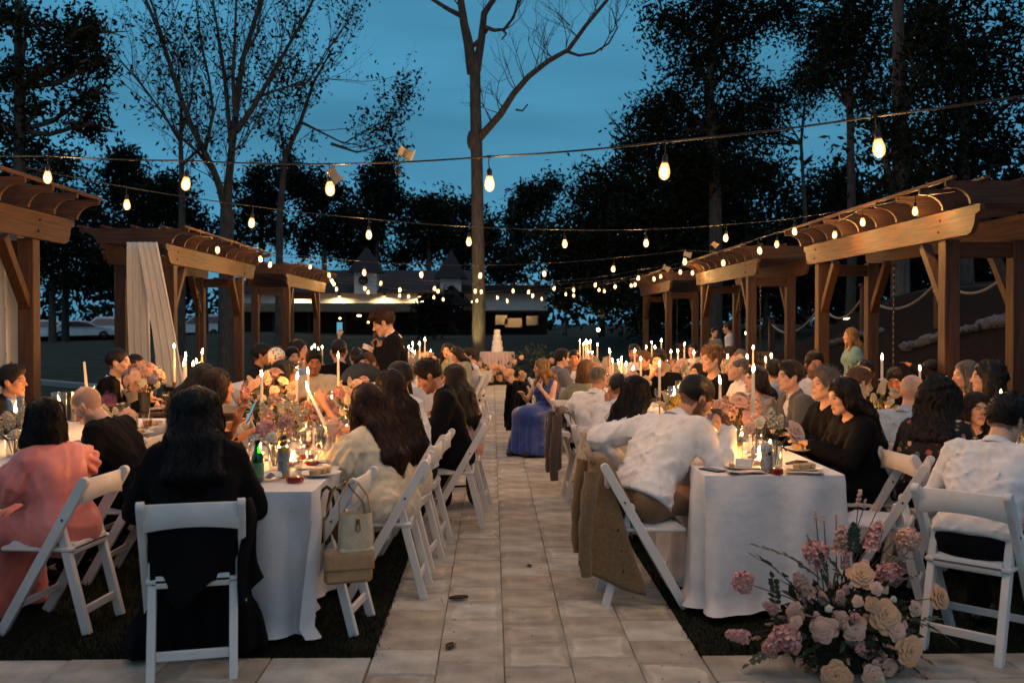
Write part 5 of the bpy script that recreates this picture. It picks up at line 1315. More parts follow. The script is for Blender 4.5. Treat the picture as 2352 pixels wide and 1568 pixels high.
            h.ell(H(0, -.125, .03), V3(.045, .042, .045), HR, .015)
        elif style == 'pony':
            h.chain([H(0, -.1, .04), H(0, -.16, .02), N_ - Fw * .13 - U * .05, tip - Fw * .12], [.03, .034, .034, .012], .02)
        h.ell(H(0, .122, -.04), V3(.098, .088, .115) * hs, HR, .014, -1)
        if style in ('bun', 'pony'): h.cut(H(0, -.05, -.06), HR @ V3(0, -.5, -1)); [h.ell(H(s_ * .1, .0, -.03), V3(.03, .05, .045) * hs, HR, .01, -1) for s_ in (-1, 1)]
        w = HR[:, 0] * 330; w3 = HR[:, 1] * 260; wv = HR[:, 2] * 26
        amp = .0035 if style != 'bigcurl' else .006; wob = 1.2 if style in ('long', 'bob') else 2.6
        h.disp = lambda Pp: amp * np.sin(Pp @ w + Pp @ w3 + wob * np.sin(Pp @ wv + Pp @ w * .1)) + amp * .6 * np.sin(Pp @ w * 2.3 - Pp @ w3 * 1.7 + wob * np.sin(Pp @ wv * 1.4))
    Vh, Fh = h.mesh(hh)
    if not len(Vh): return
    nm = 'hair' if style != 'scarf' else 'headscarf'
    hm = np_mesh(nm, Vh, Fh, M); ho = link(nm, hm, o)
    if det >= 2 and style not in ('scarf', 'fade', 'balding', 'buzz'):
        # loose strands lying on the hair and lifting off its outline
        num = {3: 760, 2: 240}[det]; cu = style in ('curly', 'bigcurl', 'wavy')
        idx = rn.integers(0, len(Vh), num); p = Vh[idx].copy(); steps = 9 if not cu else 5; st = (.022 if not cu else .009); D = -HR[:, 2] * .4 - U * .6
        if style in ('short', 'quiff', 'fade'): steps = 3; st = .011
        path = [p.copy()]; cur = p.copy(); dirr = np.tile(D, (num, 1)) + rn.normal(0, .25 if not cu else 1.0, (num, 3))
        if style in ('short', 'quiff', 'curly', 'wavy'): dirr = (cur - H(0, -.01, .03)) * 8 + rn.normal(0, .7, (num, 3))
        for i in range(steps):
            e = 1e-3; f0 = h.at(cur); gr = np.column_stack([h.at(cur + V3(e, 0, 0)) - f0, h.at(cur + V3(0, e, 0)) - f0, h.at(cur + V3(0, 0, e)) - f0]) / e; gr /= np.linalg.norm(gr, axis=1, keepdims=True) + 1e-9
            d = dirr - gr * (dirr * gr).sum(1, keepdims=True) * (1 if style not in ('short', 'quiff', 'curly', 'wavy') else .3); d /= np.linalg.norm(d, axis=1, keepdims=True) + 1e-9
            cur = cur + d * st; f1 = h.at(cur); tgt = .0035 + .012 * rn.random(num) ** 3 * (i / steps)
            if style not in ('short', 'quiff', 'curly', 'wavy'): cur = cur - gr * (np.clip(f1 - tgt, -.03, .03))[:, None]
            dirr = dirr + rn.normal(0, .12 if not cu else .8, (num, 3)); path.append(cur.copy())
        path = np.array(path); w_ = rn.normal(0, 1, (num, 3)); vs = []; n_s = len(path)
        for i in range(n_s):
            tg = path[min(i + 1, n_s - 1)] - path[max(i - 1, 0)]; sd = np.cross(tg, w_); sd /= np.linalg.norm(sd, axis=1, keepdims=True) + 1e-9
            wd = .0016 * (1 - .7 * i / n_s); vs += [path[i] - sd * wd, path[i] + sd * wd]
        Vs = np.array(vs).transpose(1, 0, 2).reshape(-1, 3); ff = []
        for i in range(n_s - 1): ff.append([2 * i, 2 * i + 1, 2 * i + 3, 2 * i + 2])
        ff = np.array(ff); Fs = (ff[None] + (np.arange(num) * 2 * n_s)[:, None, None]).reshape(-1, 4)
        s_o = link('loose_hair', np_mesh('loose_hair', Vs, Fs, M), ho)
# ------------------------------------------------------------------ the guests (head position in the photo, distance, facing, look)
GL, GR = 'guests at the left tables', 'guests at the right tables'
FACE_R, FACE_L = -90, 90
HOLD = dict(rgrip=1.1, lgrip=1.1)
def who(*a, **k): return person(*a, **k)
# left tables
who(28, 838, 7.6, -88, 'man in dark suit at the far left edge in profile, looking right', top='suit', topc='charcoal', hc='black', hair='short', skin='mid', group=GL)
coral = who(98, 913, 5.25, 66, 'woman in coral puff-sleeved dress seen from behind, dark bob', sex='f', hair='bob', hc='black', hairlen=.28, top='puff_short', topc='coral', legs='dress', legc='coral', skin='light', lean=14, group=GL, rh=(.20, .36, .80), rpole=(1, -.5, -.3), lh=(-.1, .36, .8))
who(200, 894, 6.2, 84, 'balding man in black bending over his plate, ear to the camera', top='knit', topc='black', bald=True, hc='brown', skin='light', beard=.3, lean=24, hpitch=38, group=GL)
who(272, 799, 9.25, -86, 'groom in black suit in profile behind the round pink bouquet', top='suit', topc='black', hair='fade', hc='dark', skin='light', group=GL)
who(312, 814, 9.75, -120, 'dark-haired woman partly hidden behind the groom', sex='f', hair='long', hc='dark', top='strapless', topc='cream', legs='dress', legc='cream', group=GL)
shawl = who(450, 919, 4.66, 13, 'woman wrapped in black seen from behind at the head of the left table', sex='f', hair='wavylong', hc='black', hairlen=.24, top='coat', topc='black', legs='dress', legc='black', lean=12, group=GL, scale=1.0, gown=(.32, .10), fixed=dict(legs=([(-.12, .17, .50), (.12, .17, .50)], [(-.12, .12, .09), (.12, .12, .09)])))
phone_w = who(500, 846, 6.62, -62, 'woman with long straight dark hair and bare shoulders', sex='f', hair='long', hc='brown', hairlen=.30, top='strapless', topc='black', legs='dress', legc='black', skin='tan', lean=10, hyaw=6, group=GL, rhw=(560, 1000, 6.35), lhw=(545, 962, 6.75))
who(468, 837, 7.45, -96, 'woman with black hair bowed behind the bare-shouldered woman', sex='f', hair='long', hc='black', hairlen=.2, top='puff_short', topc='lightblue', legs='skirt', legc='white', skin='mid', hpitch=22, group=GL)
who(655, 827, 7.95, -70, 'woman with sleek black hair and tan blouse looking right', sex='f', hair='long', hc='black', hairlen=.3, top='puff_short', topc='khaki', legs='skirt', legc='black', skin='tan', hyaw=-14, group=GL)
who(721, 803, 10.2, 196, 'man in beige polo shirt facing the camera at the table end', top='polo', topc='beige', hair='short', hc='black', skin='tan', hpitch=10, group=GL, beard=.2)
cream = who(838, 881, 5.85, 62, 'woman in cream puff-sleeved knit with long auburn hair lighting a candle', sex='f', hair='wavylong', hc='auburn', hairlen=.34, top='puff', topc='cream', legs='dress', legc='cream', skin='light', lean=17, group=GL, lhw=(762, 1002, 5.72), rhw=(772, 985, 5.98), lpole=(-.25, .25, -1), rpole=(.3, .2, -1), fixed=dict(ln=(1, .2, 0), rn=(-1, .2, 0)), lgrip=.95, rgrip=.95)
bare = who(892, 848, 6.5, 66, 'woman with long brown hair and bare shoulder beside the cream knit', sex='f', hair='long', hc='brown', hairlen=.42, top='strapless', topc='cream', legs='dress', legc='cream', skin='mid', lean=10, group=GL, lhw=(742, 925, 6.4), lpole=(-.6, .1, -1), fixed=dict(ln=(1, 0, -.3)), lgrip=.9)
who(914, 829, 7.1, 78, 'man in white shirt with cropped hair between long-haired women', top='shirt', topc='white', hair='fade', hc='dark', skin='mid', lean=12, group=GL, hyaw=-10)
curly = who(985, 828, 7.7, 92, 'man in black suit with curly dark hair bowing his bearded face', top='suit', topc='black', hair='wavy', hc='black', skin='mid', beard=.45, lean=12, hpitch=30, group=GL)
who(1041, 836, 8.45, 66, 'woman with long dark hair in a floral strapless dress beside the aisle', sex='f', hair='long', hc='dark', hairlen=.34, top='strapless', topc='floral_pink', legs='dress', legc='floral_pink', skin='tan', lean=8, group=GL)
speaker = who(880, 711, 9.6, 92, 'young man in black suit standing with a microphone, reading his notes', top='suit', topc='black', legs='trousers', legc='black', hair='wavy', hc='auburn', skin='light', lean=4, hpitch=24, stand=True, lhw=(868, 806, 9.42), rhw=(872, 802, 9.66), lpole=(-.7, -.8, -1), rpole=(.7, -.8, -1), fixed=dict(ln=(.2, -.2, 1), rn=(-1, 0, 0), ld=(.2, 1, .1), rd=(-.2, .5, .8)), rgrip=1.25, lgrip=.5, det=3)
who(778, 778, 11.0, 14, 'man in black suit seen from behind below the raised phone', top='suit', topc='black', hair='fade', hc='brown', group=GL, skin='light')
phone_up = who(817, 798, 12.4, 20, 'guest with brown hair holding a phone high', sex='f', hair='bun', hc='brown', top='tee', topc='rose', group=GL, lh=(-.18, .22, 1.42), lpole=(-.6, -.2, -1), lgrip=.8, skin='light')
who(834, 813, 11.4, 186, 'woman with dark hair looking out over the stroller', sex='f', hair='long', hc='dark', top='tee', topc='charcoal', group=GL, skin='light')
who(855, 808, 11.0, 110, 'ginger man in pale shirt behind the stroller', top='shirt', topc='lightblue', hair='short', hc='light', group=GL, skin='mid')
who(601, 789, 11.6, -82, 'man in dark jacket in profile at the far left table', top='suit', topc='charcoal', hair='short', hc='black', group=GL, skin='mid')
who(637, 800, 10.7, -128, 'guest with a printed headscarf and pink shirt', sex='f', hair='scarf', hc='brown', top='shirt', topc='pink', group=GL, skin='light')
who(671, 797, 12.2, -140, 'bearded man in pale blue shirt beside tall candles', top='shirt', topc='lightblue', hair='short', hc='dark', beard=.9, group=GL, skin='light')
who(689, 780, 13.4, -100, 'woman with curly brown hair under the pergola post', sex='f', hair='bigcurl', hc='brown', hairlen=.2, top='tee', topc='rose', group=GL, skin='light')
who(1028, 788, 15.8, 160, 'woman with long hair resting her cheek at the far left table', sex='f', hair='wavylong', hc='brown', hairlen=.3, top='knit', topc='sage', group=GL, lh=(-.08, .2, 1.06), lgrip=.9)
who(1047, 797, 15.0, 128, 'woman in sage top with her head tilted down', sex='f', hair='long', hc='dark', hairlen=.2, top='knit', topc='sage', hpitch=24, hroll=-14, group=GL)
who(1077, 800, 15.3, 108, 'man in white shirt rubbing his face beside the aisle', top='rolled', topc='white', hair='short', hc='brown', group=GL, lh=(-.06, .2, 1.07), lgrip=.9)
who(727, 812, 15.5, 150, 'guest in dark shirt at the far end of the left rows', top='shirt', topc='charcoal', hair='short', hc='brown', group=GL)
who(960, 822, 17.5, 100, 'small figure in pale top past the tall tapers', sex='f', hair='bun', hc='blond', top='tee', topc='rose', group=GL)
# right tables
blue = who(1243, 823, 11.9, 134, 'blond woman in long royal blue dress with chin on her hand', sex='f', hair='wavylong', hc='blond', hairlen=.26, top='tank', topc='royal', legs='dress', legc='royal', skin='light', lean=12, hyaw=-46, hpitch=4, group=GR, gown=(.30, .26), det=2, lhw=(1243, 893, 11.8), lpole=(-.2, .4, -1), lgrip=1.1, fixed=dict(ln=(0, -1, 0)))
who(1291, 802, 13.1, -70, 'man with dark wavy hair in light jacket turned to the right', top='suit', topc='jacketgrey', hair='wavy', hc='black', skin='light', group=GR)
who(1319, 804, 13.9, 172, 'man in grey jacket over a dark shirt facing the camera', top='coat', topc='jacketgrey', hair='short', hc='dark', skin='mid', group=GR, beard=.2)
who(1350, 826, 10.4, -34, 'woman with brown bob in an olive top', sex='f', hair='bob', hc='light', hairlen=.2, top='tee', topc='olive', legs='trousers', legc='beige', skin='light', lean=14, group=GR, lh=(-.22, .2, .78), lpole=(-.7, -.7, -.8))
who(1374, 836, 9.0, -38, 'older man with cropped greying hair in white shirt, back to the camera', top='shirt', topc='white', hair='balding', hc='grey', skin='mid', lean=14, group=GR, lh=(-.22, .22, .79), lpole=(-.7, -.7, -.8))
who(1420, 857, 7.85, -28, 'young man in white shirt resting his cheek on his hand', top='shirt', topc='white', hair='fade', hc='black', skin='mid', lean=22, hyaw=38, hpitch=14, group=GR, lh=(-.10, .18, 1.0), lpole=(-.45, .1, -1), lgrip=1.0, fixed=dict(ln=(.6, -.6, 0), ld=(.2, .2, 1)))
who(1462, 863, 6.95, -36, 'woman with long straight dark hair and beige lace sleeve', sex='f', hair='long', hc='dark', hairlen=.16, top='rolled', topc='beige', legs='dress', legc='beige', skin='light', lean=14, group=GR, lh=(-.12, .18, .98), lpole=(-.5, .1, -1), lgrip=1.0, fixed=dict(ln=(.6, -.6, 0), ld=(.2, .2, 1)))
lean_m = who(1600, 872, 5.85, -58, 'man in white shirt leaning on the right table with head bowed', top='shirt', topc='white', legs='trousers', legc='khaki', hair='fade', hc='black', skin='mid', beard=.8, lean=38, side=-4, hpitch=28, hyaw=-16, group=GR, rhw=(1672, 985, 5.62), rpole=(.5, .25, -1.2), lhw=(1440, 1085, 6.05), lpole=(-.6, -1, .5), rgrip=1.15, fixed=dict(rn=(-.4, -.8, .2), rd=(-.3, -.1, 1), legs=([(-.10, .42, .50), (.16, .40, .50)], [(-.14, .36, .09), (.2, .26, .09)])), scale=1.08)
dark_w = who(1936, 868, 6.3, 96, 'woman in black with long dark hair at the right table corner', sex='f', hair='long', hc='dark', hairlen=.34, top='knit', topc='black', legs='dress', legc='black', skin='light', lean=10, hpitch=12, group=GR, lh=(-.14, .40, .83))
who(1896, 845, 7.05, 98, 'man with spiky grey hair in black shirt looking left', top='knit', topc='black', hair='quiff', hc='grey', skin='light', lean=6, hpitch=-6, group=GR)
who(1815, 829, 7.9, 96, 'man in grey suit with neat dark hair smiling left', top='suit', topc='grey', hair='short', hc='dark', skin='light', lean=8, group=GR)
who(1734, 840, 8.35, 102, 'woman with long dark hair and floral chiffon sleeves', sex='f', hair='long', hc='dark', hairlen=.3, top='puff', topc='floral_pale', legs='skirt', legc='black', skin='light', lean=8, group=GR)
who(1694, 815, 9.3, 96, 'older balding man with white beard in white shirt and black vest', top='shirt', topc='white', hair='balding', hc='grey', beard=.6, skin='light', group=GR)
who(1634, 797, 10.1, 122, 'young man with curly sandy hair in black shirt', top='tee', topc='black', hair='curly', hc='sandy', skin='light', group=GR, hyaw=-14)
who(1603, 833, 10.9, 116, 'dark-haired woman beyond the curly-haired young man', sex='f', hair='long', hc='dark', top='tee', topc='charcoal', group=GR)
who(1514, 802, 11.2, 152, 'young man in black tee with his hand at his mouth', top='tee', topc='black', hair='short', hc='black', skin='light', group=GR, hpitch=8, rh=(.05, .22, 1.0), rpole=(1, .2, -1), rgrip=1.1, fixed=dict(rn=(0, -1, 0), rd=(-.3, .1, 1)))
who(1457, 791, 14.0, 150, 'bearded man in white shirt at the far right table', top='shirt', topc='white', hair='short', hc='black', beard=.8, skin='mid', group=GR)
who(1480, 806, 12.7, 130, 'brown-haired guest in dark clothes beside the black-tee man', top='shirt', topc='charcoal', hair='short', hc='light', skin='light', group=GR)
who(1591, 789, 16.2, 150, 'woman with glasses far down the right tables', sex='f', hair='bun', hc='brown', top='shirt', topc='white', glasses=True, group=GR)
who(1621, 793, 15.6, 120, 'dark-haired guest far down the right tables', top='shirt', topc='navy', hair='short', hc='black', group=GR)
who(1676, 796, 13.6, -110, 'man with dark hair lit from the right beyond the curly head', top='shirt', topc='charcoal', hair='short', hc='black', skin='mid', group=GR)
who(1700, 802, 14.2, 170, 'grey-haired woman facing the camera far on the right', sex='f', hair='bob', hc='grey', hairlen=.1, top='tee', topc='charcoal', group=GR)
who(1778, 826, 9.7, 10, 'dark-haired man seen from behind past the grey suit', top='shirt', topc='lightblue', hair='short', hc='black', group=GR)
who(1871, 807, 9.3, 176, 'bearded man in white shirt facing the camera between dark shoulders', top='shirt', topc='white', hair='short', hc='dark', beard=.7, skin='mid', group=GR)
who(1844, 838, 10.6, -60, 'guest in bright blue top behind the grey suit', sex='f', hair='bun', hc='brown', top='tee', topc='royal', group=GR)
who(1972, 843, 7.75, -74, 'man in black jacket with short brown hair turned away right', top='coat', topc='black', hair='short', hc='light', skin='light', group=GR, hpitch=14)
who(1987, 828, 9.3, -10, 'guest with black hair behind the brown-haired man', hair='short', hc='black', top='shirt', topc='charcoal', group=GR)
who(2097, 859, 6.75, -54, 'bald man in pale blue shirt leaning right', top='shirt', topc='lightblue', bald=True, hc='grey', skin='light', lean=22, hpitch=6, group=GR)
who(2150, 866, 6.05, -40, 'woman with full dark curls in a floral black blouse', sex='f', hair='bigcurl', hc='dark', hairlen=.2, top='rolled', topc='floral_dark', legs='skirt', legc='black', skin='light', lean=10, hyaw=40, group=GR)
who(2243, 902, 6.35, 172, 'smiling woman with long brown hair facing the camera', sex='f', hair='wavylong', hc='brown', hairlen=.26, top='knit', topc='black', legs='skirt', legc='black', skin='light', hyaw=12, hroll=-8, lean=12, group=GR)
whiteback = who(2312, 909, 4.93, -46, 'man in white shirt at the right edge, broad back to the camera', top='shirt', topc='white', legs='trousers', legc='black', hair='short', hc='dark', skin='light', lean=30, hpitch=22, hyaw=-12, group=GR)
who(2218, 828, 8.0, 88, 'woman with grey bob and pink top, hands clasped at her chin', sex='f', hair='bob', hc='grey', hairlen=.12, top='tee', topc='rose', group=GR, lh=(-.05, .24, .98), rh=(.05, .24, .98), lgrip=1.1, rgrip=1.1)
who(2264, 829, 7.4, 70, 'woman with a big round mass of black hair at the right edge', sex='f', hair='bigcurl', hc='black', hairlen=.1, top='tee', topc='black', group=GR, skin='light')
who(2056, 845, 8.9, 150, 'dark-haired man with one arm raised to his head', top='knit', topc='black', hair='short', hc='black', skin='tan', group=GR, lh=(-.16, .05, 1.3), lpole=(-1, .1, .2), hpitch=16)
who(2142, 829, 9.1, 120, 'guest with black hair bent under the bank', hair='short', hc='black', top='shirt', topc='black', group=GR, hpitch=20)
girl = who(1953, 752, 13.0, 86, 'blond girl in pale teal dress walking behind the right tables', sex='f', hair='wavylong', hc='blond', hairlen=.42, top='puff_short', topc='teal', legs='dress', legc='sage', stand=True, lean=4, skin='light', rh=(.1, .1, .82), lh=(-.12, .12, .84))
who(1672, 739, 20.0, 60, 'waiter in white shirt standing behind the right pergola posts', top='rolled', topc='white', legs='trousers', legc='black', stand=True, hair='short', hc='dark', rh=(.2, .2, 1.0), lh=(-.2, .2, 1.0))
who(1641, 764, 21.0, 200, 'woman in pale green top standing beside the waiter', sex='f', hair='bun', hc='dark', top='tee', topc='sage', legs='skirt', legc='charcoal', stand=True, scale=.9, rh=(.16, .1, .9), lh=(-.16, .1, .9))
# ------------------------------------------------------------------ folding chairs
CHW = mat('white_resin', C('#d8d3cc'), .5, .05, 8, .12, 120, spec=.35)
PAD = mat('white_vinyl_pad', C('#d5d4d2'), .45, .05, 8)
def rail(p0, p1, w, t, side=(1, 0, 0)):
    """flat rounded-end rail: w wide across, t thick"""
    g = MB(); p0, p1 = Vector(p0), Vector(p1); a = (p1 - p0).normalized(); sd = Vector(side); nn = a.cross(sd).normalized(); Ln = (p1 - p0).length
    pts = []
    for k in range(9): t_ = PI * k / 8; pts.append((math.cos(t_) * w / 2, Ln + math.sin(t_) * w / 2 - w / 2))
    pts += [(-w / 2, 0), (w / 2, 0)]
    vs = []; n = len(pts); b = .003
    for s_, ins in ((-1, 1), (-1, 0), (1, 0), (1, 1)):
        for (x, y) in pts:
            k_ = 1 - (b / (w / 2)) * ins; off = s_ * (t / 2 - (0 if ins else b))
            vs.append(p0 + nn * x * k_ + a * (y if not ins else min(max(y, b), Ln - b)) + sd * off)
    fs = [tuple(range(n - 1, -1, -1)), tuple(3 * n + i for i in range(n))]
    for r in range(3): fs += [(r * n + i, r * n + (i + 1) % n, (r + 1) * n + (i + 1) % n, (r + 1) * n + i) for i in range(n)]
    g.add(vs, fs); return g
def chair_meshes():
    M = []; hw = .209
    def slat(z0, z1, y, x, arch, curve, t):
        g = MB(); n = 12
        for side in (0, 1):
            pass
        vs = []; 
        for i in range(n + 1):
            u = -1 + 2 * i / n; xx = u * x; yy = y - curve * (1 - u * u); zb = z0 + arch * (1 - u * u); zt = z1 + arch * .25 * (1 - u * u)
            vs += [(xx, yy - t / 2, zb + .003), (xx, yy - t / 2, zt - .003), (xx, yy - t / 2 + .003, zt), (xx, yy + t / 2 - .003, zt), (xx, yy + t / 2, zt - .003), (xx, yy + t / 2, zb + .003), (xx, yy + t / 2 - .003, zb), (xx, yy - t / 2 + .003, zb)]
        fs = []
        for i in range(n):
            for k in range(8): fs.append((i * 8 + k, (i + 1) * 8 + k, (i + 1) * 8 + (k + 1) % 8, i * 8 + (k + 1) % 8))
        fs += [tuple(range(8)), tuple(n * 8 + k for k in range(7, -1, -1))]
        g.add(vs, fs); return g
    for s_ in (-1, 1): M.append(('side_rail', rail((s_ * hw, .20, 0), (s_ * hw, -.255, .79), .05, .034).mesh('side_rail', CHW, 40)))
    for s_ in (-1, 1): M.append(('rear_leg', rail((s_ * .172, -.235, 0), (s_ * .172, -.09, .565), .044, .036).mesh('rear_leg', CHW, 40)))
    M.append(('back_slat', slat(.655, .775, -.225, .2, .022, .022, .018).mesh('back_slat', CHW, 50)))
    M.append(('back_rail', slat(.395, .45, -.155, .155, .0, .0, .02).mesh('back_rail', CHW, 50)))
    g = MB(); g.bar((-.155, -.205, .11), (.155, -.205, .11), .02, .042, (0, 1, 0), .004); M.append(('rear_stretcher', g.mesh('rear_stretcher', CHW, 40)))
    g = MB(); g.bar((-.194, .12, .14), (.194, .12, .14), .018, .036, (0, 1, 0), .004); M.append(('front_stretcher', g.mesh('front_stretcher', CHW, 40)))
    g = MB(); g.box((0, .02, .425), (.396, .37, .022), None, .006); M.append(('seat', g.mesh('seat', CHW, 40)))
    g = MB()
    def padf(u, v):
        x, y = (u - .5) * 2, (v - .5) * 2; e = max(0, 1 - max(abs(x), abs(y)) ** 8); return Vector((x * .183, .02 + y * .17, .437 + .022 * e ** .5))
    g.grid(padf, 14, 14); M.append(('seat_pad', g.mesh('seat_pad', PAD, True)))
    g = MB(); R = Euler((0, PI / 2, 0)).to_matrix()
    for s_ in (-1, 1): g.lathe([(.0, 0), (.006, 0), (.006, .004), (.0, .006)], 8, (s_ * .2245 if s_ > 0 else -.2305, -.135, .58), R)
    M.append(('hinge_bolt', g.mesh('hinge_bolt', MET, 40)))
    return M
CHM = chair_meshes()
def chair(x, y, rz, label, group='white folding chairs'):
    r = root('folding_chair', label, 'chair', (x, y, 0), rad(rz), group)
    for n, m in CHM: link(n, m, r)
    return r
for p in PEOPLE:
    if p['stand']: continue
    x, y, _ = p['loc']
    q = p['rz']; q = 86 + random.uniform(-6, 6) if 40 < q < 128 and p is not shawl else (-86 + random.uniform(-6, 6) if -128 < q < -34 and p is not whiteback else q)
    p['chair'] = chair(x, y, q, 'white folding chair under the ' + ' '.join(p['label'].split()[:11]))
chair(-.90, 5.15, 83, 'empty white folding chair holding the handbags beside the aisle')
chair(2.22, 5.62, 62, 'empty white folding chair at the right table corner, blue-lit seat')
chair(-2.56, 6.95, 84, 'empty white folding chair pulled out beside the left outer table')
chair(-2.52, 7.75, 88, 'empty white folding chair draped with dark clothing near the groom')
chair(.62, 13.0, -72, 'empty white folding chair with a black jacket over it')
chair(.80, 14.1, -84, 'empty white folding chair behind the one with the black jacket')
chair(-.32, 16.6, 70, 'empty white folding chair past the man rubbing his face')
chair(-.36, 9.4, 84, 'empty white folding chair beyond the floral strapless dress')
chair(.84, 12.2, -92, 'empty white folding chair just beyond the blue dress')
chair(2.35, 9.2, 92, 'empty white folding chair by the black-vested older man')

# ------------------------------------------------------------------ tables and cloths
LINEN = mat('white_linen', C('#dcd6d2'), .85, .05, 8, .22, 22, sheen=.15)
TOPW = mat('plywood_top', C('#8a6c48'), .6, .15, 6)
LEGM = mat('grey_steel', C('#55565a'), .4, .1, 10, metal=.6)
TH = .755
def table(x0, x1, y0, y1, label, clabel, hem=.05, seed=0, tuck=.012, group='banquet tables under white cloths'):
    cx, cy = (x0 + x1) / 2, (y0 + y1) / 2; w, d = x1 - x0, y1 - y0
    r = root('banquet_table', label, 'table', (cx, cy, 0), 0, group)
    g = MB(); g.box((0, 0, TH - .02), (w - .02, d - .02, .03), None, .004); g.obj('tabletop', TOPW, r)
    for sx in (-1, 1):
        for sy in (-1, 1):
            g = MB(); g.tube([(sx * (w / 2 - .1), sy * (d / 2 - .2), 0), (sx * (w / 2 - .1), sy * (d / 2 - .2), TH - .035)], .014, 8); g.obj('leg', LEGM, r)
    rn = random.Random(seed); g = MB(); nu = int(2 * (w + d) / .028); nv = 16; rr = .05
    per = 2 * (w + d); ph = [rn.uniform(0, 6) for _ in range(6)]
    def edge(s):
        s = (s % 1) * per
        if s < w: return Vector((-w / 2 + s, -d / 2, 0)), Vector((0, -1, 0))
        s -= w
        if s < d: return Vector((w / 2, -d / 2 + s, 0)), Vector((1, 0, 0))
        s -= d
        if s < w: return Vector((w / 2 - s, d / 2, 0)), Vector((0, 1, 0))
        s -= w; return Vector((-w / 2, d / 2 - s, 0)), Vector((-1, 0, 0))
    corners = [0, w, w + d, 2 * w + d, per]
    def fn(u, v):
        e, n_ = edge(u); s = u * per
        dc = min(abs(s - c) for c in corners); nr = Vector((e.x / (w / 2), e.y / (d / 2), 0))
        cf = math.exp(-(dc / .09) ** 2)                                            # soft corner: the cloth falls in a fold there
        dirn = n_.copy()
        if cf > .02: dirn = (n_ + Vector((math.copysign(1, e.x) if abs(abs(e.x) - w / 2) < .12 else 0, math.copysign(1, e.y) if abs(abs(e.y) - d / 2) < .12 else 0, 0)) * cf * .7).normalized()
        if v < .06: return Vector((e.x, e.y, TH + .003))
        q = (v - .06) / .94; drop = (TH - hem) * q
        cn = 1 + 1.3 * math.exp(-(dc / .28) ** 2); fold = (.010 + .026 * q ** .8) * cn * math.sin(s * 15 + ph[0] + 1.3 * math.sin(s * 2.7 + ph[1]) + .5 * q) + .020 * q * cn * math.sin(s * 27 + ph[2] + math.sin(s * 4)) + .012 * q * math.sin(s * 3.1 + ph[3])
        out_ = .004 - tuck * q + fold * min(1, q * 5) + cf * (.03 * q)
        if hem < .045 and q > .93: out_ += (q - .93) * .6
        bend = .012 * (1 - math.exp(-q * 30))
        return Vector((e.x, e.y, TH + .003 - max(0, drop - .0))) + dirn * (out_ + bend)
    g.grid(fn, nu, nv, True); side_n = len(g.v)
    nx, ny = max(6, int(w / .09)), int(d / .09)
    def tf(u, v):
        x, y = (u - .5) * w, (v - .5) * d; ed = min(w / 2 - abs(x), d / 2 - abs(y))
        return Vector((x, y, TH + .003 + (.0018 * math.sin(x * 17 + ph[4]) * math.sin(y * 13 + ph[5]) + .002 * math.sin(x * 5 + y * 7)) * min(1, ed * 12)))
    g.grid(tf, nx, ny)
    o = g.obj('tablecloth', LINEN, None, True, (cx, cy, 0)); tag(o, clabel, 'tablecloth', 'white cloths on the tables')
T1 = (-1.56, -.855, 4.74, 9.75); T2 = (1.12, 1.86, 5.2, 10.1); T3 = (-3.50, -2.74, 3.55, 8.46); T4 = (3.02, 3.78, 5.0, 9.9)
table(*T1, 'long banquet table left of the aisle nearest the camera', 'white cloth reaching the turf on the near left table', .03, 1, .14)
table(*T2, 'long banquet table right of the aisle nearest the camera', 'white cloth with a pulled corner on the near right table', .04, 2)
table(*T3, 'long banquet table at the far left beside the coral dress', 'white cloth on the far left table behind the balding man', .2, 3)
table(*T4, 'long banquet table at the far right past the white shirt', 'white cloth on the far right table below the bank', .2, 4)
table(-1.60, -.84, 12.6, 17.5, 'second banquet table left of the aisle beyond the stroller', 'white cloth on the left table beyond the stroller', .15, 5)
table(1.10, 1.86, 11.9, 16.8, 'second banquet table right of the aisle beyond the black tee', 'white cloth on the right table beyond the blue dress', .15, 6)
table(-3.5, -2.74, 11.6, 16.2, 'second banquet table at the far left behind the headscarf', 'white cloth on the table behind the printed headscarf', .15, 7)
table(3.02, 3.78, 11.5, 16.2, 'second banquet table at the far right before the walking girl', 'white cloth on the table before the walking girl', .15, 8)
# sweetheart table: dark wood
r = root('wooden_table', 'dark wooden sweetheart table in front of the groom', 'table', (-2.95, 9.35, 0)); DW = mat('dark_walnut', C('#4a3324'), .45, .25, 4, .2, 30, stretch=(1, 8, 8))
for k in range(5): g = MB(); g.box((0, (k - 2) * .152, .742), (1.25, .148, .03), None, .003); g.obj('plank', DW, r)
g = MB(); g.box((0, 0, .68), (1.15, .62, .09), None, .004); g.obj('apron', DW, r)
for sx in (-1, 1):
    for sy in (-1, 1): g = MB(); g.box((sx * .55, sy * .3, .32), (.07, .07, .63), None, .005); g.obj('leg', DW, r)

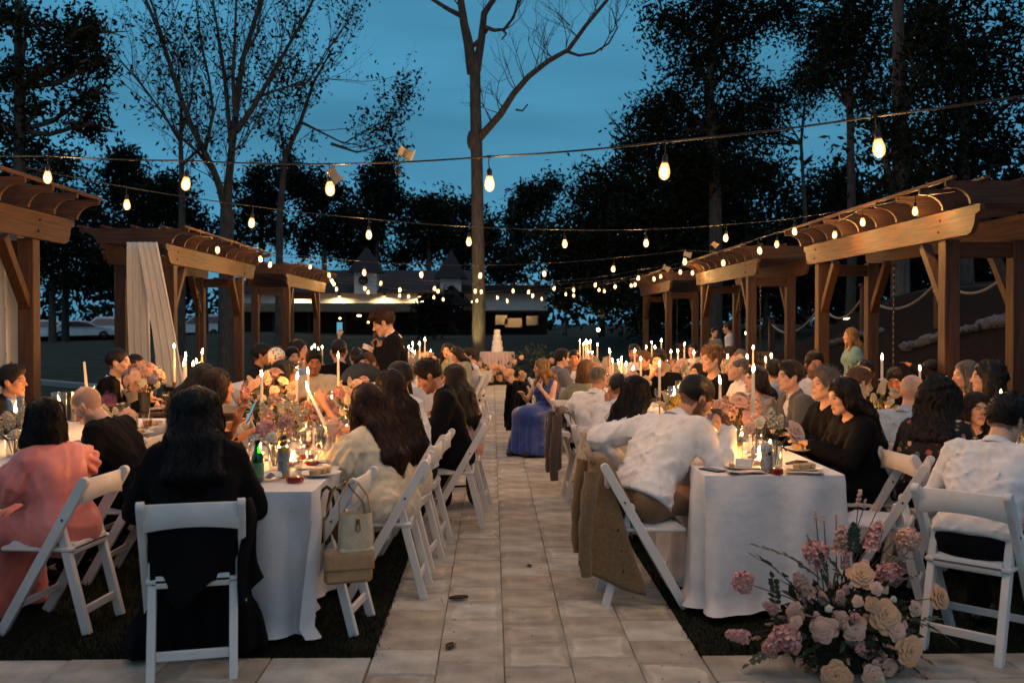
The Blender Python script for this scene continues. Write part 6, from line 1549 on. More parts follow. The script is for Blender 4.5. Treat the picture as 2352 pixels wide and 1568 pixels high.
# ------------------------------------------------------------------ candles, glass, tableware
WAX = mat('ivory_wax', C('#e6dcc8'), .5, .05, 8, sss=.35)
FLAME = emat('flame', (1.0, .42, .10), 900)
BRASS = mat('brass', C('#a57a3a'), .3, .12, 20, metal=.9)
GLASS = glassmat('clear_glass', (.96, .97, .96), .16); RIBG = glassmat('ribbed_glass', (.95, .94, .9), .2, .08)
WICK = mat('wick', C('#1b1512'), .9)
g = MB(); g.lathe([(.001, -.004), (.005, .002), (.0075, .011), (.006, .022), (.0028, .034), (.0004, .044)], 8); FLM = g.mesh('flame', FLAME, True)
g = MB(); g.tube([(0, 0, -.006), (.0005, 0, .006)], .0012, 5); WKM = g.mesh('wick', WICK)
TAPER = {}
def taper_mesh(ln):
    k = round(ln / .03) * .03
    if k not in TAPER:
        g = MB(); g.lathe([(.0095, 0), (.0112, .01), (.0105, k * .5), (.0092, k - .012), (.0075, k - .003), (.003, k - .005)], 12); TAPER[k] = (g.mesh('taper', WAX, 50), k)
    return TAPER[k]
HOLD_M = {}
def holder_mesh(h):
    k = max(.03, round(h / .03) * .03)
    if k not in HOLD_M:
        g = MB()
        if k < .07: g.lathe([(.028, 0), (.03, .004), (.026, .008), (.012, .014), (.011, k - .012), (.016, k - .006), (.0165, k + .012), (.0125, k + .012), (.0115, k)], 14)
        else: g.lathe([(.036, 0), (.038, .004), (.03, .01), (.008, .018), (.0055, .03), (.0055, k - .045), (.01, k - .035), (.006, k - .028), (.016, k - .006), (.0165, k + .012), (.0125, k + .012), (.0115, k)], 14)
        HOLD_M[k] = g.mesh('candle_holder', BRASS, 50)
    return HOLD_M[k], k
def flame_on(par, z, s=1.0, x=0, y=0):
    w = link('wick', WKM, par, (x, y, z)); f = link('flame', FLM, par, (x, y, z + .004)); f.scale = (s, s, s * random.uniform(.8, 1.15)); f.rotation_euler = (random.uniform(-.15, .15), random.uniform(-.15, .15), 0); return f
def candle(u, vf, Y, label, ln=.27, z0=TH + .005, lit=True, tilt=None, hmin=.03, group='lit taper candles on the tables'):
    p = at(u, vf, Y); zt = p.z; ln = min(ln, zt - z0 - hmin)
    if ln < .06: ln = .06
    tm, k = taper_mesh(ln); hm, hk = holder_mesh(max(hmin, zt - z0 - k))
    r = root('taper_candle', label, 'candle', (p.x, Y, z0), random.uniform(0, 6), group)
    link('candle_holder', hm, r); t = link('taper', tm, r, (0, 0, hk))
    if Y > 10: r.scale = (1.15, 1.15, 1)
    if tilt: r.rotation_euler = tilt
    if lit: flame_on(t, k, 1.0 if Y < 10 else 1.05)
    return r
CYL = {}
def hurricane(x, y, label, h=.26, rr=.055, ch=.15, z0=TH + .005, ribbed=False, lit=True, pr=.036, group='pillar candles in glass cylinders'):
    r = root('candle_lantern', label, 'candle lantern', (x, y, z0), random.uniform(0, 6), group)
    key = (h, rr, ribbed)
    if key not in CYL:
        g = MB(); n = 40 if ribbed else 24
        g.lathe([(.004, .004), (rr - .003, .004), (rr - .002, .02), (rr - .002, h - .002), (rr, h), (rr + .001, h - .002), (rr + .001, .004), (rr - .004, 0), (.002, 0)], n)
        if ribbed: g.v = [(a * (1 + .03 * (i % 2)), b * (1 + .03 * (i % 2)), c) for i, (a, b, c) in enumerate(g.v)]
        CYL[key] = g.mesh('glass_cylinder', RIBG if ribbed else GLASS, 50 if not ribbed else False)
    link('glass_cylinder', CYL[key], r)
    g = MB(); g.lathe([(pr, .005), (pr, ch - .006), (pr - .004, ch), (pr * .6, ch - .006), (.003, ch - .008)], 16); w = g.obj('pillar', WAX, r, 50)
    if lit: flame_on(w, ch - .004, 1.15)
    return r
# near left table: each taper as the photograph has it
candle(601, 861, 6.55, 'tallest lit taper on the near left table, in a low brass holder', .34, group=None)
candle(682, 866, 6.75, 'lit taper in front of the tan blouse on the near left table', .26)
candle(708, 860, 7.5, 'lit taper just behind the candle being lit', .26)
candle(777, 822, 8.25, 'tall lit taper on a high stem near the stroller', .24)
candle(663, 872, 8.8, 'lit taper behind the sleek black hair', .2)
hurricane(at(727, 745, 7.7).x, 7.7, 'glass cylinder candle between the two held hands and the beige polo', .26, .06, .16, ribbed=True)
hurricane(at(763, 745, 8.0).x, 8.0, 'clear glass cylinder candle beside the tall stemmed taper', .25, .05, .2)
hurricane(at(592, 745, 5.75).x, 5.78, 'squat amber votive jar glowing by the green bottle', .15, .062, .05, pr=.028)
for i, (u, Y, lab) in enumerate(((640, 6.0, 'small votive glass behind the front bud vase'), (672, 5.55, 'small votive glass by the can on the near left table'), (790, 7.0, 'votive glass under the raised bracelet arm'), (745, 7.3, 'votive glass among the white blooms on the left table'), (690, 7.1, 'votive glass behind the stemmed glasses'), (810, 8.8, 'votive glass at the far end of the near left table'), (720, 8.6, 'votive glass in front of the beige polo'))):
    hurricane(at(u, 745, Y).x, Y, lab, .085, .037, .035, pr=.024, ribbed=i % 2 == 0, group='small votive glasses')
# far left table and sweetheart table
for u, Y, lab, h in ((34, 6.9, 'glass cylinder candle before the dark suit at the left edge', .30), (134, 7.55, 'glass cylinder candle above the coral bob', .28), (172, 8.2, 'ribbed glass cylinder candle above the bald head', .24), (199, 8.0, 'tall glass cylinder candle beside the leaning unlit taper', .30)):
    hurricane(at(u, 745, Y).x, Y, lab, h, .055, h * .62, ribbed=(u == 172))
candle(207, 832, 7.7, 'unlit leaning taper on the far left table', .3, lit=False, tilt=(0, -.09, 0), group=None)
for u, v, Y, ln, lab in ((400, 797, 9.4, .32, 'tall lit taper on a thin stem before the drape'), (427, 818, 9.9, .3, 'lit taper second tallest in the cluster by the drape'), (425, 830, 9.3, .26, 'lit taper in the middle of the cluster by the drape'), (422, 841, 9.0, .26, 'shortest front taper of the cluster by the drape'), (444, 841, 9.6, .2, 'lit taper at the right of the drape cluster'), (452, 838, 10.2, .2, 'left one of two tapers touching near the drape cluster'), (458, 839, 10.3, .2, 'right one of two tapers touching near the drape cluster'), (464, 813, 10.6, .3, 'tall taper standing apart right of the drape cluster')):
    candle(u, v, Y, lab, ln)
for u, Y, lab in ((248, 6.9, 'votive glass by the purple hydrangea'), (262, 7.4, 'votive glass behind the two cans on the far left table'), (60, 6.3, 'votive glass among the pale blooms at the left edge')): hurricane(at(u, 745, Y).x, Y, lab, .085, .037, .035, pr=.024, group='small votive glasses')
# second left rows
far_l = [(667, 803, 13.5), (717, 803, 14.4), (723, 798, 15), (731, 806, 14), (740, 800, 15.6), (976, 784, 15.5), (964, 793, 15), (948, 794, 14.6), (939, 799, 14.2), (946, 807, 13.8), (953, 812, 15.9), (989, 809, 16.5), (735, 750, 22)]
ORDN = ['first', 'second', 'third', 'fourth', 'fifth', 'sixth', 'seventh', 'eighth', 'ninth', 'tenth', 'eleventh', 'twelfth', 'thirteenth', 'fourteenth', 'fifteenth', 'sixteenth', 'seventeenth', 'eighteenth']
FL = sorted(far_l[:5]); FM = sorted(far_l[5:12])
for i, (u, v, Y) in enumerate(FL): candle(u, v, Y, 'distant lit taper %s from the left above the beige polo row' % ORDN[i], .3)
for i, (u, v, Y) in enumerate(FM): candle(u, v, Y, 'distant lit taper %s from the left behind the speaker' % ORDN[i], .3)
hurricane(at(681, 745, 13).x, 13.0, 'distant ribbed candle cylinder left of the beige polo', .3, .07, .2, ribbed=True); hurricane(at(946, 745, 14.4).x, 14.4, 'distant candle cylinder right of the speaker', .26, .06, .16)
# near right table
candle(1730, 856, 5.85, 'large lit taper on a thin brass stem at the front of the right table', .27, group=None)
candle(1654, 877, 6.75, 'lit taper beside the bowed white-shirted man', .26)
hurricane(at(1643, 745, 6.9).x, 6.95, 'glass cylinder candle at the bowed man\'s face', .25, .05, .19)
candle(1515, 841, 8.2, 'lit taper in front of the black tee', .27)
hurricane(at(1549, 745, 8.5).x, 8.5, 'front glass cylinder candle right of the black tee', .26, .055, .18); hurricane(at(1566, 745, 9.0).x, 9.0, 'back glass cylinder candle right of the black tee', .28, .055, .2, ribbed=True)
for u, Y, lab in ((1690, 6.1, 'glowing votive globe behind the beer cans'), (1770, 5.9, 'glowing votive globe behind the pale can'), (1610, 7.4, 'votive glass behind the bowed dark head'), (1705, 6.7, 'votive glass under the peach roses'), (1540, 9.4, 'votive glass past the glass cylinders'), (1745, 5.5, 'votive glass at the front edge of the right table')):
    hurricane(at(u, 745, Y).x, Y, lab, .10, .045, .04, pr=.028, group='small votive glasses')
mid_r = [(1401, 812, 11.9), (1407, 832, 11.3), (1427, 825, 10.2), (1421, 838, 10.0), (1454, 849, 9.9), (1458, 806, 12.2), (1472, 827, 11.0), (1438, 838, 10.4)]
for i, (u, v, Y) in enumerate(sorted(mid_r)): candle(u, v, Y, 'lit taper %s from the left in the cluster above the cropped grey head' % ORDN[i], .27)
hurricane(at(1447, 745, 10.1).x, 9.95, 'ribbed glass cylinder candle in the cluster above the white shirt', .26, .06, .16, ribbed=True)
far_r = [(1332, 785, 15.4), (1340, 794, 14.9), (1346, 787, 15.6), (1350, 788, 15.9), (1356, 789, 15.1), (1372, 793, 14.6), (1351, 811, 13.9), (1360, 814, 13.6)]
for i, (u, v, Y) in enumerate(sorted(far_r)): candle(u, v, Y, 'lit taper %s from the left in the far cluster above the grey jacket' % ORDN[i], .3)
fr2 = [(1484, 799, 15.5), (1497, 789, 16.2), (1504, 797, 15.6), (1519, 785, 16.4), (1541, 810, 14.0), (1557, 807, 14.2), (1572, 793, 14.8), (1593, 811, 13.4), (1659, 812, 13.0), (1671, 821, 12.6), (1717, 824, 11.8), (1730, 802, 12.6), (1759, 830, 11.6), (1772, 823, 12.0)]
for i, (u, v, Y) in enumerate(sorted(fr2)): candle(u, v, Y, 'lit taper %s from the left across the far right tables' % ORDN[i], .28)
hurricane(at(1541, 745, 14.1).x, 14.0, 'distant glass cylinder candle behind the curly head', .3, .07, .2); hurricane(at(1574, 745, 12.6).x, 12.6, 'bright votive jar left of the curly sandy hair', .14, .06, .05)
# far right table
candle(2026, 822, 7.9, 'tall lit taper on a brass stem before the mulch bank', .28, group=None)
candle(2113, 851, 8.6, 'short lit taper behind the pale blue shirt', .16); candle(2174, 864, 8.3, 'unlit taper beside the grey bob', .18, lit=False, group=None)
hurricane(at(2300, 745, 6.6).x, 6.6, 'pillar candle in a short ribbed glass at the right edge', .24, .06, .30, ribbed=True)
for u, Y, lab in ((2010, 7.6, 'votive glass below the white blooms on the far right table'), (2080, 8.0, 'votive glass behind the pale blue shirt'), (2330, 5.9, 'votive glass at the right photo edge')): hurricane(at(u, 745, Y).x, Y, lab, .085, .037, .035, pr=.024, group='small votive glasses')
# ------------------------------------------------------------------ flowers
def petalmat(name, c, c2): 
    m = mat(name, C(c), .65, .15, 14, col2=C(c2), spec=.25, objvar=.1, sss=.12); return m
PEACH = petalmat('peach_petal', '#e8b58c', '#d99c6c'); PINK = petalmat('pink_petal', '#e3aca0', '#d2938a'); BLUSH = petalmat('blush_petal', '#e4b89e', '#d49e84'); CREAMP = petalmat('cream_petal', '#e3d6b8', '#cdbd97'); LILAC = petalmat('lilac_petal', '#aaa0b4', '#857c98'); PURP = petalmat('purple_petal', '#7c5070', '#5e3a58'); YEL = petalmat('yellow_petal', '#cfae58', '#b08f3c'); DRY = petalmat('dusty_blossom', '#b98f7c', '#9c7664')
GREEN = mat('leaf_green', C('#3d4a32'), .55, .2, 20, col2=C('#2a3524'), objvar=.2); STEM = mat('stem_brown', C('#4a3a2c'), .8, .2, 20); STEMG = mat('stem_green', C('#4f5c38'), .7, .2, 20)
def rose_mesh(m, seed, open_=1.0):
    """unit rose, faces +z: a tight spiral heart, then cupped petals that roll back at the rim"""
    r = random.Random(seed); g = MB(); gold = 2.39996
    N = 32
    for i in range(N):
        t = i / (N - 1); a = i * gold + r.uniform(-.12, .12)
        rb = .05 + .30 * t ** .9; rt = .07 + (.80 * t ** 1.25) * open_; h = .66 - .12 * t - .34 * t ** 3 * open_ + r.uniform(-.02, .02); ang = (1.45 - .55 * t) * r.uniform(.92, 1.08); roll = .05 + .20 * t; z0 = -.30 + .06 * (1 - t)
        lean_ = r.uniform(-.05, .05)
        def fn(u, v):
            s_ = (u - .5) * 2; shp = max(0, 1 - abs(s_) ** 2.6) ** .5                # rounded outline
            vv = v * (.62 + .38 * shp)
            rad_ = rb + (rt - rb) * vv ** 1.7 - .05 * math.sin(PI * vv) * (1 - t)
            z = z0 + (h - z0) * (1 - (1 - vv) ** 1.6)
            k = max(0, (vv - .72) / .28); rad_ += roll * k * k; z -= roll * .55 * k * k + lean_ * s_ * vv
            rad_ += .025 * math.sin(s_ * 4 + i * 1.7) * vv * vv * t
            th = a + s_ * ang * (.55 + .45 * (1 - vv * .3))
            return Vector((rad_ * math.cos(th), rad_ * math.sin(th), z))
        g.grid(fn, 6, 6)
    return g.mesh('rose', m, True)
def floret(g, c, nrm_, s, r, n=5):
    d = Vector(nrm_).normalized(); q = d.to_track_quat('Z', 'Y').to_matrix(); a0 = r.uniform(0, 6)
    for k in range(n):
        a = a0 + 2 * PI * k / n + r.uniform(-.2, .2); t = Vector((math.cos(a), math.sin(a), 0)); b = Vector((-math.sin(a), math.cos(a), 0)); up = Vector((0, 0, 1))
        p = [Vector((0, 0, 0)), t * .55 - b * .36 + up * .3, t * 1.0 - b * .3 + up * r.uniform(.1, .5), t * 1.08 + up * r.uniform(-.1, .3), t * 1.0 + b * .3 + up * r.uniform(.1, .5), t * .55 + b * .36 + up * .3]
        g.add([Vector(c) + q @ (x * s) for x in p], [(0, 1, 2, 3), (0, 3, 4, 5)])
def spike_mesh(m, seed, ln=1.6, n=26, fs=.34):
    """unit stock / snapdragon spike along +z"""
    r = random.Random(seed); g = MB()
    for k in range(n):
        t = k / (n - 1); a = k * 2.4; rr = .34 * (1 - .55 * t); c = (rr * math.cos(a), rr * math.sin(a), t * ln - ln * .4)
        floret(g, c, (math.cos(a), math.sin(a), .35 + t), fs * (1.1 - .5 * t) * r.uniform(.85, 1.15), r)
    return g.mesh('blossom_spike', m, False)
def puff_mesh(m, seed, n=60, fs=.3):
    r = random.Random(seed); g = MB()
    for k in range(n):
        z_ = 1 - 1.5 * (k + .5) / n; q_ = math.sqrt(max(0, 1 - z_ * z_)); d = Vector((q_ * math.cos(k * 2.4), q_ * math.sin(k * 2.4), z_)) + Vector((r.gauss(0, .1), r.gauss(0, .1), r.gauss(0, .1))); floret(g, d * .72, d, fs * r.uniform(.8, 1.2), r, 4)
    g.ell((0, 0, 0), (.66, .66, .6), 8, 6); return g.mesh('blossom_head', m, False)
def bead_mesh(m, seed, n=34):
    r = random.Random(seed); g = MB()
    for k in range(n):
        t = r.random(); a = r.uniform(0, 6.28); rr = .30 * (1 - t * .6) * r.random() ** .5; g.ell((rr * math.cos(a), rr * math.sin(a), (t - .4) * 1.5), (.13, .13, .13), 5, 4)
    return g.mesh('seed_cluster', m, True)
ROSE = [rose_mesh(PEACH, 1), rose_mesh(PEACH, 2, .85), rose_mesh(PEACH, 3, 1.1)]; ROSEB = [rose_mesh(BLUSH, 4), rose_mesh(BLUSH, 5, .8)]; ROSEC = [rose_mesh(CREAMP, 6, .6)]
BUD = [rose_mesh(CREAMP, 7, .35), rose_mesh(PINK, 8, .4)]
SPK = [spike_mesh(PINK, 1), spike_mesh(BLUSH, 2), spike_mesh(PINK, 3, 1.2)]; SPW = [spike_mesh(CREAMP, 4), spike_mesh(CREAMP, 5, 1.4)]; PUF = [puff_mesh(PINK, 6, 26, .42), puff_mesh(BLUSH, 7, 26, .42)]; HYD = puff_mesh(PURP, 8, 80, .22); LIL = puff_mesh(LILAC, 9, 70, .24); BEAD = [bead_mesh(DRY, 1), bead_mesh(DRY, 2)]; BEADP = bead_mesh(BLUSH, 3)
def leaf_faces(g, p, d, up, ln, w):
    d = Vector(d).normalized(); s = d.cross(Vector(up)).normalized(); n_ = s.cross(d); p = Vector(p)
    g.add([p, p + d * ln * .3 - s * w * .8 + n_ * .06 * ln, p + d * ln * .35 - n_ * .02 * ln, p + d * ln * .3 + s * w * .8 + n_ * .06 * ln, p + d * ln * .7 - s * w * .65 + n_ * .03 * ln, p + d * ln * .7 - n_ * .04 * ln, p + d * ln * .7 + s * w * .65 + n_ * .03 * ln, p + d * ln - n_ * .1 * ln],
          [(0, 2, 1), (0, 3, 2), (1, 2, 5, 4), (2, 3, 6, 5), (4, 5, 7), (5, 6, 7)])
def sprig_mesh(seed, n=6, ln=.5, lw=.1, ll=.2):
    """unit leafy sprig along +x"""
    r = random.Random(seed); g = MB(); pts = [Vector((t, 0, .12 * math.sin(t * 2.4))) for t in [i / 6 for i in range(7)]]; g.tube(pts, [.012 - .001 * i for i in range(7)], 4)
    for k in range(n):
        t = .2 + .8 * k / n; p = Vector((t, 0, .12 * math.sin(t * 2.4)))
        for s in (-1, 1): leaf_faces(g, p, (.55, s, r.uniform(-.1, .35)), (0, 0, 1), ll * r.uniform(.8, 1.15), lw * r.uniform(.8, 1.1))
    leaf_faces(g, pts[-1], (1, 0, 0), (0, 0, 1), ll, lw)
    return g.mesh('leaf_sprig', GREEN, 60)
SPRIG = [sprig_mesh(1), sprig_mesh(2, 7, .5, .085, .18), sprig_mesh(3, 5, .5, .12, .26)]
def foliage_ball(name, c, rr, num, parent, ll=.06, seed=0):
    r = random.Random(seed); g = MB(); c = Vector(c)
    for _ in range(num):
        d = Vector((r.gauss(0, 1), r.gauss(0, 1), r.gauss(0, .8))); d = d.normalized() * r.random() ** .4; p = c + Vector((d.x * rr[0], d.y * rr[1], d.z * rr[2]))
        leaf_faces(g, p, d + Vector((r.gauss(0, .5), r.gauss(0, .5), r.gauss(0, .5) + .2)), (r.gauss(0, 1), r.gauss(0, 1), 1), ll * r.uniform(.6, 1.2), ll * .26)
    return tag(g.obj(name, GREEN, parent), kind='stuff') if parent is None else g.obj(name, GREEN, parent)
def put(par, me, p, d, s, O):
    o = link(me.name.split('.')[0], me, par, Vector(p) - O); o.scale = (s,) * 3; q = Vector(d).normalized().to_track_quat('Z', 'Y'); e = q.to_euler(); o.rotation_euler = e; o.rotation_euler.rotate_axis('Z', random.uniform(0, 6)); return o
# the big arrangement on the terrace: blooms where the photo has them (crop pixels -> photo pixels)
def big_arrangement():
    k = .2921; Yc = 4.5; c0 = on_z(1945, 1545, .0); r = root('flower_arrangement', 'big arrangement of peach roses and pink blossoms standing on the terrace at the right', 'flower arrangement', (1.60, 4.47, .0)); O = Vector(r.location); cen = Vector((1.60, 4.52, .16)); rnd = random.Random(4)
    core = foliage_ball('foliage', (0, .0, .17), (.30, .22, .2), 620, r, .075, 3)
    g = MB(); g.lathe([(.0, 0), (.12, 0), (.14, .08), (.13, .09), (.0, .08)], 16); g.obj('pot', mat('grey_pot', C('#3a3a38'), .8), r, 40)
    L_ = [  # crop x, crop y, radius, kind, depth offset
        (1095, 735, 108, 'rose', -.10), (1695, 895, 100, 'rose', -.02), (590, 1015, 68, 'rose', -.12), (945, 1075, 76, 'roseb', -.16), (820, 1145, 92, 'roseb', -.22), (1050, 1145, 92, 'roseb', -.22), (1275, 1035, 108, 'rose', -.2), (1375, 1165, 70, 'roseb', -.22), (1465, 1310, 102, 'rose', -.24), (905, 1490, 102, 'rose', -.26), (1190, 1500, 88, 'roseb', -.27), (1240, 1545, 60, 'rosec', -.28),
        (930, 700, 40, 'bud', -.05), (1350, 910, 40, 'bud', -.12), (1515, 985, 66, 'roseb', -.08), (850, 985, 46, 'bud', -.18), (1130, 630, 46, 'budp', -.02), (1275, 825, 40, 'roseb', -.1), (1210, 1405, 44, 'budp', -.26), (1300, 1440, 80, 'roseb', -.2),
        (745, 540, 84, 'puf', .0), (760, 640, 40, 'spk', .0), (945, 450, 92, 'spk', .02), (985, 610, 52, 'spk', .0), (1205, 420, 96, 'spk', .04), (1320, 720, 86, 'puf', -.02), (640, 800, 98, 'spk', -.1), (665, 910, 50, 'spk', -.1), (180, 775, 72, 'puf', -.05), (385, 970, 66, 'spk', -.1), (130, 1195, 78, 'spk', -.14), (520, 1215, 96, 'puf', -.2), (390, 1285, 56, 'puf', -.2), (420, 1215, 60, 'spk', -.2), (940, 890, 56, 'spk', -.12), (800, 895, 52, 'spk', -.12), (690, 1040, 44, 'bead', -.14), (980, 830, 40, 'spk', -.1),
        (1085, 115, 58, 'beadp', .08), (1130, 165, 40, 'beadp', .08), (1235, 188, 44, 'beadp', .08), (745, 255, 40, 'beadp', .05), (808, 285, 34, 'beadp', .05), (905, 282, 36, 'beadp', .05), (1470, 440, 78, 'pufb', .05), (1500, 500, 48, 'beadp', .05), (1380, 420, 36, 'beadp', .05), (690, 440, 40, 'bead', .03),
        (480, 1050, 40, 'bead', -.12), (385, 1105, 40, 'bead', -.14), (615, 1410, 56, 'bead', -.24), (520, 1340, 50, 'bead', -.22), (1310, 1275, 52, 'bead', -.24), (1110, 1290, 50, 'bead', -.25), (1420, 1060, 56, 'bead', -.16), (1270, 1335, 46, 'bead', -.25), (1400, 1400, 40, 'bead', -.2), (1600, 1510, 44, 'bead', -.2), (860, 805, 44, 'bead', -.1), (770, 830, 44, 'bead', -.1), (1000, 1400, 44, 'bead', -.26), (275, 1215, 44, 'bead', -.15), (430, 1360, 40, 'bead', -.2), (1200, 1215, 44, 'bead', -.24)]
    for _ in range(26):
        a_, q_ = rnd.uniform(0, 6.28), rnd.random() ** .5; L_.append((1010 + 520 * q_ * math.cos(a_), 1120 + 330 * q_ * math.sin(a_), rnd.uniform(34, 58), rnd.choice(('roseb', 'roseb', 'rose', 'spk', 'budp', 'puf')), -.16 - .08 * rnd.random()))
    g = MB()
    for (cx, cy_, rr, kd, dy) in L_:
        u, v = 1656 + cx * k, 1110 + cy_ * k; Y = Yc + dy; p = at(u, v, Y); s = rr * k * Y / FPX
        d = (p - cen).normalized() * .75 + Vector((-.25, -.75, .15))
        if kd in ('spk', 'bead', 'beadp'): d = (p - cen).normalized() + Vector((0, -.15, .3 if kd != 'bead' else .0))
        me = {'rose': lambda: rnd.choice(ROSE), 'roseb': lambda: rnd.choice(ROSEB), 'rosec': lambda: ROSEC[0], 'bud': lambda: BUD[0], 'budp': lambda: BUD[1], 'puf': lambda: PUF[0], 'pufb': lambda: PUF[1], 'spk': lambda: rnd.choice(SPK), 'bead': lambda: rnd.choice(BEAD), 'beadp': lambda: BEADP}[kd]()
        put(r, me, p, d, s * (1.2 if 'rose' in kd else 1.25 if kd != 'spk' else 1.35), O)
        q = cen + Vector((rnd.uniform(-.06, .06), rnd.uniform(-.05, .05), 0)); m_ = (p + q) / 2 + Vector((0, .03, .02))
        g.tube([q - O, m_ - O, p - d.normalized() * s * .3 - O], [.0035, .003, .0022], 5)
    g.obj('stems', STEM, r)
    for (u0, v0, u1, v1, s_) in ((1885, 1330, 1745, 1270, 0), (1840, 1370, 1730, 1290, 1), (1860, 1390, 1800, 1345, 2), (2080, 1420, 2180, 1480, 0), (2060, 1440, 2160, 1430, 1), (1800, 1490, 1725, 1530, 2), (1780, 1400, 1770, 1330, 2), (1975, 1290, 2000, 1230, 0), (1960, 1280, 1960, 1215, 2), (2010, 1300, 2090, 1290, 1), (1880, 1500, 1850, 1560, 0), (2090, 1500, 2140, 1530, 1), (1900, 1330, 1875, 1270, 1), (2040, 1350, 2100, 1330, 2), (1930, 1330, 1905, 1290, 2)):
        a, b = at(u0, v0, Yc - .1), at(u1, v1, Yc - .12); o = link('leaf_sprig', SPRIG[s_], r, a - O); o.scale = ((b - a).length,) * 3; o.rotation_euler = (b - a).to_track_quat('X', 'Z').to_euler()
big_arrangement()
# ---- vases and table arrangements
def vase(label, x, y, h, rr, blooms, z0=TH + .006, kind='glass', group='flowers on the tables', water=True, leaves=0, spread=.1, tall=.12, seed=0):
    r = root('flower_vase', label, 'flower vase', (x, y, z0), 0, group); rnd = random.Random(seed); g = MB()
    if kind == 'bottle': g.lathe([(.0, 0), (rr, 0), (rr * 1.05, h * .3), (rr * .5, h * .6), (rr * .38, h * .85), (rr * .5, h), (rr * .45, h), (rr * .32, h * .85), (rr * .44, h * .6), (rr * .95, h * .3), (rr * .9, .008), (0, .008)], 18)
    else: g.lathe([(.0, 0), (rr * .9, 0), (rr, h), (rr - .004, h), (rr * .86, .01), (0, .01)], 18)
    g.obj('vase', GLASS if kind != 'grey' else mat('smoked_vase', C('#4a4642'), .15, .1, 6, spec=.7), r, 50)
    gs = MB()
    for (dx, dy, dz, s, me, d) in blooms:
        o = link(me.name.split('.')[0], me, r, (dx, dy, dz)); o.scale = (s,) * 3; o.rotation_euler = Vector(d).normalized().to_track_quat('Z', 'Y').to_euler(); o.rotation_euler.rotate_axis('Z', rnd.uniform(0, 6))
        gs.tube([(dx * .1, dy * .1, .02), (dx * .35, dy * .35, h), (dx, dy, dz)], [.0025, .0025, .002], 5)
    gs.obj('stems', STEMG, r)
    if leaves: foliage_ball('leaves', (0, 0, h + tall * .3), (spread, spread, tall * .6), leaves, r, .05, seed)
    return r
def cloud(meshes, n, c, rr, s, seed, up=.4):
    rnd = random.Random(seed); o = []
    for k in range(n):
        z = 1 - 1.7 * (k + .5) / n; q = math.sqrt(max(0, 1 - z * z)); a = k * 2.4; d = Vector((q * math.cos(a), q * math.sin(a), z)); p = Vector(c) + Vector((d.x * rr[0], d.y * rr[1], d.z * rr[2])) * rnd.uniform(.85, 1.05)
        o.append((p.x, p.y, p.z, s * rnd.uniform(.8, 1.2), rnd.choice(meshes), d + Vector((0, -.2, up))))
    return o
p = at(330, 745, 9.1); vase('round pink and lilac bouquet in a dark glass on the wooden table', p.x, 9.1, .17, .055, cloud(ROSEB + [LIL, PUF[1], ROSEB[0]] + ROSEC, 30, (0, 0, .31), (.16, .15, .12), .055, 1), kind='grey', leaves=60, spread=.14, tall=.2, group=None)
vase('tall pink and cream arrangement behind the bare-shouldered woman', -1.56, 6.98, .16, .05, cloud(ROSEB + SPW + PUF + [ROSEC[0]], 24, (0, 0, .30), (.17, .14, .15), .05, 2), leaves=120, spread=.16, tall=.22, group=None)
vase('white and yellow snapdragons in the middle of the near left table', -1.27, 6.05, .13, .045, cloud(SPW + SPW + PUF[1:], 16, (0, 0, .22), (.13, .12, .12), .05, 3, .9), leaves=60, spread=.11, tall=.14, group=None)
vase('pink poppies in a small vase at the front of the near left table', -1.18, 5.42, .12, .035, [(-.05, .02, .22, .055, PUF[0], (-.4, -.5, .8)), (.05, .05, .25, .05, PUF[1], (.5, -.4, .9)), (.0, -.06, .18, .045, ROSEC[0], (0, -1, .5)), (.08, -.02, .19, .035, BUD[1], (.8, -.2, .6)), (-.08, -.02, .17, .04, ROSEC[0], (-.7, -.5, .4))], leaves=14, spread=.05, tall=.06, group=None)
vase('rosy bloom beside the second taper on the near left table', -1.16, 6.8, .12, .04, cloud(PUF + SPK[:1], 9, (0, 0, .2), (.09, .08, .08), .05, 4), leaves=26, spread=.08, tall=.1, group=None)
vase('mound of candle-lit pale blooms in front of the stroller', -1.10, 7.6, .1, .05, cloud(SPW + ROSEB + PUF, 20, (0, 0, .16), (.2, .16, .1), .05, 5), leaves=50, spread=.16, tall=.1, group=None)
vase('pale blooms at the far end of the near left table', -1.2, 8.9, .12, .05, cloud(SPW + ROSEB, 16, (0, 0, .2), (.18, .15, .1), .05, 6), leaves=40, spread=.14, tall=.1, group=None)
vase('purple hydrangea rising on the far left table', at(247, 745, 7.2).x, 7.2, .15, .035, [(0, 0, .24, .07, HYD, (0, 0, 1))], leaves=6, spread=.03, tall=.04, group=None)
vase('white and peach blooms beside the purple hydrangea', at(262, 745, 6.8).x + .0, 6.8, .12, .035, [(-.06, 0, .2, .05, SPW[0], (-.3, -.3, 1)), (.02, -.04, .19, .05, SPW[1], (0, -.4, 1)), (.09, 0, .17, .055, ROSEB[0], (.4, -.6, .5)), (-.1, .02, .16, .045, ROSEC[0], (-.5, -.5, .6))], leaves=16, spread=.07, tall=.07, group=None)
vase('pale roses and white stock at the bottom of the left photo edge', at(30, 745, 6.0).x, 6.0, .1, .05, cloud(SPW + ROSEB, 14, (0, 0, .17), (.14, .12, .09), .055, 7), leaves=24, spread=.12, tall=.1, group=None)
vase('full peach rose arrangement behind the cans on the near right table', at(1688, 745, 6.35).x, 6.35, .14, .05, cloud(ROSEB + ROSE[:1] + PUF[1:] + [LIL], 15, (0, 0, .22), (.13, .11, .11), .06, 8), leaves=30, spread=.11, tall=.12, group=None)
